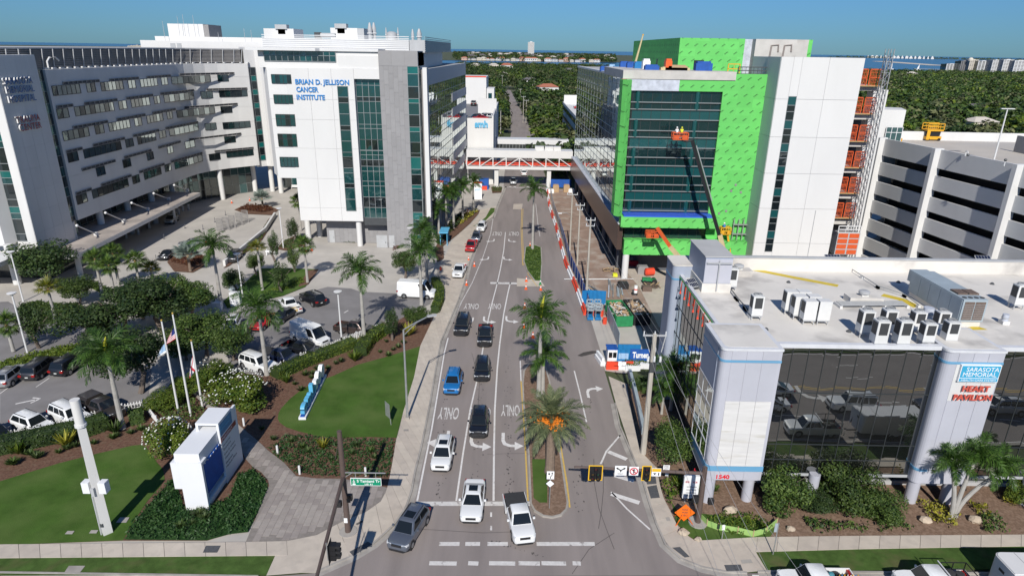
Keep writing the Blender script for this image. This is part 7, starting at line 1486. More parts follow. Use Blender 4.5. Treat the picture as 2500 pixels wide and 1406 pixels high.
for k,t_ in enumerate(('Hospital','Entrance','Brian D. Jellison','Cancer Institute','Waldemere','Medical Plaza')):lay(t_,(xR+0.004,yT0+0.25,zT-2.5-k*0.36-(k//2)*0.16),wt*(0.55 if len(t_)<10 else 0.85),0.2,M.dark_metal,mo,x=(0,1,0))
q0,q1=at(738,1024,0.1),at(790,918,0.1);ls=thing('letter_sign','row of blue and white standing letters on a long plinth on the lawn','sign',(q0.x,q0.y,0));dv=(q1-q0);LL=dv.length;dv.normalize();nv=V((dv.y,-dv.x,0))
obj('plinth',MB().beam(q0+V((0,0,0.1)),q1+V((0,0,0.1)),0.75,0.3),M.monument,ls);obj('plinth_step',MB().beam(q0+dv*0.1+V((0,0,0.3)),q1-dv*0.1+V((0,0,0.3)),0.42,0.12),M.tarp_blue,ls)
xs_=0.25
for ch,w_,h_,m_ in(('s',1.0,0.95,'letter_blue'),('m',1.5,0.95,'letter_blue'),('h',1.0,1.5,'letter_blue'),('1',0.55,1.15,'sign_white'),('0',1.1,1.5,'sign_white'),('0',1.1,1.5,'sign_white')):
 o_=q0+dv*xs_*LL/7.4+V((0,0,0.36));obj('letter',words_mb(ch,o_,dv,(0,0,1),w=w_*LL/7.4,h=h_,depth=0.42,bold=0.05),M[m_],ls);xs_+=w_+0.17
def flagpole(bu,bv,tv,lab):
 b=at(bu,bv,0.1);h=zrow(b.x,b.y,tv);t=thing('flagpole',lab,'flagpole',(b.x,b.y,0),group='flagpoles');obj('pole',MB().tube([(b.x,b.y,0),(b.x,b.y,h)],[0.115,0.075],10),M.white_metal,t,smooth=True);obj('finial',MB().ball((b.x,b.y,h+0.1),0.13,8),pm('gold',(0.6,0.4,0.08),0.3,0.0,metal=0.8),t);return b,h
def flag(b,z1,z0,w,lab,painter):
 """a limp flag hanging in folds from its hoist; rows and columns of cloth carry the stripes"""
 t=thing('flag',lab,'flag',(b.x-0.08,b.y,z0));nu,nv_=14,13;cols={}
 def P(i,j):s=i/nu;f=j/nv_;x=-s*w*0.55*(0.25+0.75*(1-f*0.2));y=0.16*sin(s*9)*s;z=z1-(z1-z0)*(f*0.62+s*0.38);return(b.x-0.1+x*(0.4+0.6*f),b.y+y-0.05,z)
 for i in range(nu):
  for j in range(nv_):cols.setdefault(painter(i/nu,j/nv_,j),MB()).face([P(i,j),P(i+1,j),P(i+1,j+1),P(i,j+1)])
 for c,m in cols.items():obj('stripe_field' if c!='letter_blue' else 'flag_cloth',m,M[c],t)
M.flag_red=pm('flag_red',(0.50,0.02,0.04),0.8,0.0);M.flag_blue=pm('flag_blue',(0.02,0.03,0.18),0.8,0.0);M.flag_sky=pm('flag_sky',(0.33,0.50,0.72),0.8,0.05)
b,h=flagpole(436,1006,784,'left flagpole with the pale blue flag');flag(b,zrow(b.x,b.y,838),zrow(b.x,b.y,873),2.2,'limp pale blue and white flag on the left flagpole',lambda s,f,j:'sign_white' if f>0.75 or s>0.85 else 'flag_sky')
b,h=flagpole(466,1014,767,'middle flagpole, the tallest, with the striped flag');flag(b,zrow(b.x,b.y,800),zrow(b.x,b.y,842),2.4,'limp red and white striped flag on the middle flagpole',lambda s,f,j:'flag_blue' if s<0.4 and j<7 else('flag_red' if j%2==0 else 'sign_white'))
b,h=flagpole(495,996,833,'right flagpole with the white and red flag');flag(b,zrow(b.x,b.y,868),zrow(b.x,b.y,925),1.7,'limp white flag with red saltire on the right flagpole',lambda s,f,j:'flag_red' if abs(s-f)<0.12 or abs(s+f-1)<0.12 else 'sign_white')
b=at(262,1298,0.08);h=zrow(b.x,b.y,975);t=thing('equipment_pole','tall square white pole with two white boxes on the near lawn','pole',(b.x,b.y,0));zc=zrow(b.x,b.y,1035)
obj('pole',MB().tube([(b.x,b.y,0),(b.x,b.y,zc)],[0.46,0.34],4),M.white_wall_b,t);obj('pole_head',MB().cyl((b.x,b.y,zc),(b.x,b.y,h),0.33,n=14),M.white_wall_b,t,smooth=True);obj('collar',MB().cyl((b.x,b.y,zc-0.15),(b.x,b.y,zc+0.05),0.4,n=14),M.white_metal,t)
zb=zrow(b.x,b.y,1196);
for s in(-1,1):bx_=obj('equipment_box',MB().box((b.x+s*0.62-0.27,b.y-0.3,zb-0.1),(b.x+s*0.62+0.27,b.y+0.25,zb+0.85)),M.monument,t);obj('bracket',MB().beam((b.x+s*0.3,b.y,zb),(b.x+s*0.62,b.y,zb-0.2),0.07),M.dark_metal,bx_)
obj('meter',MB().box((b.x-0.12,b.y-0.52,zb-0.2),(b.x+0.12,b.y-0.36,zb+0.5)),M.grey_metal,t);obj('access_hatch',MB().box((b.x-0.1,b.y-0.45,0.9),(b.x+0.1,b.y-0.38,1.2)),M.dark_metal,t);obj('conduit',MB().tube([(b.x-0.28,b.y-0.3,0),(b.x-0.26,b.y-0.3,zb-0.3)],0.05,6),M.grey_metal,t)
b=at(995,1022,0.1);h=zrow(b.x,b.y,805);t=thing('street_lamp','silver street lamp reaching over the road on a truss arm','street lamp',(b.x,b.y,0));e=at(1050,772,h+0.7);e=aty(1045,772,b.y+2.2)
obj('post',MB().tube([(b.x,b.y,0),(b.x,b.y,h)],[0.13,0.085],10),M.steel,t,smooth=True);obj('arm',MB().tube([(b.x,b.y,h),(b.x+(e.x-b.x)*0.5,b.y+1.1,h+(e.z-h)*0.62),(e.x,e.y,e.z)],[0.06,0.05,0.045],6).tube([(b.x,b.y,h-0.6),(b.x+(e.x-b.x)*0.5,b.y+1.1,h+(e.z-h)*0.45),(e.x,e.y,e.z-0.03)],0.04,6),M.steel,t);obj('lamp_head',MB().obox((e.x+0.35,e.y+0.15,e.z-0.06),(0.95,0.34,0.13),0.4),M.grey_metal,t);obj('base',MB().obox((b.x,b.y,0.1),(0.4,0.4,0.25)),M.kerb,t)
def lamp_post(bu,bv,tv,lab,r=0.1):
 b=at(bu,bv,0.05);h=zrow(b.x,b.y,tv);t=thing('lamp_post',lab,'lamp post',(b.x,b.y,0),group='white disc lamp posts');obj('post',MB().tube([(b.x,b.y,0),(b.x,b.y,h)],[r*1.15,r*0.8],8),M.white_metal,t,smooth=True);obj('lamp_disc',MB().tube([(b.x,b.y,h-0.25),(b.x,b.y,h-0.02),(b.x,b.y,h+0.06),(b.x,b.y,h+0.1)],[0.12,0.5,0.52,0.3],14),M.white_metal,t,smooth=True)
for q in((835,838,712,'white disc lamp post between the brown pickup and the white van'),(692,606,509,'white disc lamp post by the entrance drive bed'),(593,726,620,'white disc lamp post beside the directory monument'),(57,735,615,'white disc lamp post at far left on the green island'),(67,860,716,'white disc lamp post at the left edge near the drive'),(1003,622,557,'white disc lamp post at the grey tower corner')):lamp_post(*q)
for i,(u,v) in enumerate(((678,1106),(732,1156),(893,1160),(596,1038),(528,980),(386,866))):
 b=at(u,v,0.08);obj('bollard_light',MB().tube([(b.x,b.y,0),(b.x,b.y,0.86),(b.x,b.y,0.93),(b.x,b.y,0.95)],[0.105,0.105,0.09,0.03],12),M.white_metal,smooth=True,label=('white bollard light in the juniper bed, farther from the kerb','white bollard light in the juniper bed at the plaza edge','white bollard light behind the green street sign','white bollard light at the plaza tip beside the monument sign','white bollard light beside the flagpole footpath','white bollard light left of the flagpoles')[i],cat='bollard',group='white bollard lights')
def fence(px,h,lab):
 q=[V((*p,0)) for p in gp(px,0.05)];t=thing('picket_fence',lab,'fence',tuple(q[0]));pk=MB();rl=MB()
 for a,b in zip(q,q[1:]):
  L=(b-a).length;d=(b-a)/L;n=int(L/0.26);k=max(1,round(L/2.4))
  for i in range(n):p=a+d*(i*L/n);pk.box((p.x-0.05,p.y-0.03,0.1),(p.x+0.05,p.y+0.03,h))
  for z in(0.3,h-0.22):rl.beam(a+V((0,0,z)),b+V((0,0,z)),0.05,0.09)
  for i in range(k+1):p=a+d*(i*L/k);obj('post',MB().box((p.x-0.07,p.y-0.07,0),(p.x+0.07,p.y+0.07,h+0.1)),M.white_metal,t)
 obj('pickets',pk,M.white_metal,t,kind='stuff');obj('rails',rl,M.white_metal,t);return t
fence([(-20,1083),(67,1062),(190,1036),(250,1017),(352,996)],1.0,'white picket fence before the near parked cars');fence([(352,994),(384,1034)],0.9,'short angled white fence by the flagpole shrubs');fence([(668,918),(690,897),(780,862),(835,842),(905,813),(950,797)],1.0,'white picket fence behind the clipped hedge')
b=at(850,1297,0.12);h=zrow(b.x,b.y,1052);za=zrow(b.x,b.y,1163);t=thing('signal_mast','brown signal mast on the left corner with an arm over the cross road','signal mast',(b.x,b.y,0));obj('mast',MB().tube([(b.x,b.y,0),(b.x,b.y,h)],[0.24,0.18],12),M.mast_brown,t,smooth=True);obj('foundation',MB().cyl((b.x,b.y,0.12),(b.x,b.y,0.17),0.7,n=18),M.kerb,t)
e=at(770,1420,za);obj('mast_arm',MB().tube([(b.x,b.y,za),lerp((b.x,b.y,za),tuple(e),1.6)],[0.15,0.10],10),M.mast_brown,t,smooth=True);obj('guy',MB().tube([(b.x,b.y,h-0.5),lerp((b.x,b.y,za),(b.x-1.2,b.y+2.2,za),1)],0.03,5),M.mast_brown,t)
for(du,r_) in((-0.45,1225),(0.35,1214)):z_=zrow(b.x,b.y,r_);ps=obj('pedestrian_signal',MB().box((b.x+du-0.2,b.y-0.35 if du<0 else b.y-0.1,z_-0.25),(b.x+du+0.2,b.y-0.05 if du<0 else b.y+0.2,z_+0.25)),M.black,t);obj('signal_lens',MB().box((b.x+du-0.15,b.y-0.37,z_-0.18),(b.x+du+0.15,b.y-0.352,z_+0.18)),M.trim,ps)
obj('notice',MB().box((b.x-0.17,b.y-0.27,zrow(b.x,b.y,1270)),(b.x+0.1,b.y-0.24,zrow(b.x,b.y,1259))),M.sign_white,t)
m_=at(800,1372,za);sh=thing('traffic_signal','black traffic signal hanging side-on under the left mast arm','traffic signal',(m_.x,m_.y,za));c_=at(803,1352,za);
for i in range(3):hd=obj('signal_section',MB().box((c_.x+0.1,c_.y-0.22,za+0.45-i*0.4),(c_.x+0.5,c_.y+0.22,za+0.83-i*0.4)),M.black,sh);obj('visor',MB().box((c_.x+0.5,c_.y-0.2,za+0.6-i*0.4),(c_.x+0.78,c_.y+0.2,za+0.8-i*0.4)),M.trim,hd)
obj('backplate',MB().box((c_.x+0.08,c_.y-0.42,za-0.55),(c_.x+0.1,c_.y+0.42,za+1.0)),M.trim,sh);obj('bracket',MB().beam((c_.x-0.1,c_.y,za-0.5),(c_.x-0.1,c_.y,za+0.9),0.06),M.steel,sh)
ya=b.y-0.05;x0_,x1_=aty(856,1175,ya).x,aty(931,1175,ya).x;z1_,z0_=zrow(x0_,ya,1166),zrow(x0_,ya,1184);zb_=zrow(x0_,ya,1153)
ss=thing('street_name_sign','green street name sign S Tamiami Tr hanging from the left mast','street sign',(x0_,ya,z0_));obj('bracket',MB().beam((b.x+0.1,ya,zb_),(aty(941,1153,ya).x,ya,zb_),0.07).beam((b.x+0.1,ya,zb_-0.45),(b.x+0.7,ya,zb_-0.02),0.05).beam((x0_+0.4,ya,zb_),(x0_+0.4,ya,z1_),0.04).beam((x1_-0.4,ya,zb_),(x1_-0.4,ya,z1_),0.04),M.steel,ss)
obj('border',MB().box((x0_,ya-0.03,z0_),(x1_,ya+0.03,z1_)),M.sign_white,ss);obj('face',MB().box((x0_+0.04,ya-0.036,z0_+0.04),(x1_-0.04,ya-0.028,z1_-0.04)),M.sign_green,ss);wS,hS=x1_-x0_,z1_-z0_
lay('S Tamiami Tr',(x0_+wS*0.21,ya-0.045,z0_+hS*0.47),wS*0.74,hS*0.36,M.sign_white,ss,bold=0.02);lay('US 41',(x0_+wS*0.46,ya-0.045,z0_+hS*0.12),wS*0.25,hS*0.22,M.sign_white,ss,bold=0.02)
em=MB().prism([(x0_+wS*0.06,-1),(x0_+wS*0.16,-1),(x0_+wS*0.16,-0.99),(x0_+wS*0.06,-0.99)],z0_+hS*0.12,z0_+hS*0.3)
em.v=[(x,ya-0.045+(y+1)*0.2,z) for x,y,z in em.v];em.box((x0_+wS*0.10,ya-0.046,z0_+hS*0.3),(x0_+wS*0.12,ya-0.04,z0_+hS*0.85));em.box((x0_+wS*0.075,ya-0.046,z0_+hS*0.45),(x0_+wS*0.145,ya-0.04,z0_+hS*0.62));obj('emblem',em,M.sign_white,ss)
b=at(1703,1275,0.1);h=zrow(b.x,b.y,1140);za=zrow(b.x,b.y,1155);t=thing('signal_mast','brown signal mast on the right corner with an arm over the street','signal mast',(b.x,b.y,0));obj('mast',MB().tube([(b.x,b.y,0),(b.x,b.y,h)],[0.24,0.19],12),M.mast_brown,t,smooth=True);obj('foundation',MB().cyl((b.x,b.y,0.08),(b.x,b.y,0.2),0.75,n=18),M.kerb,t)
ym=b.y;xe=aty(1402,1139,ym).x;ze=zrow(xe,ym,1139);obj('mast_arm',MB().tube([(b.x,ym,za),(xe,ym,ze)],[0.15,0.09],10),M.mast_brown,t,smooth=True)
for u,r_ in((1698,1215),(1735,1222)):x_=aty(u,r_,ym-0.3).x;z_=zrow(x_,ym-0.3,r_);obj('pedestrian_signal',MB().box((x_-0.22,ym-0.5,z_-0.25),(x_+0.22,ym-0.2,z_+0.25)),M.black,t)
obj('crossing_arm',MB().beam((b.x,ym,zrow(b.x,ym,1228)),(b.x-1.6,ym-0.1,zrow(b.x,ym,1218)),0.05),M.black,t)
yo=ym-0.35
def face_rect(u0,u1,v0,v1,y=None):y=y or yo;a,b2=aty((u0+u1)/2-(u1-u0)/2,(v0+v1)/2,y),aty(u1,(v0+v1)/2,y);c=(a.z+b2.z)/2;k=(aty(u0,v0,y).z-aty(u0,v1,y).z)/2;return a.x,b2.x,c-k,c+k
for(u0,u1,v0,v1,two,lb) in((1438,1470,1137,1171,True,'wide five lamp traffic signal with a yellow border over the street'),(1568,1588,1138,1172,False,'three lamp traffic signal with a yellow border nearer the mast')):
 x0_,x1_,z0_,z1_=face_rect(u0,u1,v0,v1);sg=thing('traffic_signal',lb,'traffic signal',(x0_,yo,z0_),group='traffic signals facing the viewer');obj('border',MB().box((x0_-0.05,yo,z0_-0.05),(x1_+0.05,yo+0.02,z1_+0.05)),M.signal_yellow,sg);bp=obj('backplate',MB().box((x0_+0.03,yo-0.02,z0_+0.03),(x1_-0.03,yo-0.002,z1_-0.03)),M.black,sg)
 spots=[((x0_+x1_)/2,z1_-(i+0.5)*(z1_-z0_)/3) for i in range(3)] if not two else[((x0_+x1_)/2,z1_-0.22),(x0_+(x1_-x0_)*0.3,(z0_+z1_)/2-0.05),(x0_+(x1_-x0_)*0.7,(z0_+z1_)/2-0.05),(x0_+(x1_-x0_)*0.3,z0_+0.2),(x0_+(x1_-x0_)*0.7,z0_+0.2)]
 for k,(cx,cz_) in enumerate(spots):l_=obj('lamp',MB().cyl((cx,yo-0.03,cz_),(cx,yo-0.021,cz_),0.13,n=12),pm('lens_%d'%(k%3),((0.16,0.015,0.015),(0.16,0.09,0.01),(0.01,0.10,0.05))[k%3],0.3,0.0),sg);obj('visor',MB().tube([(cx,yo-0.02,cz_+0.02),(cx,yo-0.3,cz_+0.0)],0.155,10,cap=False),M.trim,l_)
def sign_plate(name,lab,u0,u1,v0,v1,mat='sign_white',y=None,cat='traffic sign'):
 x0_,x1_,z0_,z1_=face_rect(u0,u1,v0,v1,y);yy=y or yo;s=thing(name,lab,cat,(x0_,yy,z0_));obj('plate',MB().box((x0_,yy,z0_),(x1_,yy+0.03,z1_)),M[mat],s);return s,x0_,x1_,z0_,z1_,yy-0.008
s,x0_,x1_,z0_,z1_,yy=sign_plate('lane_sign','white sign with a forked black arrow and ONLY under the right mast arm',1501,1530,1137,1160);w_,hh=x1_-x0_,z1_-z0_;cx=(x0_+x1_)/2
obj('arrow',MB().beam((cx,yy,z0_+hh*0.36),(cx,yy,z0_+hh*0.55),0.09,0.012,up=(0,1,0)).beam((cx,yy,z0_+hh*0.53),(cx-w_*0.27,yy,z0_+hh*0.74),0.09,0.012,up=(0,1,0)).beam((cx,yy,z0_+hh*0.53),(cx+w_*0.27,yy,z0_+hh*0.74),0.09,0.012,up=(0,1,0)),M.black,s)
for sg_ in(-1,1):obj('arrow_head',MB().face([(cx+sg_*w_*0.42,yy,z0_+hh*0.78),(cx+sg_*w_*0.22,yy,z0_+hh*0.86),(cx+sg_*w_*0.26,yy,z0_+hh*0.60)][::sg_]),M.black,s)
lay('ONLY',(cx-w_*0.25,yy,z0_+hh*0.1),w_*0.5,hh*0.16,M.black,s)
s,x0_,x1_,z0_,z1_,yy=sign_plate('no_through_sign','white sign with a red crossed circle under the right mast arm',1536,1559,1139,1160);cx,cz_=(x0_+x1_)/2,(z0_+z1_)/2;r_=(x1_-x0_)*0.40;ring_=MB()
ring_.tube([(cx+r_*cos(i*math.pi/9),yy,cz_+r_*sin(i*math.pi/9)) for i in range(19)],0.045,5);ring_.beam((cx-r_*0.7,yy,cz_+r_*0.7),(cx+r_*0.7,yy,cz_-r_*0.7),0.08,0.012,up=(0,1,0));obj('red_circle',ring_,M.flag_red,s);obj('arrow',MB().beam((cx,yy-0.002,cz_-r_*0.7),(cx,yy-0.002,cz_+r_*0.3),0.09,0.01,up=(0,1,0)).face([(cx-0.14,yy-0.002,cz_+r_*0.3),(cx+0.14,yy-0.002,cz_+r_*0.3),(cx,yy-0.002,cz_+r_*0.75)]),M.black,s)
s,x0_,x1_,z0_,z1_,yy=sign_plate('yield_sign','yellow and white turning vehicles sign beside the right signal',1591,1614,1143,1162);hh=z1_-z0_;obj('yellow_band',MB().box((x0_+0.02,yy,z0_+hh*0.58),(x1_-0.02,yy+0.006,z1_-0.02)),M.signal_yellow,s);obj('pictogram',MB().face([(x0_+0.12,yy-0.002,z0_+hh*0.42),(x0_+0.38,yy-0.002,z0_+hh*0.42),(x0_+0.25,yy-0.002,z0_+hh*0.16)][::-1]).box((x1_-0.22,yy-0.004,z0_+0.08),(x1_-0.14,yy,z0_+hh*0.46)),M.black,s)
p=at(1672,1276,0.1);yw=p.y;x0_,x1_,z0_,z1_=face_rect(1647,1697,1228,1274,yw);cx,cz_=(x0_+x1_)/2,(z0_+z1_)/2;s=thing('road_work_sign','orange diamond sign ROAD WORK AHEAD on a folding stand','traffic sign',(cx,yw,0));r_=(x1_-x0_)/2
obj('diamond',MB().mesh([(cx-r_,yw,cz_),(cx,yw,cz_-r_),(cx+r_,yw,cz_),(cx,yw,cz_+r_),(cx-r_,yw+0.03,cz_),(cx,yw+0.03,cz_-r_),(cx+r_,yw+0.03,cz_),(cx,yw+0.03,cz_+r_)],[(0,1,2,3),(7,6,5,4),(0,4,5,1),(1,5,6,2),(2,6,7,3),(3,7,4,0)]),M.sign_orange,s)
for k,t_ in enumerate(('ROAD','WORK','AHEAD')):lay(t_,(cx-(0.27,0.29,0.36)[k]*1.05*r_,yw-0.01,cz_+r_*(0.28-k*0.34)),r_*(0.27,0.29,0.36)[k]*2.1,r_*0.2,M.mast_brown,s,bold=0.01)
obj('stand',MB().beam((cx,yw+0.06,cz_),(cx-0.75,yw-0.4,0.08),0.05).beam((cx,yw+0.06,cz_),(cx+0.75,yw-0.3,0.08),0.05).beam((cx,yw+0.06,cz_),(cx-0.5,yw+0.9,0.08),0.05).beam((cx,yw+0.06,cz_),(cx+0.5,yw+0.9,0.08),0.05),M.sign_orange,s)
p=at(1685,1238,0.1);yd=p.y+0.6;x0_,x1_,z0_,z1_=face_rect(1668,1711,1160,1228,yd);s=thing('directory_board','white slanted Heart Pavilion directory board behind the right mast','sign',(x0_,yd,0));obj('panel',MB().mesh([(x0_,yd,z0_+0.5),(x1_,yd+0.5,z0_),(x1_,yd+0.5,z1_-0.5),(x0_+0.25,yd,z1_),(x0_,yd,z1_-0.2)]+[(x0_,yd+0.25,z0_+0.5),(x1_,yd+0.75,z0_),(x1_,yd+0.75,z1_-0.5),(x0_+0.25,yd+0.25,z1_),(x0_,yd+0.25,z1_-0.2)],[(0,1,2,3,4),(9,8,7,6,5),(0,5,6,1),(1,6,7,2),(2,7,8,3),(3,8,9,4),(4,9,5,0)]),M.sign_white,s)
xd=V((x1_-x0_,0.5,-0.45)).normalized();lay('HEART PAVILION',(x0_+0.12,yd-0.0,z1_-0.75),(x1_-x0_)*0.82,0.2,M.flag_red,s,x=xd,y=(0.1,0,1))
for k in range(5):obj('text_line',MB().beam((x0_+0.3,yd+0.05,z1_-1.2-k*0.3),(x1_-0.25,yd+0.37,z1_-1.45-k*0.3),0.012,0.05),M.dark_metal,s)
obj('leg',MB().beam((x0_+0.3,yd+0.2,0),(x0_+0.3,yd+0.2,z0_+0.8),0.12),M.grey_metal,s);obj('leg',MB().beam((x1_-0.3,yd+0.6,0),(x1_-0.3,yd+0.6,z0_+0.5),0.12),M.grey_metal,s)
def post_sign(name,lab,bu,bv,plates,words=None,r=0.035):
 b=at(bu,bv,0.1);s=thing(name,lab,'traffic sign',(b.x,b.y,0));top=0
 for(u0,u1,v0,v1,m_,txt,dia) in plates:
  x0_,x1_,z0_,z1_=face_rect(u0,u1,v0,v1,b.y-0.05);top=max(top,z1_);yy=b.y-0.06;cx,cz_=(x0_+x1_)/2,(z0_+z1_)/2
  if dia:q=(x1_-x0_)/2;obj('plate',MB().mesh([(cx-q,yy,cz_),(cx,yy,cz_-q),(cx+q,yy,cz_),(cx,yy,cz_+q),(cx-q,yy+0.02,cz_),(cx,yy+0.02,cz_-q),(cx+q,yy+0.02,cz_),(cx,yy+0.02,cz_+q)],[(0,1,2,3),(7,6,5,4),(0,4,5,1),(1,5,6,2),(2,6,7,3),(3,7,4,0)]),M[m_],s)
  else:obj('plate',MB().box((x0_,yy,z0_),(x1_,yy+0.02,z1_)),M[m_],s)
  for k,tx in enumerate(txt or()):lay(tx,(x0_+(x1_-x0_)*0.14,yy-0.006,z1_-(k+1)*(z1_-z0_)/(len(txt)+0.4)),(x1_-x0_)*0.72,(z1_-z0_)*0.28,M.black,s)
 obj('post',MB().cyl((b.x,b.y,0),(b.x,b.y,top),r,n=8),M.steel,s);return s,b
s,b=post_sign('keep_right_sign','white keep right sign above a pale diamond on the near island',1341,1240,((1335,1353,1150,1169,'sign_white',None,False),(1333,1353,1170,1190,'sign_white',None,True)))
x0_,x1_,z0_,z1_=face_rect(1335,1353,1150,1169,b.y-0.05);yy=b.y-0.075;obj('arrow',MB().tube([(x0_+(x1_-x0_)*0.5,yy,z0_+0.06),(x0_+(x1_-x0_)*0.52,yy,z0_+0.25),(x0_+(x1_-x0_)*0.72,yy,z0_+0.42),(x0_+(x1_-x0_)*0.72,yy,z1_-0.18)],0.03,4).face([(x0_+(x1_-x0_)*0.6,yy,z1_-0.2),(x0_+(x1_-x0_)*0.86,yy,z1_-0.2),(x0_+(x1_-x0_)*0.72,yy,z1_-0.06)]).box((x0_+0.12,yy,z1_-0.32),(x0_+0.26,yy+0.005,z1_-0.16)),M.black,s)
post_sign('speed_sign','small white speed sign among leaves beside the clipped tree',1629,1176,((1619,1635,1135,1147,'sign_white',('SPEED','LIMIT'),False),(1624,1632,1154,1161,'sign_white',None,False)))
post_sign('small_sign','small white sign on a short post at the pavilion lawn',1762,1316,((1763,1770,1281,1293,'sign_white',None,False),));post_sign('street_sign','blue grey sign edge-on by the pavement near the white pickup',1887,1352,((1891,1898,1277,1298,'ac_blue',None,False),),r=0.045)
b=at(955,1036,0.1);s=thing('sign_back','bare grey back of a sign on the oval lawn','traffic sign',(b.x,b.y,0));z1_=zrow(b.x,b.y,985);obj('plate',MB().mesh([(b.x-0.62,b.y+0.5,z1_),(b.x-0.05,b.y-0.2,z1_-0.05),(b.x-0.05,b.y-0.2,0.9),(b.x-0.62,b.y+0.5,0.9),(b.x-0.60,b.y+0.53,z1_),(b.x-0.03,b.y-0.17,z1_-0.05),(b.x-0.03,b.y-0.17,0.9),(b.x-0.60,b.y+0.53,0.9)],[(0,3,2,1),(4,5,6,7),(0,1,5,4),(1,2,6,5),(2,3,7,6),(3,0,4,7)]),M.steel,s);obj('post',MB().beam((b.x,b.y,0),(b.x-0.2,b.y+0.1,z1_-0.1),0.07),M.steel,s)
def cone(u,v,lab,hh=0.9,mat='cone'):
 p=at(u,v,0.02);t=thing('traffic_cone',lab,'traffic cone',(p.x,p.y,0.014),group='traffic cones');obj('body',MB().tube([(p.x,p.y,0.05),(p.x,p.y,hh*0.5)],[0.19,0.11],12).tube([(p.x,p.y,hh*0.72),(p.x,p.y,hh)],[0.075,0.035],12),M[mat],t,smooth=True);obj('collar',MB().tube([(p.x,p.y,hh*0.5),(p.x,p.y,hh*0.72)],[0.112,0.076],12),M.sign_white,t);obj('base',MB().box((p.x-0.24,p.y-0.24,0.014),(p.x+0.24,p.y+0.24,0.06)),M[mat],t)
for u,v,lb in((1144,636,'orange cone between the red and the white pickup'),(1158,650,'orange cone right of the white parked pickup'),(1139,696,'orange cone in front of the white parked pickup'),(1294,601,'orange cone at the foot of the lone island palm'),(1285,687,'orange cone on the old concrete patch, rear left'),(1284,706,'orange cone on the old concrete patch, front left'),(1320,708,'orange cone on the old concrete patch, front right'),(1281,752,'orange cone beside the taller palm crown'),(1279,800,'orange cone left of the palm trunk shadow'),(1301,824,'red cone beside the palm shadow on the road'),(748,614,'orange cone left by the white tower column'),(761,612,'orange cone right by the white tower column'),(566,496,'red marker cone before the lobby columns, left'),(610,490,'red marker cone before the lobby columns, right')):cone(u,v,lb)
cone(1319,695,'green tipped marker post behind the concrete patch',1.1,'skip_green')
p=at(1076,660,0.1);t=thing('fire_hydrant','small red hydrant beside the pavement','hydrant',(p.x,p.y,0));obj('barrel',MB().tube([(p.x,p.y,0),(p.x,p.y,0.6),(p.x,p.y,0.8)],[0.17,0.15,0.05],10),M.plastic_red,t);obj('outlet',MB().cyl((p.x-0.25,p.y,0.45),(p.x+0.25,p.y,0.45),0.07),M.plastic_red,t)
p=at(1083,598,0.1);t=thing('bus_shelter','blue bus shelter under the palms','bus shelter',(p.x,p.y,0));obj('roof',MB().prism([(p.x-0.8,p.y-0.4),(p.x+0.9,p.y-0.4),(p.x+0.9,p.y+3.6),(p.x-0.8,p.y+3.6)],2.5,2.72),M.letter_blue,t)
for dx in(-0.6,0.7):
 for dy in(0.0,3.2):obj('post',MB().beam((p.x+dx,p.y+dy,0),(p.x+dx,p.y+dy,2.5),0.12),M.letter_blue,t)
obj('glass_panel',MB().box((p.x-0.64,p.y+0.1,0.3),(p.x-0.58,p.y+3.1,2.3)),M.tarp_blue,t);obj('bench',MB().box((p.x-0.5,p.y+0.8,0.4),(p.x-0.1,p.y+2.6,0.5)),M.dark_metal,t)
p=at(1166,486,0.1);t=thing('pylon_sign','white pylon sign with a red edge by the far crossing','sign',(p.x,p.y,0));obj('pylon',MB().box((p.x-1.1,p.y,0),(p.x+1.1,p.y+0.8,zrow(p.x,p.y,445))),M.sign_white,t);obj('top_band',MB().box((p.x-1.15,p.y-0.02,zrow(p.x,p.y,448)),(p.x+1.15,p.y+0.82,zrow(p.x,p.y,445)+0.02)),M.plastic_red,t);obj('lettering',words_mb('smh',(p.x-0.7,p.y-0.02,zrow(p.x,p.y,466)),(1,0,0),(0,0,1),w=1.4,h=0.7,depth=0.02),M.letter_blue,t)
p=at(1182,462,0.1);t=thing('blue_kiosk','dark blue screened enclosure with a red barrier by the footbridge','enclosure',(p.x,p.y,0));obj('screen',MB().box((p.x-1.4,p.y,0),(p.x+1.2,p.y+2.5,2.7)),M.tarp_blue,t);obj('barrier',MB().box((p.x-1.6,p.y-0.5,0),(p.x+0.8,p.y-0.1,1.0)),M.plastic_red,t)
p=at(578,748,0.1);t=thing('directory_monument','white upright directory monument at the edge of the car park','sign',(p.x,p.y,0));zt_=zrow(p.x,p.y,715);obj('slab',MB().box((p.x-0.9,p.y,0),(p.x+0.55,p.y+0.7,zt_)),M.monument,t);obj('slot',MB().box((p.x+0.5,p.y+0.2,zt_*0.45),(p.x+0.57,p.y+0.45,zt_*0.9)),M.tarp_blue,t)
for k in range(3):obj('text_line',MB().box((p.x-0.6,p.y-0.012,zt_*0.72-k*0.2),(p.x+(0.1 if k else-0.2),p.y,zt_*0.75-k*0.2)),M.dark_metal,t)
p=at(566,708,0.1);obj('utility_cabinet',MB().box((p.x-0.5,p.y,0),(p.x+0.5,p.y+0.8,2.0)),M.ac_blue,label='pale grey cabinet behind the directory monument',cat='cabinet');p=at(531,757,0.1);obj('utility_cabinet',MB().box((p.x-0.7,p.y,0),(p.x+0.5,p.y+0.8,1.2)),M.monument,label='low white cabinet at the foot of the entrance royal palm',cat='cabinet')
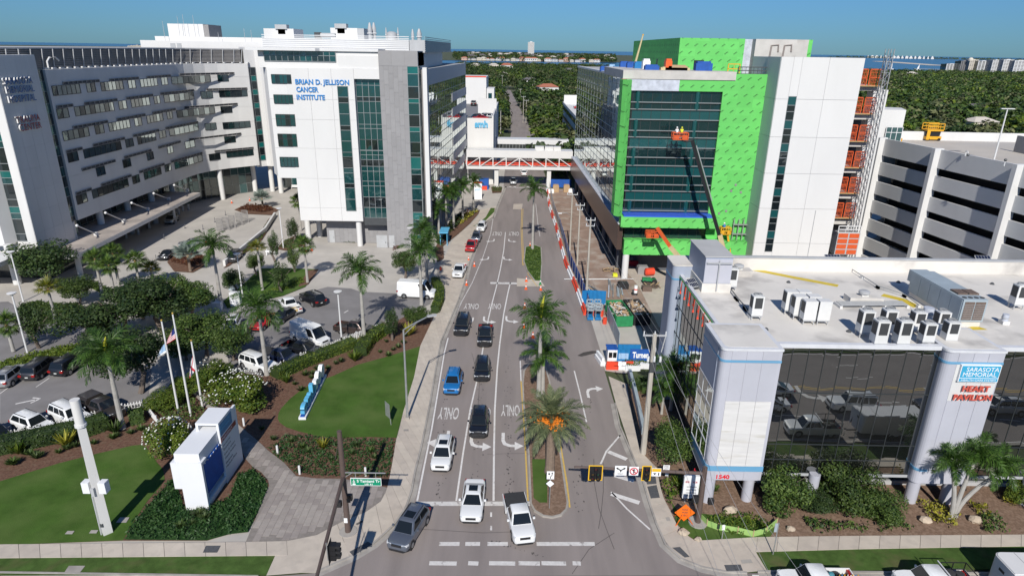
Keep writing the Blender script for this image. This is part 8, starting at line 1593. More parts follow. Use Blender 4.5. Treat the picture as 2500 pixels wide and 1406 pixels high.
p=at(663,622,0.05);t=thing('barricade','white A-frame barricade on the entrance drive','barricade',(p.x,p.y,0));obj('frame',MB().beam((p.x-0.8,p.y-0.3,0),(p.x-0.8,p.y,1.2),0.1).beam((p.x-0.8,p.y+0.3,0),(p.x-0.8,p.y,1.2),0.1).beam((p.x+0.8,p.y-0.3,0),(p.x+0.8,p.y,1.2),0.1).beam((p.x+0.8,p.y+0.3,0),(p.x+0.8,p.y,1.2),0.1),M.sign_white,t);obj('board',MB().box((p.x-1.0,p.y-0.2,0.6),(p.x+1.0,p.y-0.15,0.9)),M.sign_white,t)
p=at(720,461,0.05);t=thing('bench','white bench by the lobby glazing','bench',(p.x,p.y,0));obj('seat',MB().box((p.x-1.1,p.y,0.42),(p.x+1.1,p.y+0.6,0.5)),M.white_metal,t);obj('backrest',MB().box((p.x-1.1,p.y+0.55,0.5),(p.x+1.1,p.y+0.62,1.0)),M.white_metal,t)
for x_ in(-0.9,0.9):obj('leg',MB().box((p.x+x_-0.05,p.y+0.05,0),(p.x+x_+0.05,p.y+0.55,0.42)),M.white_metal,t)
q=gp([(548,648),(600,606),(648,566),(672,528)],0.1);t=thing('garden_wall','low white wall curving along the entrance drive','wall',(*q[0],0));obj('wall',strip(q,-0.2,0.2,0,1.0,MB()),M.white_wall_b,t)
for i,(u,v) in enumerate(((538,565),(553,562),(568,557),(585,550),(600,543))):
 p=at(u,v,0.1);b=MB();n=8
 for k in range(n+1):a=0.6+k*1.7/n;b.beam((p.x+0.9*cos(a)-0.3,p.y+0.9*sin(a),0),(p.x+0.9*cos(a)-0.3,p.y+0.9*sin(a),2.6),0.07)
 for z in(0.1,0.9,1.7,2.55):b.tube([(p.x+0.9*cos(0.6+k*1.7/n)-0.3,p.y+0.9*sin(0.6+k*1.7/n),z) for k in range(n+1)],0.05,4)
 obj('garden_screen',b,M.louvre,label='curved bronze mesh screen by the entrance, %s from the left'%('first','second','third','fourth','fifth')[i],cat='screen',group='curved mesh screens')
def upole(bu,bv,tv,lab,arms,r=0.2):
 b=at(bu,bv,0.0);h=zrow(b.x,b.y,tv);t=thing('utility_pole',lab,'utility pole',(b.x,b.y,0),group='utility poles');obj('pole',MB().tube([(b.x,b.y,0),(b.x,b.y,h)],[r*1.2,r*0.8],8),M.pole_wood,t,smooth=True)
 for k,(dz,w_) in enumerate(arms):
  a=obj('crossarm',MB().box((b.x-w_,b.y-0.06,h-dz-0.07),(b.x+w_,b.y+0.06,h-dz+0.07)),M.grey_metal,t)
  for x_ in(-w_+0.08,0.0,w_-0.08):obj('insulator',MB().cyl((b.x+x_,b.y,h-dz+0.07),(b.x+x_,b.y,h-dz+0.4),0.05,n=6),M.monument,a)
 return b,h,t
PO=[upole(*a) for a in((1570,1108,815,'near utility pole with a wide white crossarm beside the pavilion',((0.15,1.05),),0.24),(1432,712,536,'tallest site utility pole beside the blue fence',((0.1,0.75),(1.0,0.7)),0.17),(1409,648,500,'middle utility pole of the building site',((0.1,0.8),(0.9,0.5)),0.15),(1391,612,474,'farthest utility pole of the building site with a lamp arm',((0.1,1.0),),0.15))]
b,h,t=PO[0]
for x_ in(-0.9,0.05,0.95):obj('switch_arm',MB().beam((b.x+x_,b.y-0.05,h-0.2),(b.x+x_*0.55+0.15,b.y-0.15,h-1.7),0.07),M.grey_metal,t)
for x_ in(-0.45,0.1,0.65):obj('transformer_bushing',MB().cyl((b.x+x_,b.y-0.25,h-2.6),(b.x+x_,b.y-0.25,h-2.1),0.11,n=8),M.monument,t)
obj('cable_box',MB().box((b.x-0.25,b.y-0.4,h-3.6),(b.x+0.3,b.y-0.15,h-2.7)),M.dark_metal,t)
b3,h3,t3=PO[3];obj('lamp_arm',MB().tube([(b3.x,b3.y,h3*0.62),(b3.x-1.0,b3.y-0.3,h3*0.68),(b3.x-1.9,b3.y-0.5,h3*0.68)],0.05,6),M.steel,t3);obj('lamp_head',MB().obox((b3.x-2.2,b3.y-0.5,h3*0.67),(0.7,0.3,0.12)),M.sign_white,t3)
def wire(a,e,sag,lab):
 a,e=V(a),V(e);pts=[a.lerp(e,i/14)-V((0,0,sag*4*(i/14)*(1-i/14))) for i in range(15)];obj('overhead_wire',MB().tube(pts,0.014,4,cap=False),M.wire,label=lab,cat='wire',group='overhead wires')
for i in range(4):
 e=at((1772,1830,1905,1990)[i],1450,(4.0,4.5,5.0,5.0)[i]);wire((b.x-0.9+i*0.6,b.y,h-(0.05,0.05,0.05,2.4)[i]),e,0.5,'overhead wire from the near utility pole, %s from the left'%('first','second','third','fourth')[i])
for k in range(3):
 for j in range(3):A,B_=PO[j],PO[j+1];wire((A[0].x-0.6+k*0.6,A[0].y,A[1]-0.2),(B_[0].x-0.6+k*0.6,B_[0].y,B_[1]-0.2),0.5,'overhead wire along the building site, %s strand'%('left','middle','right')[k])
q=[V((*p,0)) for p in gp([(1429,768),(1405,700),(1382,647),(1357,553),(1342,507),(1335,459)],0.1)];t=thing('site_fence','construction fence with blue screening beside the road','fence',tuple(q[0]));n_=0
for a,e in zip(q,q[1:]):
 L=(e-a).length;k=max(1,round(L/2.9));d=(e-a)/L;nn=V((-d.y,d.x,0))
 for i in range(k):
  s0,s1=a+d*(L*i/k),a+d*(L*(i+1)/k);m_='tarp_blue' if s0.y<135 else 'grey_metal';o_=V((0.75,0,0));obj('screen_panel',MB().prism([(s0.x+0.75,s0.y),(s1.x+0.75,s1.y),(s1.x+0.79,s1.y),(s0.x+0.79,s0.y)],0.1,1.95),M[m_],t);obj('post',MB().cyl((s0.x+0.72,s0.y,0),(s0.x+0.72,s0.y,2.05),0.04,n=6),M.steel,t);n_+=1
  bt=thing('water_barrier','orange and white plastic barrier by the blue fence, number in a long line','barrier',tuple(s0),group='plastic barriers along the site fence');bt['label']='white plastic barrier in the long line along the blue fence' if(n_//2)%2 else 'orange plastic barrier in the long line along the blue fence'
  obj('barrier_body',MB().prism([(s0.x-0.28,s0.y+0.05),(s1.x-0.28,s1.y-0.05),(s1.x+0.28,s1.y-0.05),(s0.x+0.28,s0.y+0.05)],0.0,0.35).prism([(s0.x-0.12,s0.y+0.08),(s1.x-0.12,s1.y-0.08),(s1.x+0.12,s1.y-0.08),(s0.x+0.12,s0.y+0.08)],0.35,0.95),M['sign_white' if(n_//2)%2 else 'plastic_red'],bt)
g0_=at(1479,893,0);yg=g0_.y
def upright(u0,u1,v0,v1,y):x0_,x1_,z0_,z1_=face_rect(u0,u1,v0,v1,y);return x0_,x1_,max(0.05,z0_),z1_
x0_,x1_,z0_,z1_=upright(1538,1588,852,882,yg);bn=thing('banner_fence','dark blue fence banner with the word Turner','banner',(x0_,yg,0));obj('banner',MB().box((x0_,yg-0.04,z0_),(x1_,yg,z1_)),M.tarp_blue,bn);lay('Turner',(x0_+(x1_-x0_)*0.12,yg-0.05,z0_+(z1_-z0_)*0.28),(x1_-x0_)*0.78,(z1_-z0_)*0.5,M.sign_white,bn,bold=0.04);obj('foot_rail',MB().box((x0_,yg-0.06,0),(x1_,yg+0.02,z0_)),M.sign_white,bn)
x2,x3,z2,z3=upright(1506,1537,854,886,yg);pb=thing('fence_panel','lighter blue fence panel left of the company banner','fence panel',(x2,yg,0));obj('panel',MB().box((x2,yg-0.03,0.1),(x3,yg,z3)),M.tarp_cyan,pb);obj('notice',MB().box((x2+0.2,yg-0.05,z3*0.45),(x3-0.15,yg-0.03,z3*0.8)),M.flag_sky,pb)
x2,x3,z2,z3=upright(1508,1565,836,854,yg+1.8);pb=thing('fence_panel','cyan blue fence panel behind the banner','fence panel',(x2,yg+1.8,0));obj('panel',MB().box((x2,yg+1.8,0.1),(x3,yg+1.84,2.1)),M.tarp_cyan,pb);obj('rail',MB().box((x2,yg+1.78,2.1),(x3,yg+1.86,2.16)),M.steel,pb)
x2,x3,z2,z3=upright(1483,1506,855,894,yg);bo=thing('gate_booth','small white gate booth with two windows and a blue roof','booth',(x2,yg,0));z3=2.15;obj('front',MB().box((x2,yg-0.05,0),(x3,yg,z3)),M.sign_white,bo);obj('side',MB().box((x2,yg,0),(x2+0.06,yg+1.5,z3)),M.sign_white,bo)
for i in range(2):w_=obj('window',MB().box((x2+0.12+i*(x3-x2)*0.45,yg-0.07,1.15),(x2+0.12+i*(x3-x2)*0.45+(x3-x2)*0.38,yg-0.05,1.85)),M.car_glass,bo)
obj('roof',MB().box((x2-0.1,yg,z3),(x3+0.1,yg+1.5,z3+0.08)),M.tarp_blue,bo)
for u,lb,m_ in((1494,'orange barrier before the gate booth','plastic_red'),(1531,'orange barrier below the company banner','plastic_red'),(1513,'white slatted barricade beside the gate booth','sign_white'),(1471,'white concrete barrier at the road side of the gate','sign_white')):
 p=at(u,900 if u!=1471 else 893,0.02);t=thing('barrier',lb,'barrier',(p.x,p.y,0));obj('body',MB().prism([(p.x-0.75,p.y-0.25),(p.x+0.75,p.y-0.25),(p.x+0.75,p.y+0.25),(p.x-0.75,p.y+0.25)] if u!=1471 else[(p.x-0.25,p.y),(p.x+0.35,p.y),(p.x-0.1,p.y+2.4),(p.x-0.7,p.y+2.4)],0,0.5),M[m_],t);obj('top',MB().prism([(p.x-0.7,p.y-0.1),(p.x+0.7,p.y-0.1),(p.x+0.7,p.y+0.1),(p.x-0.7,p.y+0.1)] if u!=1471 else[(p.x-0.1,p.y+0.1),(p.x+0.2,p.y+0.1),(p.x-0.25,p.y+2.3),(p.x-0.55,p.y+2.3)],0.5,1.0),M[m_],t)
q=[V((*p,0)) for p in gp([(1482,780),(1497,815),(1510,850)],0)];t=thing('site_fence','dark blue screened fence beside the green skip','fence',tuple(q[0]))
for a,e in zip(q,q[1:]):obj('screen_panel',MB().prism([(a.x,a.y),(e.x,e.y),(e.x+0.06,e.y),(a.x+0.06,a.y)],0.05,2.1),M.ac_blue,t);obj('post',MB().cyl((a.x,a.y,0),(a.x,a.y,2.2),0.04,n=6),M.steel,t)
def skip(bu,bv,L,rz,lab,mat,w=2.4,h=1.7):
 p=at(bu,bv,0);t=thing('skip',lab,'skip',(p.x,p.y,0),rz);local(t)
 for s in(0,w-0.1):obj('side',MB().box((s,0,0.15),(s+0.1,L,h)),M[mat],t)
 obj('end',MB().box((0.1,0,0.15),(w-0.1,0.1,h)),M[mat],t);obj('end',MB().box((0.1,L-0.1,0.15),(w-0.1,L,h)),M[mat],t);obj('floor',MB().box((0.1,0.1,0.15),(w-0.1,L-0.1,0.3)),M[mat],t)
 for i in range(5):obj('rib',MB().box((-0.08,0.5+i*(L-1)/4,0.2),(0,0.65+i*(L-1)/4,h)),M[mat],t)
 r=random.Random(int(bu));rb_=MB()
 for i in range(110):c=V((r.uniform(0.3,w-0.3),r.uniform(0.3,L-0.3),h-0.5+r.uniform(-0.2,0.3)));rb_.mi=r.choice((0,0,1,2,3));a_=r.uniform(0,3.1);l_=r.uniform(0.2,1.2);rb_.beam(c,c+V((cos(a_)*l_,sin(a_)*l_,r.uniform(-0.15,0.25))),r.uniform(0.08,0.4),0.05)
 obj('rubble',rb_,[M.timber,M.raw_concrete,M.rust,M.sign_white],t,kind='stuff');return t
skip(1503,800,6.2,R(6),'green skip filled with rubble beside the dark fence','skip_green');skip(1546,796,6.0,R(6),'dark skip filled with timber against the pavilion','trim')
q=at(1432,752,0);w_=thing('screen_wall','bent cyan blue screen behind the small lifts','screen',(q.x,q.y,0));obj('panel',MB().prism([(q.x-0.6,q.y+1.5),(q.x+0.6,q.y+1.9),(q.x+3.0,q.y+1.5),(q.x+3.0,q.y+1.45),(q.x+0.6,q.y+1.8),(q.x-0.6,q.y+1.4)],0.05,2.2),M.tarp_cyan,w_)
for u,lb in((1441,'left of the two small blue scissor lifts at the site gate'),(1460,'right of the two small blue scissor lifts at the site gate')):
 p=at(u,783,0);t=thing('scissor_lift',lb,'scissor lift',(p.x,p.y,0));obj('chassis',MB().box((p.x-0.42,p.y,0.1),(p.x+0.42,p.y+1.6,0.5)),M.tarp_cyan,t);s_=MB()
 for i in range(4):s_.beam((p.x-0.35,p.y+0.1,0.5+i*0.25),(p.x-0.35,p.y+1.5,0.75+i*0.25),0.07).beam((p.x+0.35,p.y+1.5,0.5+i*0.25),(p.x+0.35,p.y+0.1,0.75+i*0.25),0.07)
 obj('scissor_stack',s_,M.grey_metal,t);obj('platform',MB().box((p.x-0.45,p.y,1.5),(p.x+0.45,p.y+1.6,1.6)),M.grey_metal,t)
 for y_ in(0,1.6):mesh_gate(t,'guard_rail',p.x-0.43,p.x+0.43,p.y+y_,1.6,2.6,M.ac_blue,2,2)
for i,(u,v,m_) in enumerate(((1452,770,'plastic_red'),(1468,772,'plastic_red'),(1476,790,'plastic_red'))):p=at(u,v,0);obj('barrel',MB().cyl((p.x,p.y,0),(p.x,p.y,0.9),0.3,n=12),M[m_],label='orange barrel among the blue lifts, %s'%('left','middle','right')[i],cat='barrel',group='orange site barrels')
rr=random.Random(5)
def pile(u,v,n,L,spread,mats,lab,name='material_stack',rz=0.0,lie=0.15):
 p=at(u,v,0);t=thing(name,lab,'building material',(p.x,p.y,0),rz);local(t)
 for i in range(n):x_,y_=rr.uniform(-spread,spread),rr.uniform(-0.3,0.3)*L;a_=rr.uniform(-lie,lie);l_=L*rr.uniform(0.7,1.0);obj('plank',MB().beam((x_-sin(a_)*l_/2,y_-cos(a_)*l_/2,0.05+i*0.035),(x_+sin(a_)*l_/2,y_+cos(a_)*l_/2,0.06+i*0.035),rr.uniform(0.1,0.3),0.06),M[rr.choice(mats)],t)
pile(1450,715,12,5.0,0.9,('steel','timber','galv'),'loose grey studs and planks by the tall site pole',rz=0.3);pile(1490,705,6,6.5,0.5,('galv','steel'),'long grey metal channels laid toward the viewer',rz=-0.1,lie=0.05);pile(1513,715,7,4.5,0.4,('ac_blue','steel','timber'),'bundle of blue grey metal decking',rz=-0.1,lie=0.04);pile(1540,750,14,3.5,1.2,('timber','timber','rust'),'heap of timber offcuts beside the skips',lie=1.2);pile(1470,683,5,9.0,0.3,('sign_white','white_metal'),'long white pipes across the dirt','pipe_stack',rz=R(95),lie=0.03);pile(1490,660,10,2.0,1.0,('timber','cream','rust'),'scattered scraps near the dark columns',lie=1.5);pile(1590,700,10,2.5,1.2,('timber','rust'),'brown timber pile on the wet slab',lie=1.2)
def gizmo(name,u,v,sz,mat,lab,cat,z=0.0):p=at(u,v,z);b_=MB().box((p.x-sz[0]/2,p.y,z),(p.x+sz[0]/2,p.y+sz[1],z+sz[2]*0.85)).box((p.x-sz[0]*0.42,p.y+0.05,z+sz[2]*0.85),(p.x+sz[0]*0.42,p.y+sz[1]-0.05,z+sz[2]));return obj(name,b_,M[mat],label=lab,cat=cat)
gizmo('waste_bin',1522,706,(1.7,1.3,1.0),'trim','open black waste bin on the site','bin');gizmo('tool_chest',1580,712,(1.5,1.1,0.8),'rust','rusty brown chest on the wet slab','chest');gizmo('site_box',1570,670,(1.8,1.6,1.4),'grey_panel','grey site box under the green wing','box');gizmo('red_rack',1552,650,(2.6,0.6,0.9),'flag_red','dark red rack in the shade under the green wing','rack');gizmo('yellow_drum',1502,676,(0.8,0.8,0.5),'hivis','yellow green drum on the dirt','drum')
p=at(1588,676,0);obj('fuel_tank',MB().tube([(p.x-0.9,p.y+0.4,0.75),(p.x-0.75,p.y+0.4,0.75),(p.x+0.6,p.y+0.8,0.75),(p.x+0.7,p.y+0.8,0.75)],[0.4,0.65,0.65,0.4],14),M.plastic_red,smooth=True,label='bright red tank on the site slab',cat='tank')
t=thing('compact_tractor','little green tractor on the site slab','tractor',tuple(at(1585,692,0)));p=at(1585,692,0);obj('bonnet',MB().box((p.x-1.2,p.y-0.3,0.5),(p.x+0.2,p.y+0.4,1.0)),M.skip_green,t);obj('seat_deck',MB().box((p.x+0.2,p.y-0.4,0.45),(p.x+1.1,p.y+0.5,0.75)),M.skip_green,t)
for dx,r_ in((-0.85,0.32),(0.75,0.45)):
 for dy in(-0.5,0.55):obj('wheel',MB().cyl((p.x+dx,p.y+dy-0.1,r_),(p.x+dx,p.y+dy+0.1,r_),r_,n=14),M.tyre,t)
p=at(1605,655,0);t=thing('excavator','white and red mini excavator under the green wing','excavator',(p.x,p.y,0));obj('body',MB().prism([(p.x-1.3,p.y),(p.x+1.0,p.y),(p.x+1.0,p.y+1.6),(p.x-1.0,p.y+1.6)],0.7,1.7),M.sign_white,t,smooth=True);obj('skirt',MB().box((p.x-1.3,p.y-0.05,0.6),(p.x+1.2,p.y+1.6,0.75)),M.flag_red,t);obj('boom',MB().tube([(p.x+0.9,p.y+0.5,1.2),(p.x+1.8,p.y+0.3,2.6),(p.x+2.9,p.y,1.6)],[0.18,0.16,0.1],6),M.sign_white,t);obj('track',MB().box((p.x-1.2,p.y-0.25,0),(p.x+1.1,p.y+0.2,0.55)),M.tyre,t);obj('track',MB().box((p.x-1.2,p.y+1.3,0),(p.x+1.1,p.y+1.75,0.55)),M.tyre,t);obj('canopy',MB().beam((p.x-0.8,p.y+0.2,1.7),(p.x-0.8,p.y+0.2,2.8),0.06).beam((p.x+0.5,p.y+0.2,1.7),(p.x+0.5,p.y+0.2,2.8),0.06).box((p.x-0.9,p.y,2.8),(p.x+0.6,p.y+1.4,2.88)),M.black,t)
p=at(1551,719,0);t=thing('water_cooler','white and pink striped canister stand on the slab','canister',(p.x,p.y,0));obj('canister',MB().cyl((p.x,p.y,0.3),(p.x,p.y,1.5),0.28,n=12),M.sign_white,t);obj('band',MB().cyl((p.x,p.y,0.8),(p.x,p.y,1.0),0.29,n=12),M.plastic_red,t);obj('foot',MB().box((p.x-0.6,p.y-0.3,0),(p.x+0.3,p.y+0.3,0.3)),M.trim,t)
for i,(u,v,m_,lb) in enumerate(((1357,470,'timber','brown stacked pallet box left by the far gate'),(1383,470,'timber','brown stacked pallet box right by the far gate'),(1345,472,'sign_white','white wrapped bundle by the far gate'),(1395,471,'sign_white','white wrapped bundle right of the far pallets'))):gizmo('pallet_box',u,v,(1.6,1.4,2.0 if i<2 else 1.0),m_,lb,'crate')
p=at(1365,460,0);t=thing('site_fence','blue fence closing the far end of the site','fence',(p.x,p.y,0));obj('screen_panel',MB().box((p.x-3.5,p.y+1,0.05),(p.x+3.4,p.y+1.06,2.3)),M.tarp_blue,t);obj('post',MB().box((p.x-3.6,p.y+1,0),(p.x-3.5,p.y+1.1,2.4)),M.steel,t)
def basket(parent,c,w=2.3,d=1.0,h=1.1,mat='orange'):
 mesh_gate(parent,'basket_rail',c.x-w/2,c.x+w/2,c.y-d/2,c.z+0.1,c.z+h,M[mat],4,2,0.06);mesh_gate(parent,'basket_rail',c.x-w/2,c.x+w/2,c.y+d/2,c.z+0.1,c.z+h,M[mat],4,2,0.06);obj('basket_floor',MB().box((c.x-w/2,c.y-d/2,c.z),(c.x+w/2,c.y+d/2,c.z+0.1)),M.trim,parent)
 for s in(-1,1):obj('basket_end',MB().beam((c.x+s*w/2,c.y-d/2,c.z+h),(c.x+s*w/2,c.y+d/2,c.z+h),0.07).beam((c.x+s*w/2,c.y-d/2,c.z+h/2),(c.x+s*w/2,c.y+d/2,c.z+h/2),0.07),M[mat],parent)
 obj('control_box',MB().box((c.x-w/2+0.1,c.y-d/2-0.05,c.z+0.2),(c.x-0.2,c.y-d/2+0.15,c.z+0.75)),M[mat],parent);obj('control_box',MB().box((c.x+0.25,c.y-d/2-0.05,c.z+0.2),(c.x+w/2-0.1,c.y-d/2+0.15,c.z+0.75)),M[mat],parent)
yb1=YG-3.6;c=aty(1659,342,yb1);t=thing('boom_lift','tall boom lift with a black mast and an orange basket at the glass','boom lift',(40,yb1-2,0));basket(t,c);k1=aty(1690,343,yb1-0.3);k2=aty(1757,578,yb1-2.8);k3=aty(1774,640,yb1-3.3)
obj('jib',MB().tube([(c.x+0.2,c.y-0.6,c.z),(c.x+0.9,c.y-0.5,c.z-0.2),tuple(k1)],[0.14,0.13,0.13],6),M.black,t);obj('mast',MB().beam(k1,k2,0.42,0.5),M.black,t);obj('cable_track',MB().beam(k1.lerp(k2,0.05)+V((0.35,-0.3,0)),k1.lerp(k2,0.62)+V((0.35,-0.3,0)),0.12),M.pipe,t);obj('lower_mast',MB().beam(k2+V((0,0,0.3)),k3,0.6,0.7),M.cream,t);dd=(k3-k2).normalized();k4=k3+dd*(k3.z-1.6)/max(0.1,-dd.z);obj('mast_foot',MB().beam(k3,k4,0.62,0.72),M.cream,t);obj('chassis',MB().box((k4.x-1.4,k4.y-2.4,0.6),(k4.x+1.2,k4.y+1.6,1.9)),M.orange,t)
for dx in(-1.2,1.0):
 for dy in(-1.9,1.1):obj('wheel',MB().cyl((k4.x+dx-0.2,k4.y+dy,0.6),(k4.x+dx+0.2,k4.y+dy,0.6),0.6,n=14),M.tyre,t)
yb2=YB-2.6;c2=aty(1591,580,yb2);t=thing('boom_lift','orange boom lift with its small basket below the glass','boom lift',(25,yb2-3,0));basket(t,c2,1.9,0.9);j1=aty(1604,556,yb2-0.3);j2=aty(1636,602,yb2-1.6);j3=aty(1668,640,yb2-2.8);obj('jib',MB().beam((c2.x+0.6,c2.y-0.3,c2.z+0.4),j1,0.2),M.black,t);obj('mast',MB().beam(j1,j2,0.42,0.46),M.orange,t);obj('lower_mast',MB().beam(j2,j3,0.55,0.6),M.cream,t);dd=(j3-j2).normalized();j4=j3+dd*(j3.z-1.6)/max(0.1,-dd.z);obj('mast_foot',MB().beam(j3,j4,0.56,0.62),M.cream,t);obj('chassis',MB().box((j4.x-1.3,j4.y-2.0,0.5),(j4.x+1.2,j4.y+1.4,1.8)),M.orange,t)
for dx in(-1.1,1.0):
 for dy in(-1.6,1.0):obj('wheel',MB().cyl((j4.x+dx-0.2,j4.y+dy,0.5),(j4.x+dx+0.2,j4.y+dy,0.5),0.5,n=14),M.tyre,t)
c3=aty(1769,572,YG-1.6);t=thing('boom_lift','yellow lift platform against the green wall by the boom','boom lift',(c3.x,c3.y,0));basket(t,c3,1.6,0.9,1.2,'lift_yellow');obj('mast',MB().beam((c3.x+0.5,c3.y,c3.z),(c3.x+2.2,c3.y-0.4,1.0),0.3),M.lift_yellow,t);obj('chassis',MB().box((c3.x+1.2,c3.y-1.2,0.3),(c3.x+3.2,c3.y+0.6,1.2)),M.lift_yellow,t)
def person(loc,pose,label,shirt='hivis',helmet='hivis',rz=0.0):
 """a worker grown as one skin over a posed skeleton; helmet and vest are worn on top"""
 J={'pel':(0,0,0.95),'sp':(0.03,0,1.15),'ch':(0.07,0,1.36),'nk':(0.10,0,1.52),'hd':(0.14,0,1.66),'ht':(0.15,0,1.78),'shl':(0.07,0.2,1.44),'ell':(0.2,0.27,1.2),'wrl':(0.45,0.2,1.2),'hal':(0.54,0.18,1.22),'shr':(0.07,-0.2,1.44),'elr':(0.22,-0.27,1.22),'wrr':(0.46,-0.2,1.25 if pose else 1.1),'har':(0.55,-0.18,1.28 if pose else 1.1),'hil':(0,0.1,0.9),'knl':(0.05,0.11,0.5),'anl':(0,0.11,0.09),'tol':(0.17,0.13,0.04),'hir':(0,-0.1,0.9),'knr':(0.05,-0.11,0.5),'anr':(0,-0.11,0.09),'tor':(0.17,-0.13,0.04)}
 E_=(('pel','sp'),('sp','ch'),('ch','nk'),('nk','hd'),('hd','ht'),('ch','shl'),('shl','ell'),('ell','wrl'),('wrl','hal'),('ch','shr'),('shr','elr'),('elr','wrr'),('wrr','har'),('pel','hil'),('hil','knl'),('knl','anl'),('anl','tol'),('pel','hir'),('hir','knr'),('knr','anr'),('anr','tor'))
 RD={'pel':.15,'sp':.14,'ch':.16,'nk':.065,'hd':.10,'ht':.075,'shl':.075,'shr':.075,'ell':.05,'elr':.05,'wrl':.038,'wrr':.038,'hal':.045,'har':.045,'hil':.11,'hir':.11,'knl':.075,'knr':.075,'anl':.05,'anr':.05,'tol':.05,'tor':.05}
 K=list(J);me=D.meshes.new('body');me.from_pydata([J[k] for k in K],[(K.index(a),K.index(b_)) for a,b_ in E_],[]);o=D.objects.new('body',me);COL.objects.link(o);o.modifiers.new('skin','SKIN')
 for i,k in enumerate(K):me.skin_vertices[0].data[i].radius=(RD[k],)*2
 me.skin_vertices[0].data[0].use_root=True;s_=o.modifiers.new('subdivision','SUBSURF');s_.levels=s_.render_levels=1
 t=thing('person',label,'person',loc,rz);o.parent=t
 dg=bpy.context.evaluated_depsgraph_get();nm=D.meshes.new_from_object(o.evaluated_get(dg));o.modifiers.clear();o.data=nm
 for m_ in('skin',shirt,'jeans','trim'):nm.materials.append(M[m_])
 for p in nm.polygons:z=p.center.z;p.material_index=3 if z<0.12 else 2 if z<0.98 else 1 if z<1.5 and p.center.x<0.3 else 0;p.use_smooth=True
 t2=local(t);obj('helmet',MB().tube([(0.14,0,1.70),(0.14,0,1.72),(0.145,0,1.80),(0.15,0,1.85)],[0.155,0.13,0.11,0.03],12),M[helmet],t,smooth=True);obj('vest',MB().tube([(0.02,0,1.05),(0.05,0,1.25),(0.075,0,1.44)],[0.185,0.19,0.15],12,cap=False),M[shirt],t,smooth=True);return t
person((c.x+0.25,c.y+0.1,c.z+0.1),True,'worker in a yellow vest and helmet in the high orange basket',rz=R(80));person((c.x-0.45,c.y+0.1,c.z+0.1),False,'worker in a pale shirt and white helmet in the high orange basket','sign_white','sign_white',R(100));person((c3.x-0.2,c3.y,c3.z+0.1),True,'worker on the yellow lift platform by the green wall','tarp_cyan','sign_white',R(90))
ZR=33.3
for i,(u,v,w_,h_,m_,lb) in enumerate(((1478,158,1.8,1.0,'tarp_blue','blue covered stack at the far end of the wing roof'),(1495,160,1.2,1.4,'flag_sky','pale blue stack on the wing roof'),(1508,162,1.6,1.2,'tarp_cyan','cyan crate on the wing roof'),(1525,163,1.6,1.0,'tarp_blue','dark blue crate on the wing roof'),(1545,166,2.0,1.0,'tarp_blue','blue crate by the yellow pole'),(1562,168,1.8,1.1,'tarp_cyan','cyan crate right of the yellow pole'),(1578,170,1.2,1.6,'sign_white','white upright bundle on the wing roof'),(1592,172,2.2,0.8,'tarp_blue','tilted blue panel stack on the wing roof'),(1632,172,1.0,1.7,'cone','orange heater on the wing roof'),(1655,172,3.0,0.8,'timber','timber pallet stack on the wing roof'),(1718,178,2.6,1.4,'tarp_blue','blue wrapped pallet before the dark doorway'),(1648,179,4.6,0.5,'cream','long pale insulation boards on the roof edge'))):
 p=at(u,v,ZR-1.0);y_=min(p.y,150);p=aty(u,v,YG+3+i*0.0 if u>1590 else max(YG+4,YG+30-(u-1478)*0.22));zb_=33.3 if p.y<YG+20 else 32.2;obj('roof_stack',MB().box((p.x-w_/2,p.y,zb_),(p.x+w_/2,p.y+1.4,zb_+h_*0.8)).box((p.x-w_*0.42,p.y+0.1,zb_+h_*0.8),(p.x+w_*0.4,p.y+1.2,zb_+h_)),M[m_],label=lb,cat='building material',group='materials on the wing roof')
a,e=aty(1549,152,YG+14),aty(1570,86,YG+14);t=thing('crane_pole','leaning yellow pole rising from the wing roof','pole',tuple(a));obj('pole',MB().tube([(a.x,a.y,33.3),tuple(e)],[0.22,0.12],6),M.cream,t);obj('hook',MB().ball((e.x,e.y,e.z),0.16,6),M.lift_yellow,t)
a=aty(1790,180,YG+1);t=thing('guard_rail','yellow guard rail frame on the wing roof','railing',(a.x,a.y,33));mesh_gate(t,'rail_frame',a.x-0.9,a.x+0.9,a.y,33.0,34.4,M.lift_yellow,2,2)
t=thing('guard_rail','long grey guard rail along the green roof edge','railing',(36,YG,33));mesh_gate(t,'rail_frame',34.2,39.0,YG+0.2,33.0,34.0,M.dark_metal,8,2)
for i in range(7):y_=51.5+i*1.65;obj('wall_hook',MB().tube([(17.1,y_,EZ-0.2),(17.05,y_,EZ-1.2),(17.05,y_,EZ-1.5)],[0.03,0.03,0.13],6),M.plastic_red,label='red hanging hook on the pavilion street side, %s from the corner pier'%('first','second','third','fourth','fifth','sixth','seventh')[i],cat='hook',group='red hooks on the pavilion')
q=gp([(1705,1262),(1725,1282),(1752,1292),(1800,1300),(1838,1309),(1870,1300),(1896,1278)],0.1);t=thing('silt_fence','pale green fabric barrier sagging along the pavilion lawn','silt fence',(*q[0],0));obj('fabric',strip(q,-0.02,0.02,0.02,0.62,MB()),pm('silt_fabric',(0.30,0.48,0.14),0.8,0.1,2),t)
for i,p_ in enumerate(q):obj('stake',MB().box((p_[0]-0.03,p_[1]-0.05,0),(p_[0]+0.03,p_[1]+0.01,0.75)),M.timber,t)
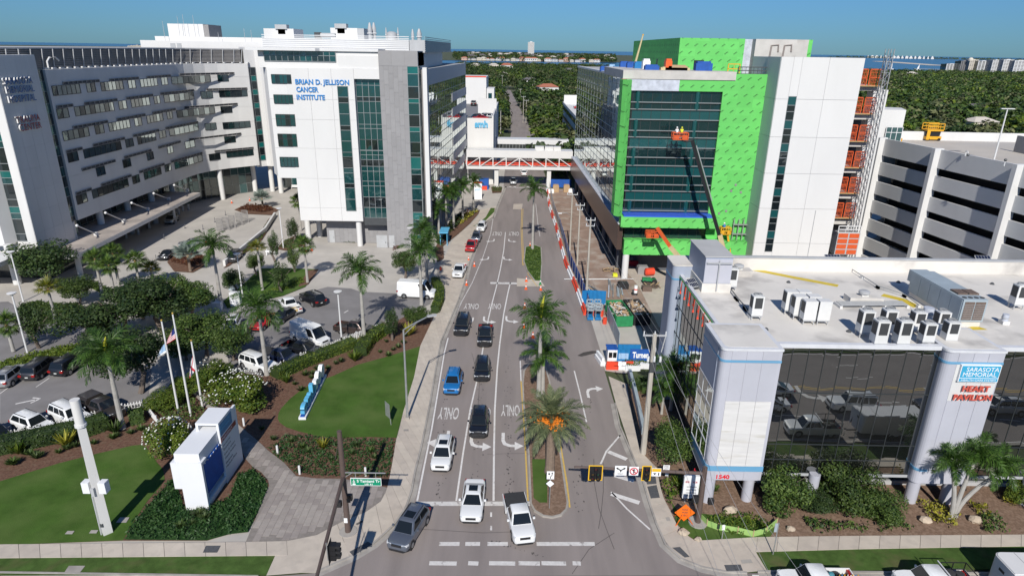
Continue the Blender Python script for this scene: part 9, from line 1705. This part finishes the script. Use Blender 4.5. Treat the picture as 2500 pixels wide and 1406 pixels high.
for i,(u,v,s) in enumerate(((2258,1272,0.55),(2380,1272,0.6),(1782,1250,0.65),(1930,1293,0.4),(1668,1302,0.5),(1704,1318,0.3))):
 p=at(u,v,0.08);b_=MB().ball((p.x,p.y,0.08+s*0.25),s,8,None,(1,0.7,0.6));r_=random.Random(i);b_.v=[(x+r_.uniform(-.1,.1)*s,y+r_.uniform(-.1,.1)*s,z+r_.uniform(-.1,.1)*s) for x,y,z in b_.v];obj('boulder',b_,M.rock,label=('pale boulder left of the foxtail palms','pale boulder right of the foxtail palms','flat boulder at the foot of the round column','small pale stone in the bed by the pavement','flat stone at the pavement edge below the orange sign','small white stone on the corner lawn')[i],cat='boulder',group='garden boulders')
for i,(u,v) in enumerate(((1545,905),(1578,900))):
 p=at(u,v,0.05);t=thing('planter','white planter box with clipped grass, %s one by the site gate'%('left','right')[i],'planter',(p.x,p.y,0));obj('box',MB().box((p.x-0.9,p.y,0),(p.x+0.9,p.y+1.6,0.7)),M.monument,t);obj('grass',scatter([(p.x-0.85,p.y+0.05),(p.x+0.85,p.y+0.05),(p.x+0.85,p.y+1.55),(p.x-0.85,p.y+1.55)],260,0.35,0.22,i,z=0.7),M.leaf_bright,t,kind='stuff')
q=gp([(1533,915),(1545,960),(1556,1010),(1566,1060)],0.1);t=thing('garden_wall','low blue grey wall between pavement and pavilion bed','wall',(*q[0],0));obj('wall',strip(q,-0.35,0.0,0,0.9,MB()),M.ac_blue,t)
hedge([(1548,950),(1572,935),(1580,960)],1.4,0.9,'leaf_dark','dark shrubs in the planted pocket by the utility pole',110)
for i,(u,v) in enumerate(((484,455),(461,513),(447,516),(437,523),(414,527),(365,557),(338,572),(309,582))):p=at(u,v,0);obj('bollard',MB().cyl((p.x,p.y,0),(p.x,p.y,1.3),0.24,n=10),M.white_wall_b,label='white bollard under the drop-off canopy, %s from the far end'%('first','second','third','fourth','fifth','sixth','seventh','eighth')[i],cat='bollard',group='white bollards under the canopy')
for i,(u,v) in enumerate(((551,525),(525,542),(496,560),(382,635),(452,557),(401,583))):p=at(u,v,0);obj('queue_post',MB().tube([(p.x,p.y,0),(p.x,p.y,0.05),(p.x,p.y,0.06),(p.x,p.y,1.0)],[0.22,0.22,0.06,0.05],8),M.dark_column,label='dark queue post on the forecourt, %s'%('nearest the lobby','second from the lobby','by the mesh screens','beside the sports car','in the middle of the drive','near the canopy edge')[i],cat='post',group='queue posts on the forecourt')
# -- BEYOND: BRIDGES, TOWN, WOODS, BAY
def shell(name,label,cat,x0,x1,y0,y1,z,mat='white_wall_b',roof='roof_grey',group=None):
 t=thing(name,label,cat,(x0,y0,0),group=group);obj('wall',MB().box((x0,y0,-0.05),(x1,y1,z)),M[mat],t);obj('parapet',MB().box((x0-0.1,y0-0.1,z),(x1+0.1,y0+0.25,z+0.35)).box((x0-0.1,y0+0.25,z),(x0+0.25,y1,z+0.35)).box((x1-0.25,y0+0.25,z),(x1+0.1,y1,z+0.35)),M[mat],t);obj('roof',MB().box((x0+0.25,y0+0.25,z),(x1-0.25,y1,z+0.05)),M[roof],t);return t
yb=178.2;ax,bx_=-13.0,16.0;zt,zm_,zl=aty(1270,368,yb).z,aty(1270,386,yb).z,aty(1270,408,yb).z
fb=thing('footbridge','white truss footbridge with red rails crossing the street','footbridge',(ax,yb,0))
obj('roof_box',MB().box((ax,yb,zm_),(bx_,yb+4,zt)),M.white_metal,fb);obj('floor_beam',MB().box((ax,yb,zl-0.75),(bx_,yb+4,zl)),M.white_metal,fb)
n=8;w_=(bx_-ax)/n
for i in range(n+1):
 for y in(yb+0.1,yb+3.9):obj('truss_post',MB().beam((ax+i*w_,y,zl),(ax+i*w_,y,zm_),0.26),M.white_metal,fb)
for i in range(n):
 for y in(yb+0.1,yb+3.9):a,b=(zl,zm_) if i<4 else(zm_,zl);obj('truss_diagonal',MB().beam((ax+i*w_,y,a),(ax+(i+1)*w_,y,b),0.2),M.white_metal,fb)
for y in(yb+0.5,yb+3.4):
 for z in(zl+0.35,zl+0.8):obj('red_rail',MB().box((ax,y,z),(bx_,y+0.08,z+0.3)),M.plastic_red,fb)
for u in(1212,1340):x=aty(u,430,yb+1).x;obj('column',MB().box((x-0.55,yb+0.6,0),(x+0.55,yb+2.0,zl-0.75)),M.white_wall,fb)
for u,w2 in((1317,2.4),(1341,2.4),(1360,2.0)):x=aty(u,366,yb+1).x;obj('roof_unit',MB().box((x-w2/2,yb+0.8,zt),(x+w2/2,yb+2.6,zt+1.0)),M.ac_white,fb)
obj('roof_rail',MB().beam((ax,yb+0.2,zt+0.5),(bx_-10,yb+0.2,zt+0.5),0.06),M.grey_metal,fb)
y2=206;z2=[aty(1290,v,y2).z for v in(341,353,366)];fb=thing('footbridge','second white footbridge with a dark window strip behind the truss bridge','footbridge',(-6,y2,0));obj('upper_band',MB().box((-6.2,y2,z2[1]),(17,y2+5,z2[0])),M.white_metal,fb);obj('lower_band',MB().box((-6.2,y2,z2[2]-1.6),(17,y2+5,z2[2])),M.white_metal,fb)
obj('end_post',MB().box((-6.4,y2-0.1,0),(-5.6,y2+5,z2[0])),M.white_metal,fb);pane_grid(fb,(-5.6,y2+0.1),(17,y2+0.1),z2[2],z2[1],22,[1],M.dark_glass,M.mullion,0.05,0.1,'window_strip')
M.deck_asphalt=pm('deck_surface',(0.20,0.20,0.21),0.9,0.1,0.3,space='World')
g1=thing('smh_garage','white garage block carrying the blue letters smh','building',(-12,183,0));ya=183.0;xa_,xb_=aty(1150,330,ya).x,aty(1201,330,ya).x;zt=aty(1175,289,ya).z
obj('wall',MB().box((xa_-6,ya,0),(xb_,ya+0.4,zt)),M.white_wall,g1);obj('side_wall',MB().box((xb_,ya+0.2,0),(xb_+0.4,ya+50,zt+0.6)),M.white_wall,g1);obj('deck',MB().box((xa_-14,ya+0.4,0),(xb_,ya+75,zt-1.0)),M.deck_asphalt,g1)
obj('ramp_wall',MB().box((aty(1167,240,ya+26).x,ya+26,zt-1),(xb_+0.5,ya+26.5,aty(1188,241,ya+26).z)),M.white_wall,g1);yq=ya+62;obj('rear_block',MB().box((aty(1120,190,yq).x,yq,zt-1),(aty(1187,190,yq).x,yq+20,aty(1160,189,yq).z)),M.white_wall,g1);obj('roof_edge',MB().box((aty(1120,190,yq).x,yq-0.1,aty(1160,189,yq).z),(aty(1187,190,yq).x,yq+0.4,aty(1160,189,yq).z+0.4)),M.plastic_red,g1)
sb=obj('stair_block',MB().box((aty(1189,216,yq).x,yq-3,zt-1),(aty(1207,216,yq).x,yq+8,aty(1198,217,yq-3).z)),M.white_wall,g1);obj('window',MB().box((aty(1192,230,yq-3).x,yq-3.05,zt+0.2),(aty(1201,230,yq-3).x,yq-2.98,zt+3)),M.teal_glass,sb)
sg=thing('building_sign','bright blue letters smh on the white garage wall','sign',(xa_,ya,zt-4));a,b=aty(1159,312,ya-0.15),aty(1191,302,ya-0.15);obj('lettering',words_mb('smh',(a.x,ya-0.18,a.z),(1,0,0),(0,0,1),w=b.x-a.x,h=1.9,depth=0.2,bold=0.045),M.letter_blue,sg)
zd=zt-1.0
for i,(u,k_,c_,lb) in enumerate(((1157,'big_suv','black','black car by the rear wall of the smh garage deck'),(1180,'sedan','white','white car behind the smh parapet'),(1173,'sedan','red','dark red car at the smh parapet'),(1160,'suv','navy','dark car at the left of the smh parapet'),(1186,'suv','silver','silver car right of the red one on the smh deck'))):
 y_=(ya+54,ya+12,ya+4.5,ya+5,ya+7)[i];place(k_,c_,lb,'deck',world=(aty(u,280,y_).x,y_),ang=(R(90),R(180),R(170),R(185),R(175))[i],z=zd+0.02)
rg=thing('deck_building','low white parking structure with ribbon windows right of the far street','building',(22,238,0));za_=atx(1352,223,22).z;obj('wall',MB().box((22,232,0),(70,305,za_-1)),M.white_wall_b,rg);obj('side_parapet',MB().box((21.7,232,za_-1),(22.1,305,za_)),M.white_wall_b,rg);obj('front_parapet',MB().box((22.1,232,za_-1),(70,232.4,za_)),M.white_wall_b,rg);obj('rear_wall',MB().box((22.1,303,za_-1),(42,303.4,za_+3)),M.white_wall,rg)
for z in(3.4,7.2,11.0):pane_grid(rg,(21.95,304),(21.95,233),z,z+1.5,18,[1],M.dark_glass,M.dark_mullion,0.1,0.12,'ribbon_window')
for i,(x,y,c_) in enumerate(((27,280,'red'),(31,268,'black'),(33,256,'navy'),(28,247,'black'),(35,242,'white'))):place('suv_plain' if i%2 else 'sedan',c_,'%s car on the deck right of the far street'%('dark red','rearmost black','dark blue','nearer black','white')[i],'deck',world=(x,y),ang=R(10+i*7),z=za_-0.98)
obj('front_wall',MB().box((24,226,0),(48,231.9,za_-5)),M.white_wall,rg)
M.tile_red=pm('red_roof_tiles',(0.36,0.13,0.08),0.85,0.25,2);M.tile_grey=pm('grey_shingles',(0.13,0.12,0.125),0.9,0.2,2);M.tile_pale=pm('pale_roof',(0.55,0.50,0.44),0.85,0.1,2);M.house_cream=pm('house_cream',(0.66,0.60,0.50),0.8,0.06,1);M.house_pink=pm('house_pink',(0.62,0.42,0.34),0.8,0.06,1)
def house_proto(w,d,h,wall,roof,rh):
 t=thing('house','x','house');obj('wall',MB().box((-w/2,-d/2,0),(w/2,d/2,h)),M[wall],t);o=0.6;r=MB().mesh([(-w/2-o,-d/2-o,h),(w/2+o,-d/2-o,h),(w/2+o,d/2+o,h),(-w/2-o,d/2+o,h),(-w/2+d*0.42,0,h+rh),(w/2-d*0.42,0,h+rh)],[(0,1,5,4),(1,2,5),(2,3,4,5),(3,0,4),(3,2,1,0)]);obj('roof',r,M[roof],t)
 for i in range(4):x=-w/2+w*(i+0.5)/4;obj('window',MB().box((x-w*0.06,-d/2-0.06,h*0.35),(x+w*0.06,-d/2,h*0.75)),M.dark_glass,t)
 return freeze(t)
HS=[];HP_=[house_proto(16,11,5.5,'white_wall','tile_grey',2.6),house_proto(18,12,6.5,'white_wall','tile_red',2.8),house_proto(15,11,6,'house_cream','tile_pale',2.4),house_proto(17,12,7,'house_pink','tile_red',2.6)];hu=[False]*4
def house(i,u,v,lab,grp,sc=1.0,rz=0.0,world=None):
 p=world or at(u,v,0);HS.append((p[0],p[1]));loc=(p[0],p[1],-0.1 if p[1]<2000 else-0.5)
 if not hu[i]:hu[i]=True;o=HP_[i];o.location=loc;o.rotation_euler.z=rz;o.scale=(sc,)*3;return setp(o,lab,group=grp)
 return dup(HP_[i],loc,rz,lab,grp,sc)
GH='houses among the trees'
for i,u,v,lb,s,rz in((0,1293,208,'white house with a dark roof in the middle of the woods',1.0,0.1),(1,1336,230,'white house with a red tile roof beside the deck building',0.95,0.2),(2,1232,190,'pale house left of the far street end',0.9,0.4),(1,1237,171,'red roofed house close to the bay',1.3,0),(2,1205,168,'pale roofed house by the bay at left',1.2,0.2),(2,1160,168,'pale house at the bay behind the glass tower',1.2,0),(0,1185,205,'white house behind the smh garage',0.9,0.3),(0,1387,180,'white house at the right of the central woods',1.1,0.2),(2,1325,240,'white house half hidden below the red tile roof',0.8,0.5),(0,2372,285,'house with a dark roof in the right hand woods',1.0,0.3),(0,2496,290,'grey roofed house at the right edge of the woods',1.0,0),(2,2385,322,'low pale roof behind the garage parapet',0.9,0.1),(2,2222,190,'pale roof near the bay in the right woods',1.2,0)):house(i,u,v,lb,GH,s,rz)
rr=random.Random(3)
for k in range(26):
 u=1128+k*12.2+rr.uniform(-3,3);x=at(u,148.5,0).x;kind=(3,0,0,2,2,1,1,0,1,0,2,0,3,1,1,2,3,1,0,1,3,2,0,1,2,1)[k];house(kind,0,0,'waterfront villa on the far shore, %s with a %s roof'%(('white','white','cream','pink')[kind],('dark','red','pale','red')[kind]),'waterfront villas',1.05+rr.uniform(-0.2,0.4),rr.uniform(-0.4,0.4),(x,2352+rr.uniform(-4,30)))
for k in range(70):
 y=rr.uniform(2450,5200);x=rr.uniform(-0.075,0.14)*y;house(rr.choice((0,2,2,0)),0,0,'small pale house scattered among the trees of the far island','island houses',rr.uniform(1.2,2.2),rr.uniform(0,3),(x,y))
def block(name,lab,x,y,w,d,h,nf,nb,mat='white_wall',rib='grey_panel',z0=-0.5,group='high blocks on the horizon'):
 t=thing(name,lab,'tower block',(x,y,z0),group=group);obj('wall',MB().box((x-w/2,y,z0),(x+w/2,y+d,h)),M[rib],t);b=MB()
 for i in range(nf+1):z=z0+(h-z0)*i/nf;b.box((x-w/2-0.8,y-1.0,z-(h/nf)*0.2),(x+w/2+0.8,y,z+(h/nf)*0.18))
 obj('balconies',b,M[mat],t,kind='stuff')
 for i in range(nb+1):xx=x-w/2+w*i/nb;obj('fin',MB().box((xx-w*0.025,y-1.4,z0),(xx+w*0.025,y,h)),M[mat],t)
 obj('roof_house',MB().box((x-w*0.2,y+2,h),(x+w*0.2,y+d-2,h+h*0.06)),M[mat],t);return t
block('tower_block','lone tall tower block on the far island',104,4700,40,30,84,22,5)
for u0,u1,v0,v1,lb,m_,rb in((2310,2340,157,174,'small white block by the pier at right','white_wall','dark_glass'),(2345,2366,150,170,'dark sided block beside the domed one','grey_panel','dark_glass'),(2366,2386,147,170,'cream block with a dome among the condominiums','house_cream','grey_panel'),(2387,2420,150,171,'broad grey white condominium block','white_wall','dark_glass'),(2421,2446,148,176,'white balconied block, third from the right edge','white_wall','grey_panel'),(2447,2472,147,179,'white balconied block, second from the right edge','white_wall','grey_panel'),(2474,2506,149,182,'white balconied block cut by the right edge','white_wall','grey_panel')):
 y=1655+(2500-u0)*0.7;a,b=aty(u0,(v0+v1)/2,y),aty(u1,(v0+v1)/2,y);t=block('condominium_block',lb,(a.x+b.x)/2,y,b.x-a.x,25,aty((u0+u1)/2,v0,y).z,9,4,m_,rb,-0.1)
 if 'dome' in lb and 'cream' in lb:c_=aty(2368,147,y);obj('dome',MB().ball((c_.x+4,y+3,c_.z),6,10),M.house_cream,t)
for i,(u0,u1,v0) in enumerate(((312,318,113),(319,324,112),(325,331,112),(332,339,111),(340,346,112))):
 y=3600;a,b=aty(u0,118,y),aty(u1,118,y);block('tower_block','cream tower block over the left hospital roof, %s from the left'%('first','second','third','fourth','fifth')[i],(a.x+b.x)/2,y,b.x-a.x,20,aty(u0,v0,y).z,14,2,'house_cream','grey_panel')
for k in range(16):
 u=2118+k*10.5;y=9800-k*60;a=aty(u,147.5,y);w_=rr.uniform(20,60);obj('key_building',MB().box((a.x-w_/2,y,-0.4),(a.x+w_/2,y+20,rr.uniform(12,30))).box((a.x-w_/4,y+4,12),(a.x+w_/4,y+14,33)),M.white_wall,label='pale building on the distant key at right',cat='building',group='buildings on the distant key')
def boat(u,v,lab):p=at(u,v,-1.2);t=thing('sailing_boat',lab,'boat',(p.x,p.y,-1.2));obj('hull',MB().prism([(p.x-7,p.y),(p.x+5,p.y-1.6),(p.x+8,p.y),(p.x+5,p.y+1.6)],-1.2,0.6),M.sign_white,t);obj('sail',MB().mesh([(p.x-4,p.y,1.5),(p.x+2,p.y,1.5),(p.x+1.5,p.y+0.1,15)],[(0,1,2)]),M.sign_white,t);obj('mast',MB().cyl((p.x+2,p.y,0.5),(p.x+2,p.y,17),0.18,n=6),M.white_metal,t)
boat(2175,170,'white sailing boat on the bay left of the pier');boat(2241,172,'white sailing boat at the tip of the pier')
a,b=at(2232,170,0),at(2306,172,0);t=thing('pier','long pale pier reaching into the bay','pier',tuple(a));obj('deck',MB().beam(a+V((0,0,1.8)),b+V((0,0,1.8)),7,0.6),M.raw_concrete,t)
for i in range(16):p=a.lerp(b,i/15);obj('pile',MB().cyl((p.x,p.y,-1.2),(p.x,p.y,1.8),0.7,n=6),M.raw_concrete,t)
FAR=[crown(460,1,1,0.8,0.26,60,9),crown(460,1.05,0.95,0.75,0.26,61,11),crown(430,0.95,1,0.85,0.26,62,10)]
FM=[[mk('crown',f,M[m_]) for f in FAR] for m_ in('leaf_dark','leaf_mid','leaf_bright','leaf_olive')]
roadx=lambda y:3 if y<200 else(3+(y-200)*0.0 if y<300 else 3-(y-300)*0.03)
def free(x,y):
 if abs(x-roadx(y))<8.5 and y<640:return False
 if-34<x<-4 and y<275:return False
 if 20<x<72 and 222<y<308:return False
 if 6<x<31 and 294<y<314:return False
 if any(abs(x-a)<14+y*0.012 and-18-y*0.05<y-b<12 for a,b in HS[:13]):return False
 return True
pts=[]
def grow_wood(n,y0,y1,f0,f1,gap,xmin=-1e9):
 k=tries=0
 while k<n and tries<60000:
  tries+=1;y=y0+(y1-y0)*rr.random()**1.2;x=rr.uniform(f0,f1)*y
  if x<xmin or not free(x,y) or any((x-a)**2+(y-b)**2<(gap*(0.8+y/900))**2 for a,b in pts):continue
  pts.append((x,y));k+=1
grow_wood(150,192,520,-0.075,0.125,5.2);nc=len(pts);grow_wood(150,236,520,0.52,0.83,8.0)
for i,(x,y) in enumerate(pts):
 h=rr.uniform(7,12.5);w_=h*rr.uniform(0.95,1.35);c_=rr.choices((0,1,2,3),(4,5,2,3))[0];lab='%s tree in the woods %s'%(('dark green','mid green','bright green','olive green')[c_],'along the far street' if i<nc else 'behind the parking garage')
 t=thing('woodland_tree',lab,'tree',(x,y,-0.1),rr.uniform(0,6.28),'trees of the far street' if i<nc else 'trees behind the garage');c=obj('crown',FM[c_][rr.randrange(3)],None,t,loc=(0,0,h*0.56));c.scale=(w_*0.6,w_*0.6,h*0.52);b=obj('trunk',TR[i%3],None,t);b.scale=(h*0.6,h*0.6,h*0.5)
for u,v,h,lb in((1222,330,13,'tall palm with a skirt of dead leaves by the far street'),(1337,340,12,'tall thin palm right of the far street, left one'),(1361,338,11,'tall thin palm right of the far street, right one'),(1390,300,12,'thin palm before the deck building'),(1300,225,10,'small palm by the dark roofed house'),(2340,300,10,'palm in the right hand woods')):
 p=at(u,v,0);palm('woodland_palm','fan',(p.x,p.y),h,lb,'palms in the woods',nf=(4,7,7,5),tr=(0.22,0.16),shaft=0.4,sc=1.3)
for i,(u,v,tv) in enumerate(((1270,262,218),(1277,300,236),(1226,228,185),(1284,300,245))):upole(u,v,tv,'thin far utility pole %s'%('with a crossbar over the woods','right of the far street','by the white house at left','beside the side street')[i],((0.2,1.1),),0.16)
def mass(name,lab,spots,size,q,mats,seed,hz=1.0):
 r=random.Random(seed);mb=MB()
 for x,y,s in spots:
  c_=r.choices(range(len(mats)),[4,4,1.3,2.5][:len(mats)])[0]
  for i in range(q):
   v=V((r.gauss(0,1),r.gauss(0,1),abs(r.gauss(0.2,1)))).normalized();p=V((x,y,0))+V((v.x*s*0.6,v.y*s*0.6,s*0.25+v.z*s*0.55*hz));n_=(v+V((r.gauss(0,.5),r.gauss(0,.5),r.gauss(.2,.4)))).normalized();a=n_.orthogonal().normalized();b=n_.cross(a);t=r.uniform(0,6.28);a,b=a*cos(t)+b*sin(t),b*cos(t)-a*sin(t);z=s*size*r.uniform(0.6,1.2);k=len(mb.v)
   mb.v+=[tuple(p-a*z*.5),tuple(p-b*z*.35),tuple(p+a*z*.5),tuple(p+b*z*.35)];mb.f.append((k,k+1,k+2,k+3));mb.m.append(c_)
 return obj(name,mb,[M[m_] for m_ in mats],label=lab,cat='woods',kind='stuff')
mats=('leaf_dark','leaf_mid','leaf_bright','leaf_olive')
def field(n,y0,y1,f0,f1,s0,s1,p=1.0):return[(rr.uniform(f0,f1)*y,y,rr.uniform(s0,s1)) for y in(y0+(y1-y0)*rr.random()**p for _ in range(n))]
ok=lambda L:[q for q in L if free(q[0],q[1])]
mass('distant_woods','mass of distant trees along the far street down to the bay',ok(field(2600,330,1520,-0.085,0.14,8,14)),0.2,42,mats,1);mass('distant_woods','mass of distant trees behind the garage down to the bay',[q for q in ok(field(4200,330,1400,0.50,0.86,8,15))],0.2,42,mats,2);mass('distant_woods','dark treetops over the left hospital roof',field(700,900,1600,-0.86,-0.55,10,16),0.34,14,mats,3)
mass('island_woods','belt of trees covering the far island',field(5200,2370,7600,-0.09,0.145,9,17,1.6),0.5,9,mats,4);mass('island_woods','belt of trees on the distant key at right',[(x,8600+(9000-x)*0.26+rr.uniform(-150,250),rr.uniform(14,30)) for x in(rr.uniform(4500,8900) for _ in range(900))],0.5,8,mats,5)
mass('street_scrub','low green scrub under the trees of the far street',ok(field(1500,188,520,-0.08,0.14,2.0,4.5)),0.4,14,mats,6);mass('street_scrub','low green scrub under the trees behind the garage',field(1300,225,520,0.5,0.85,3,5),0.4,12,mats,7)
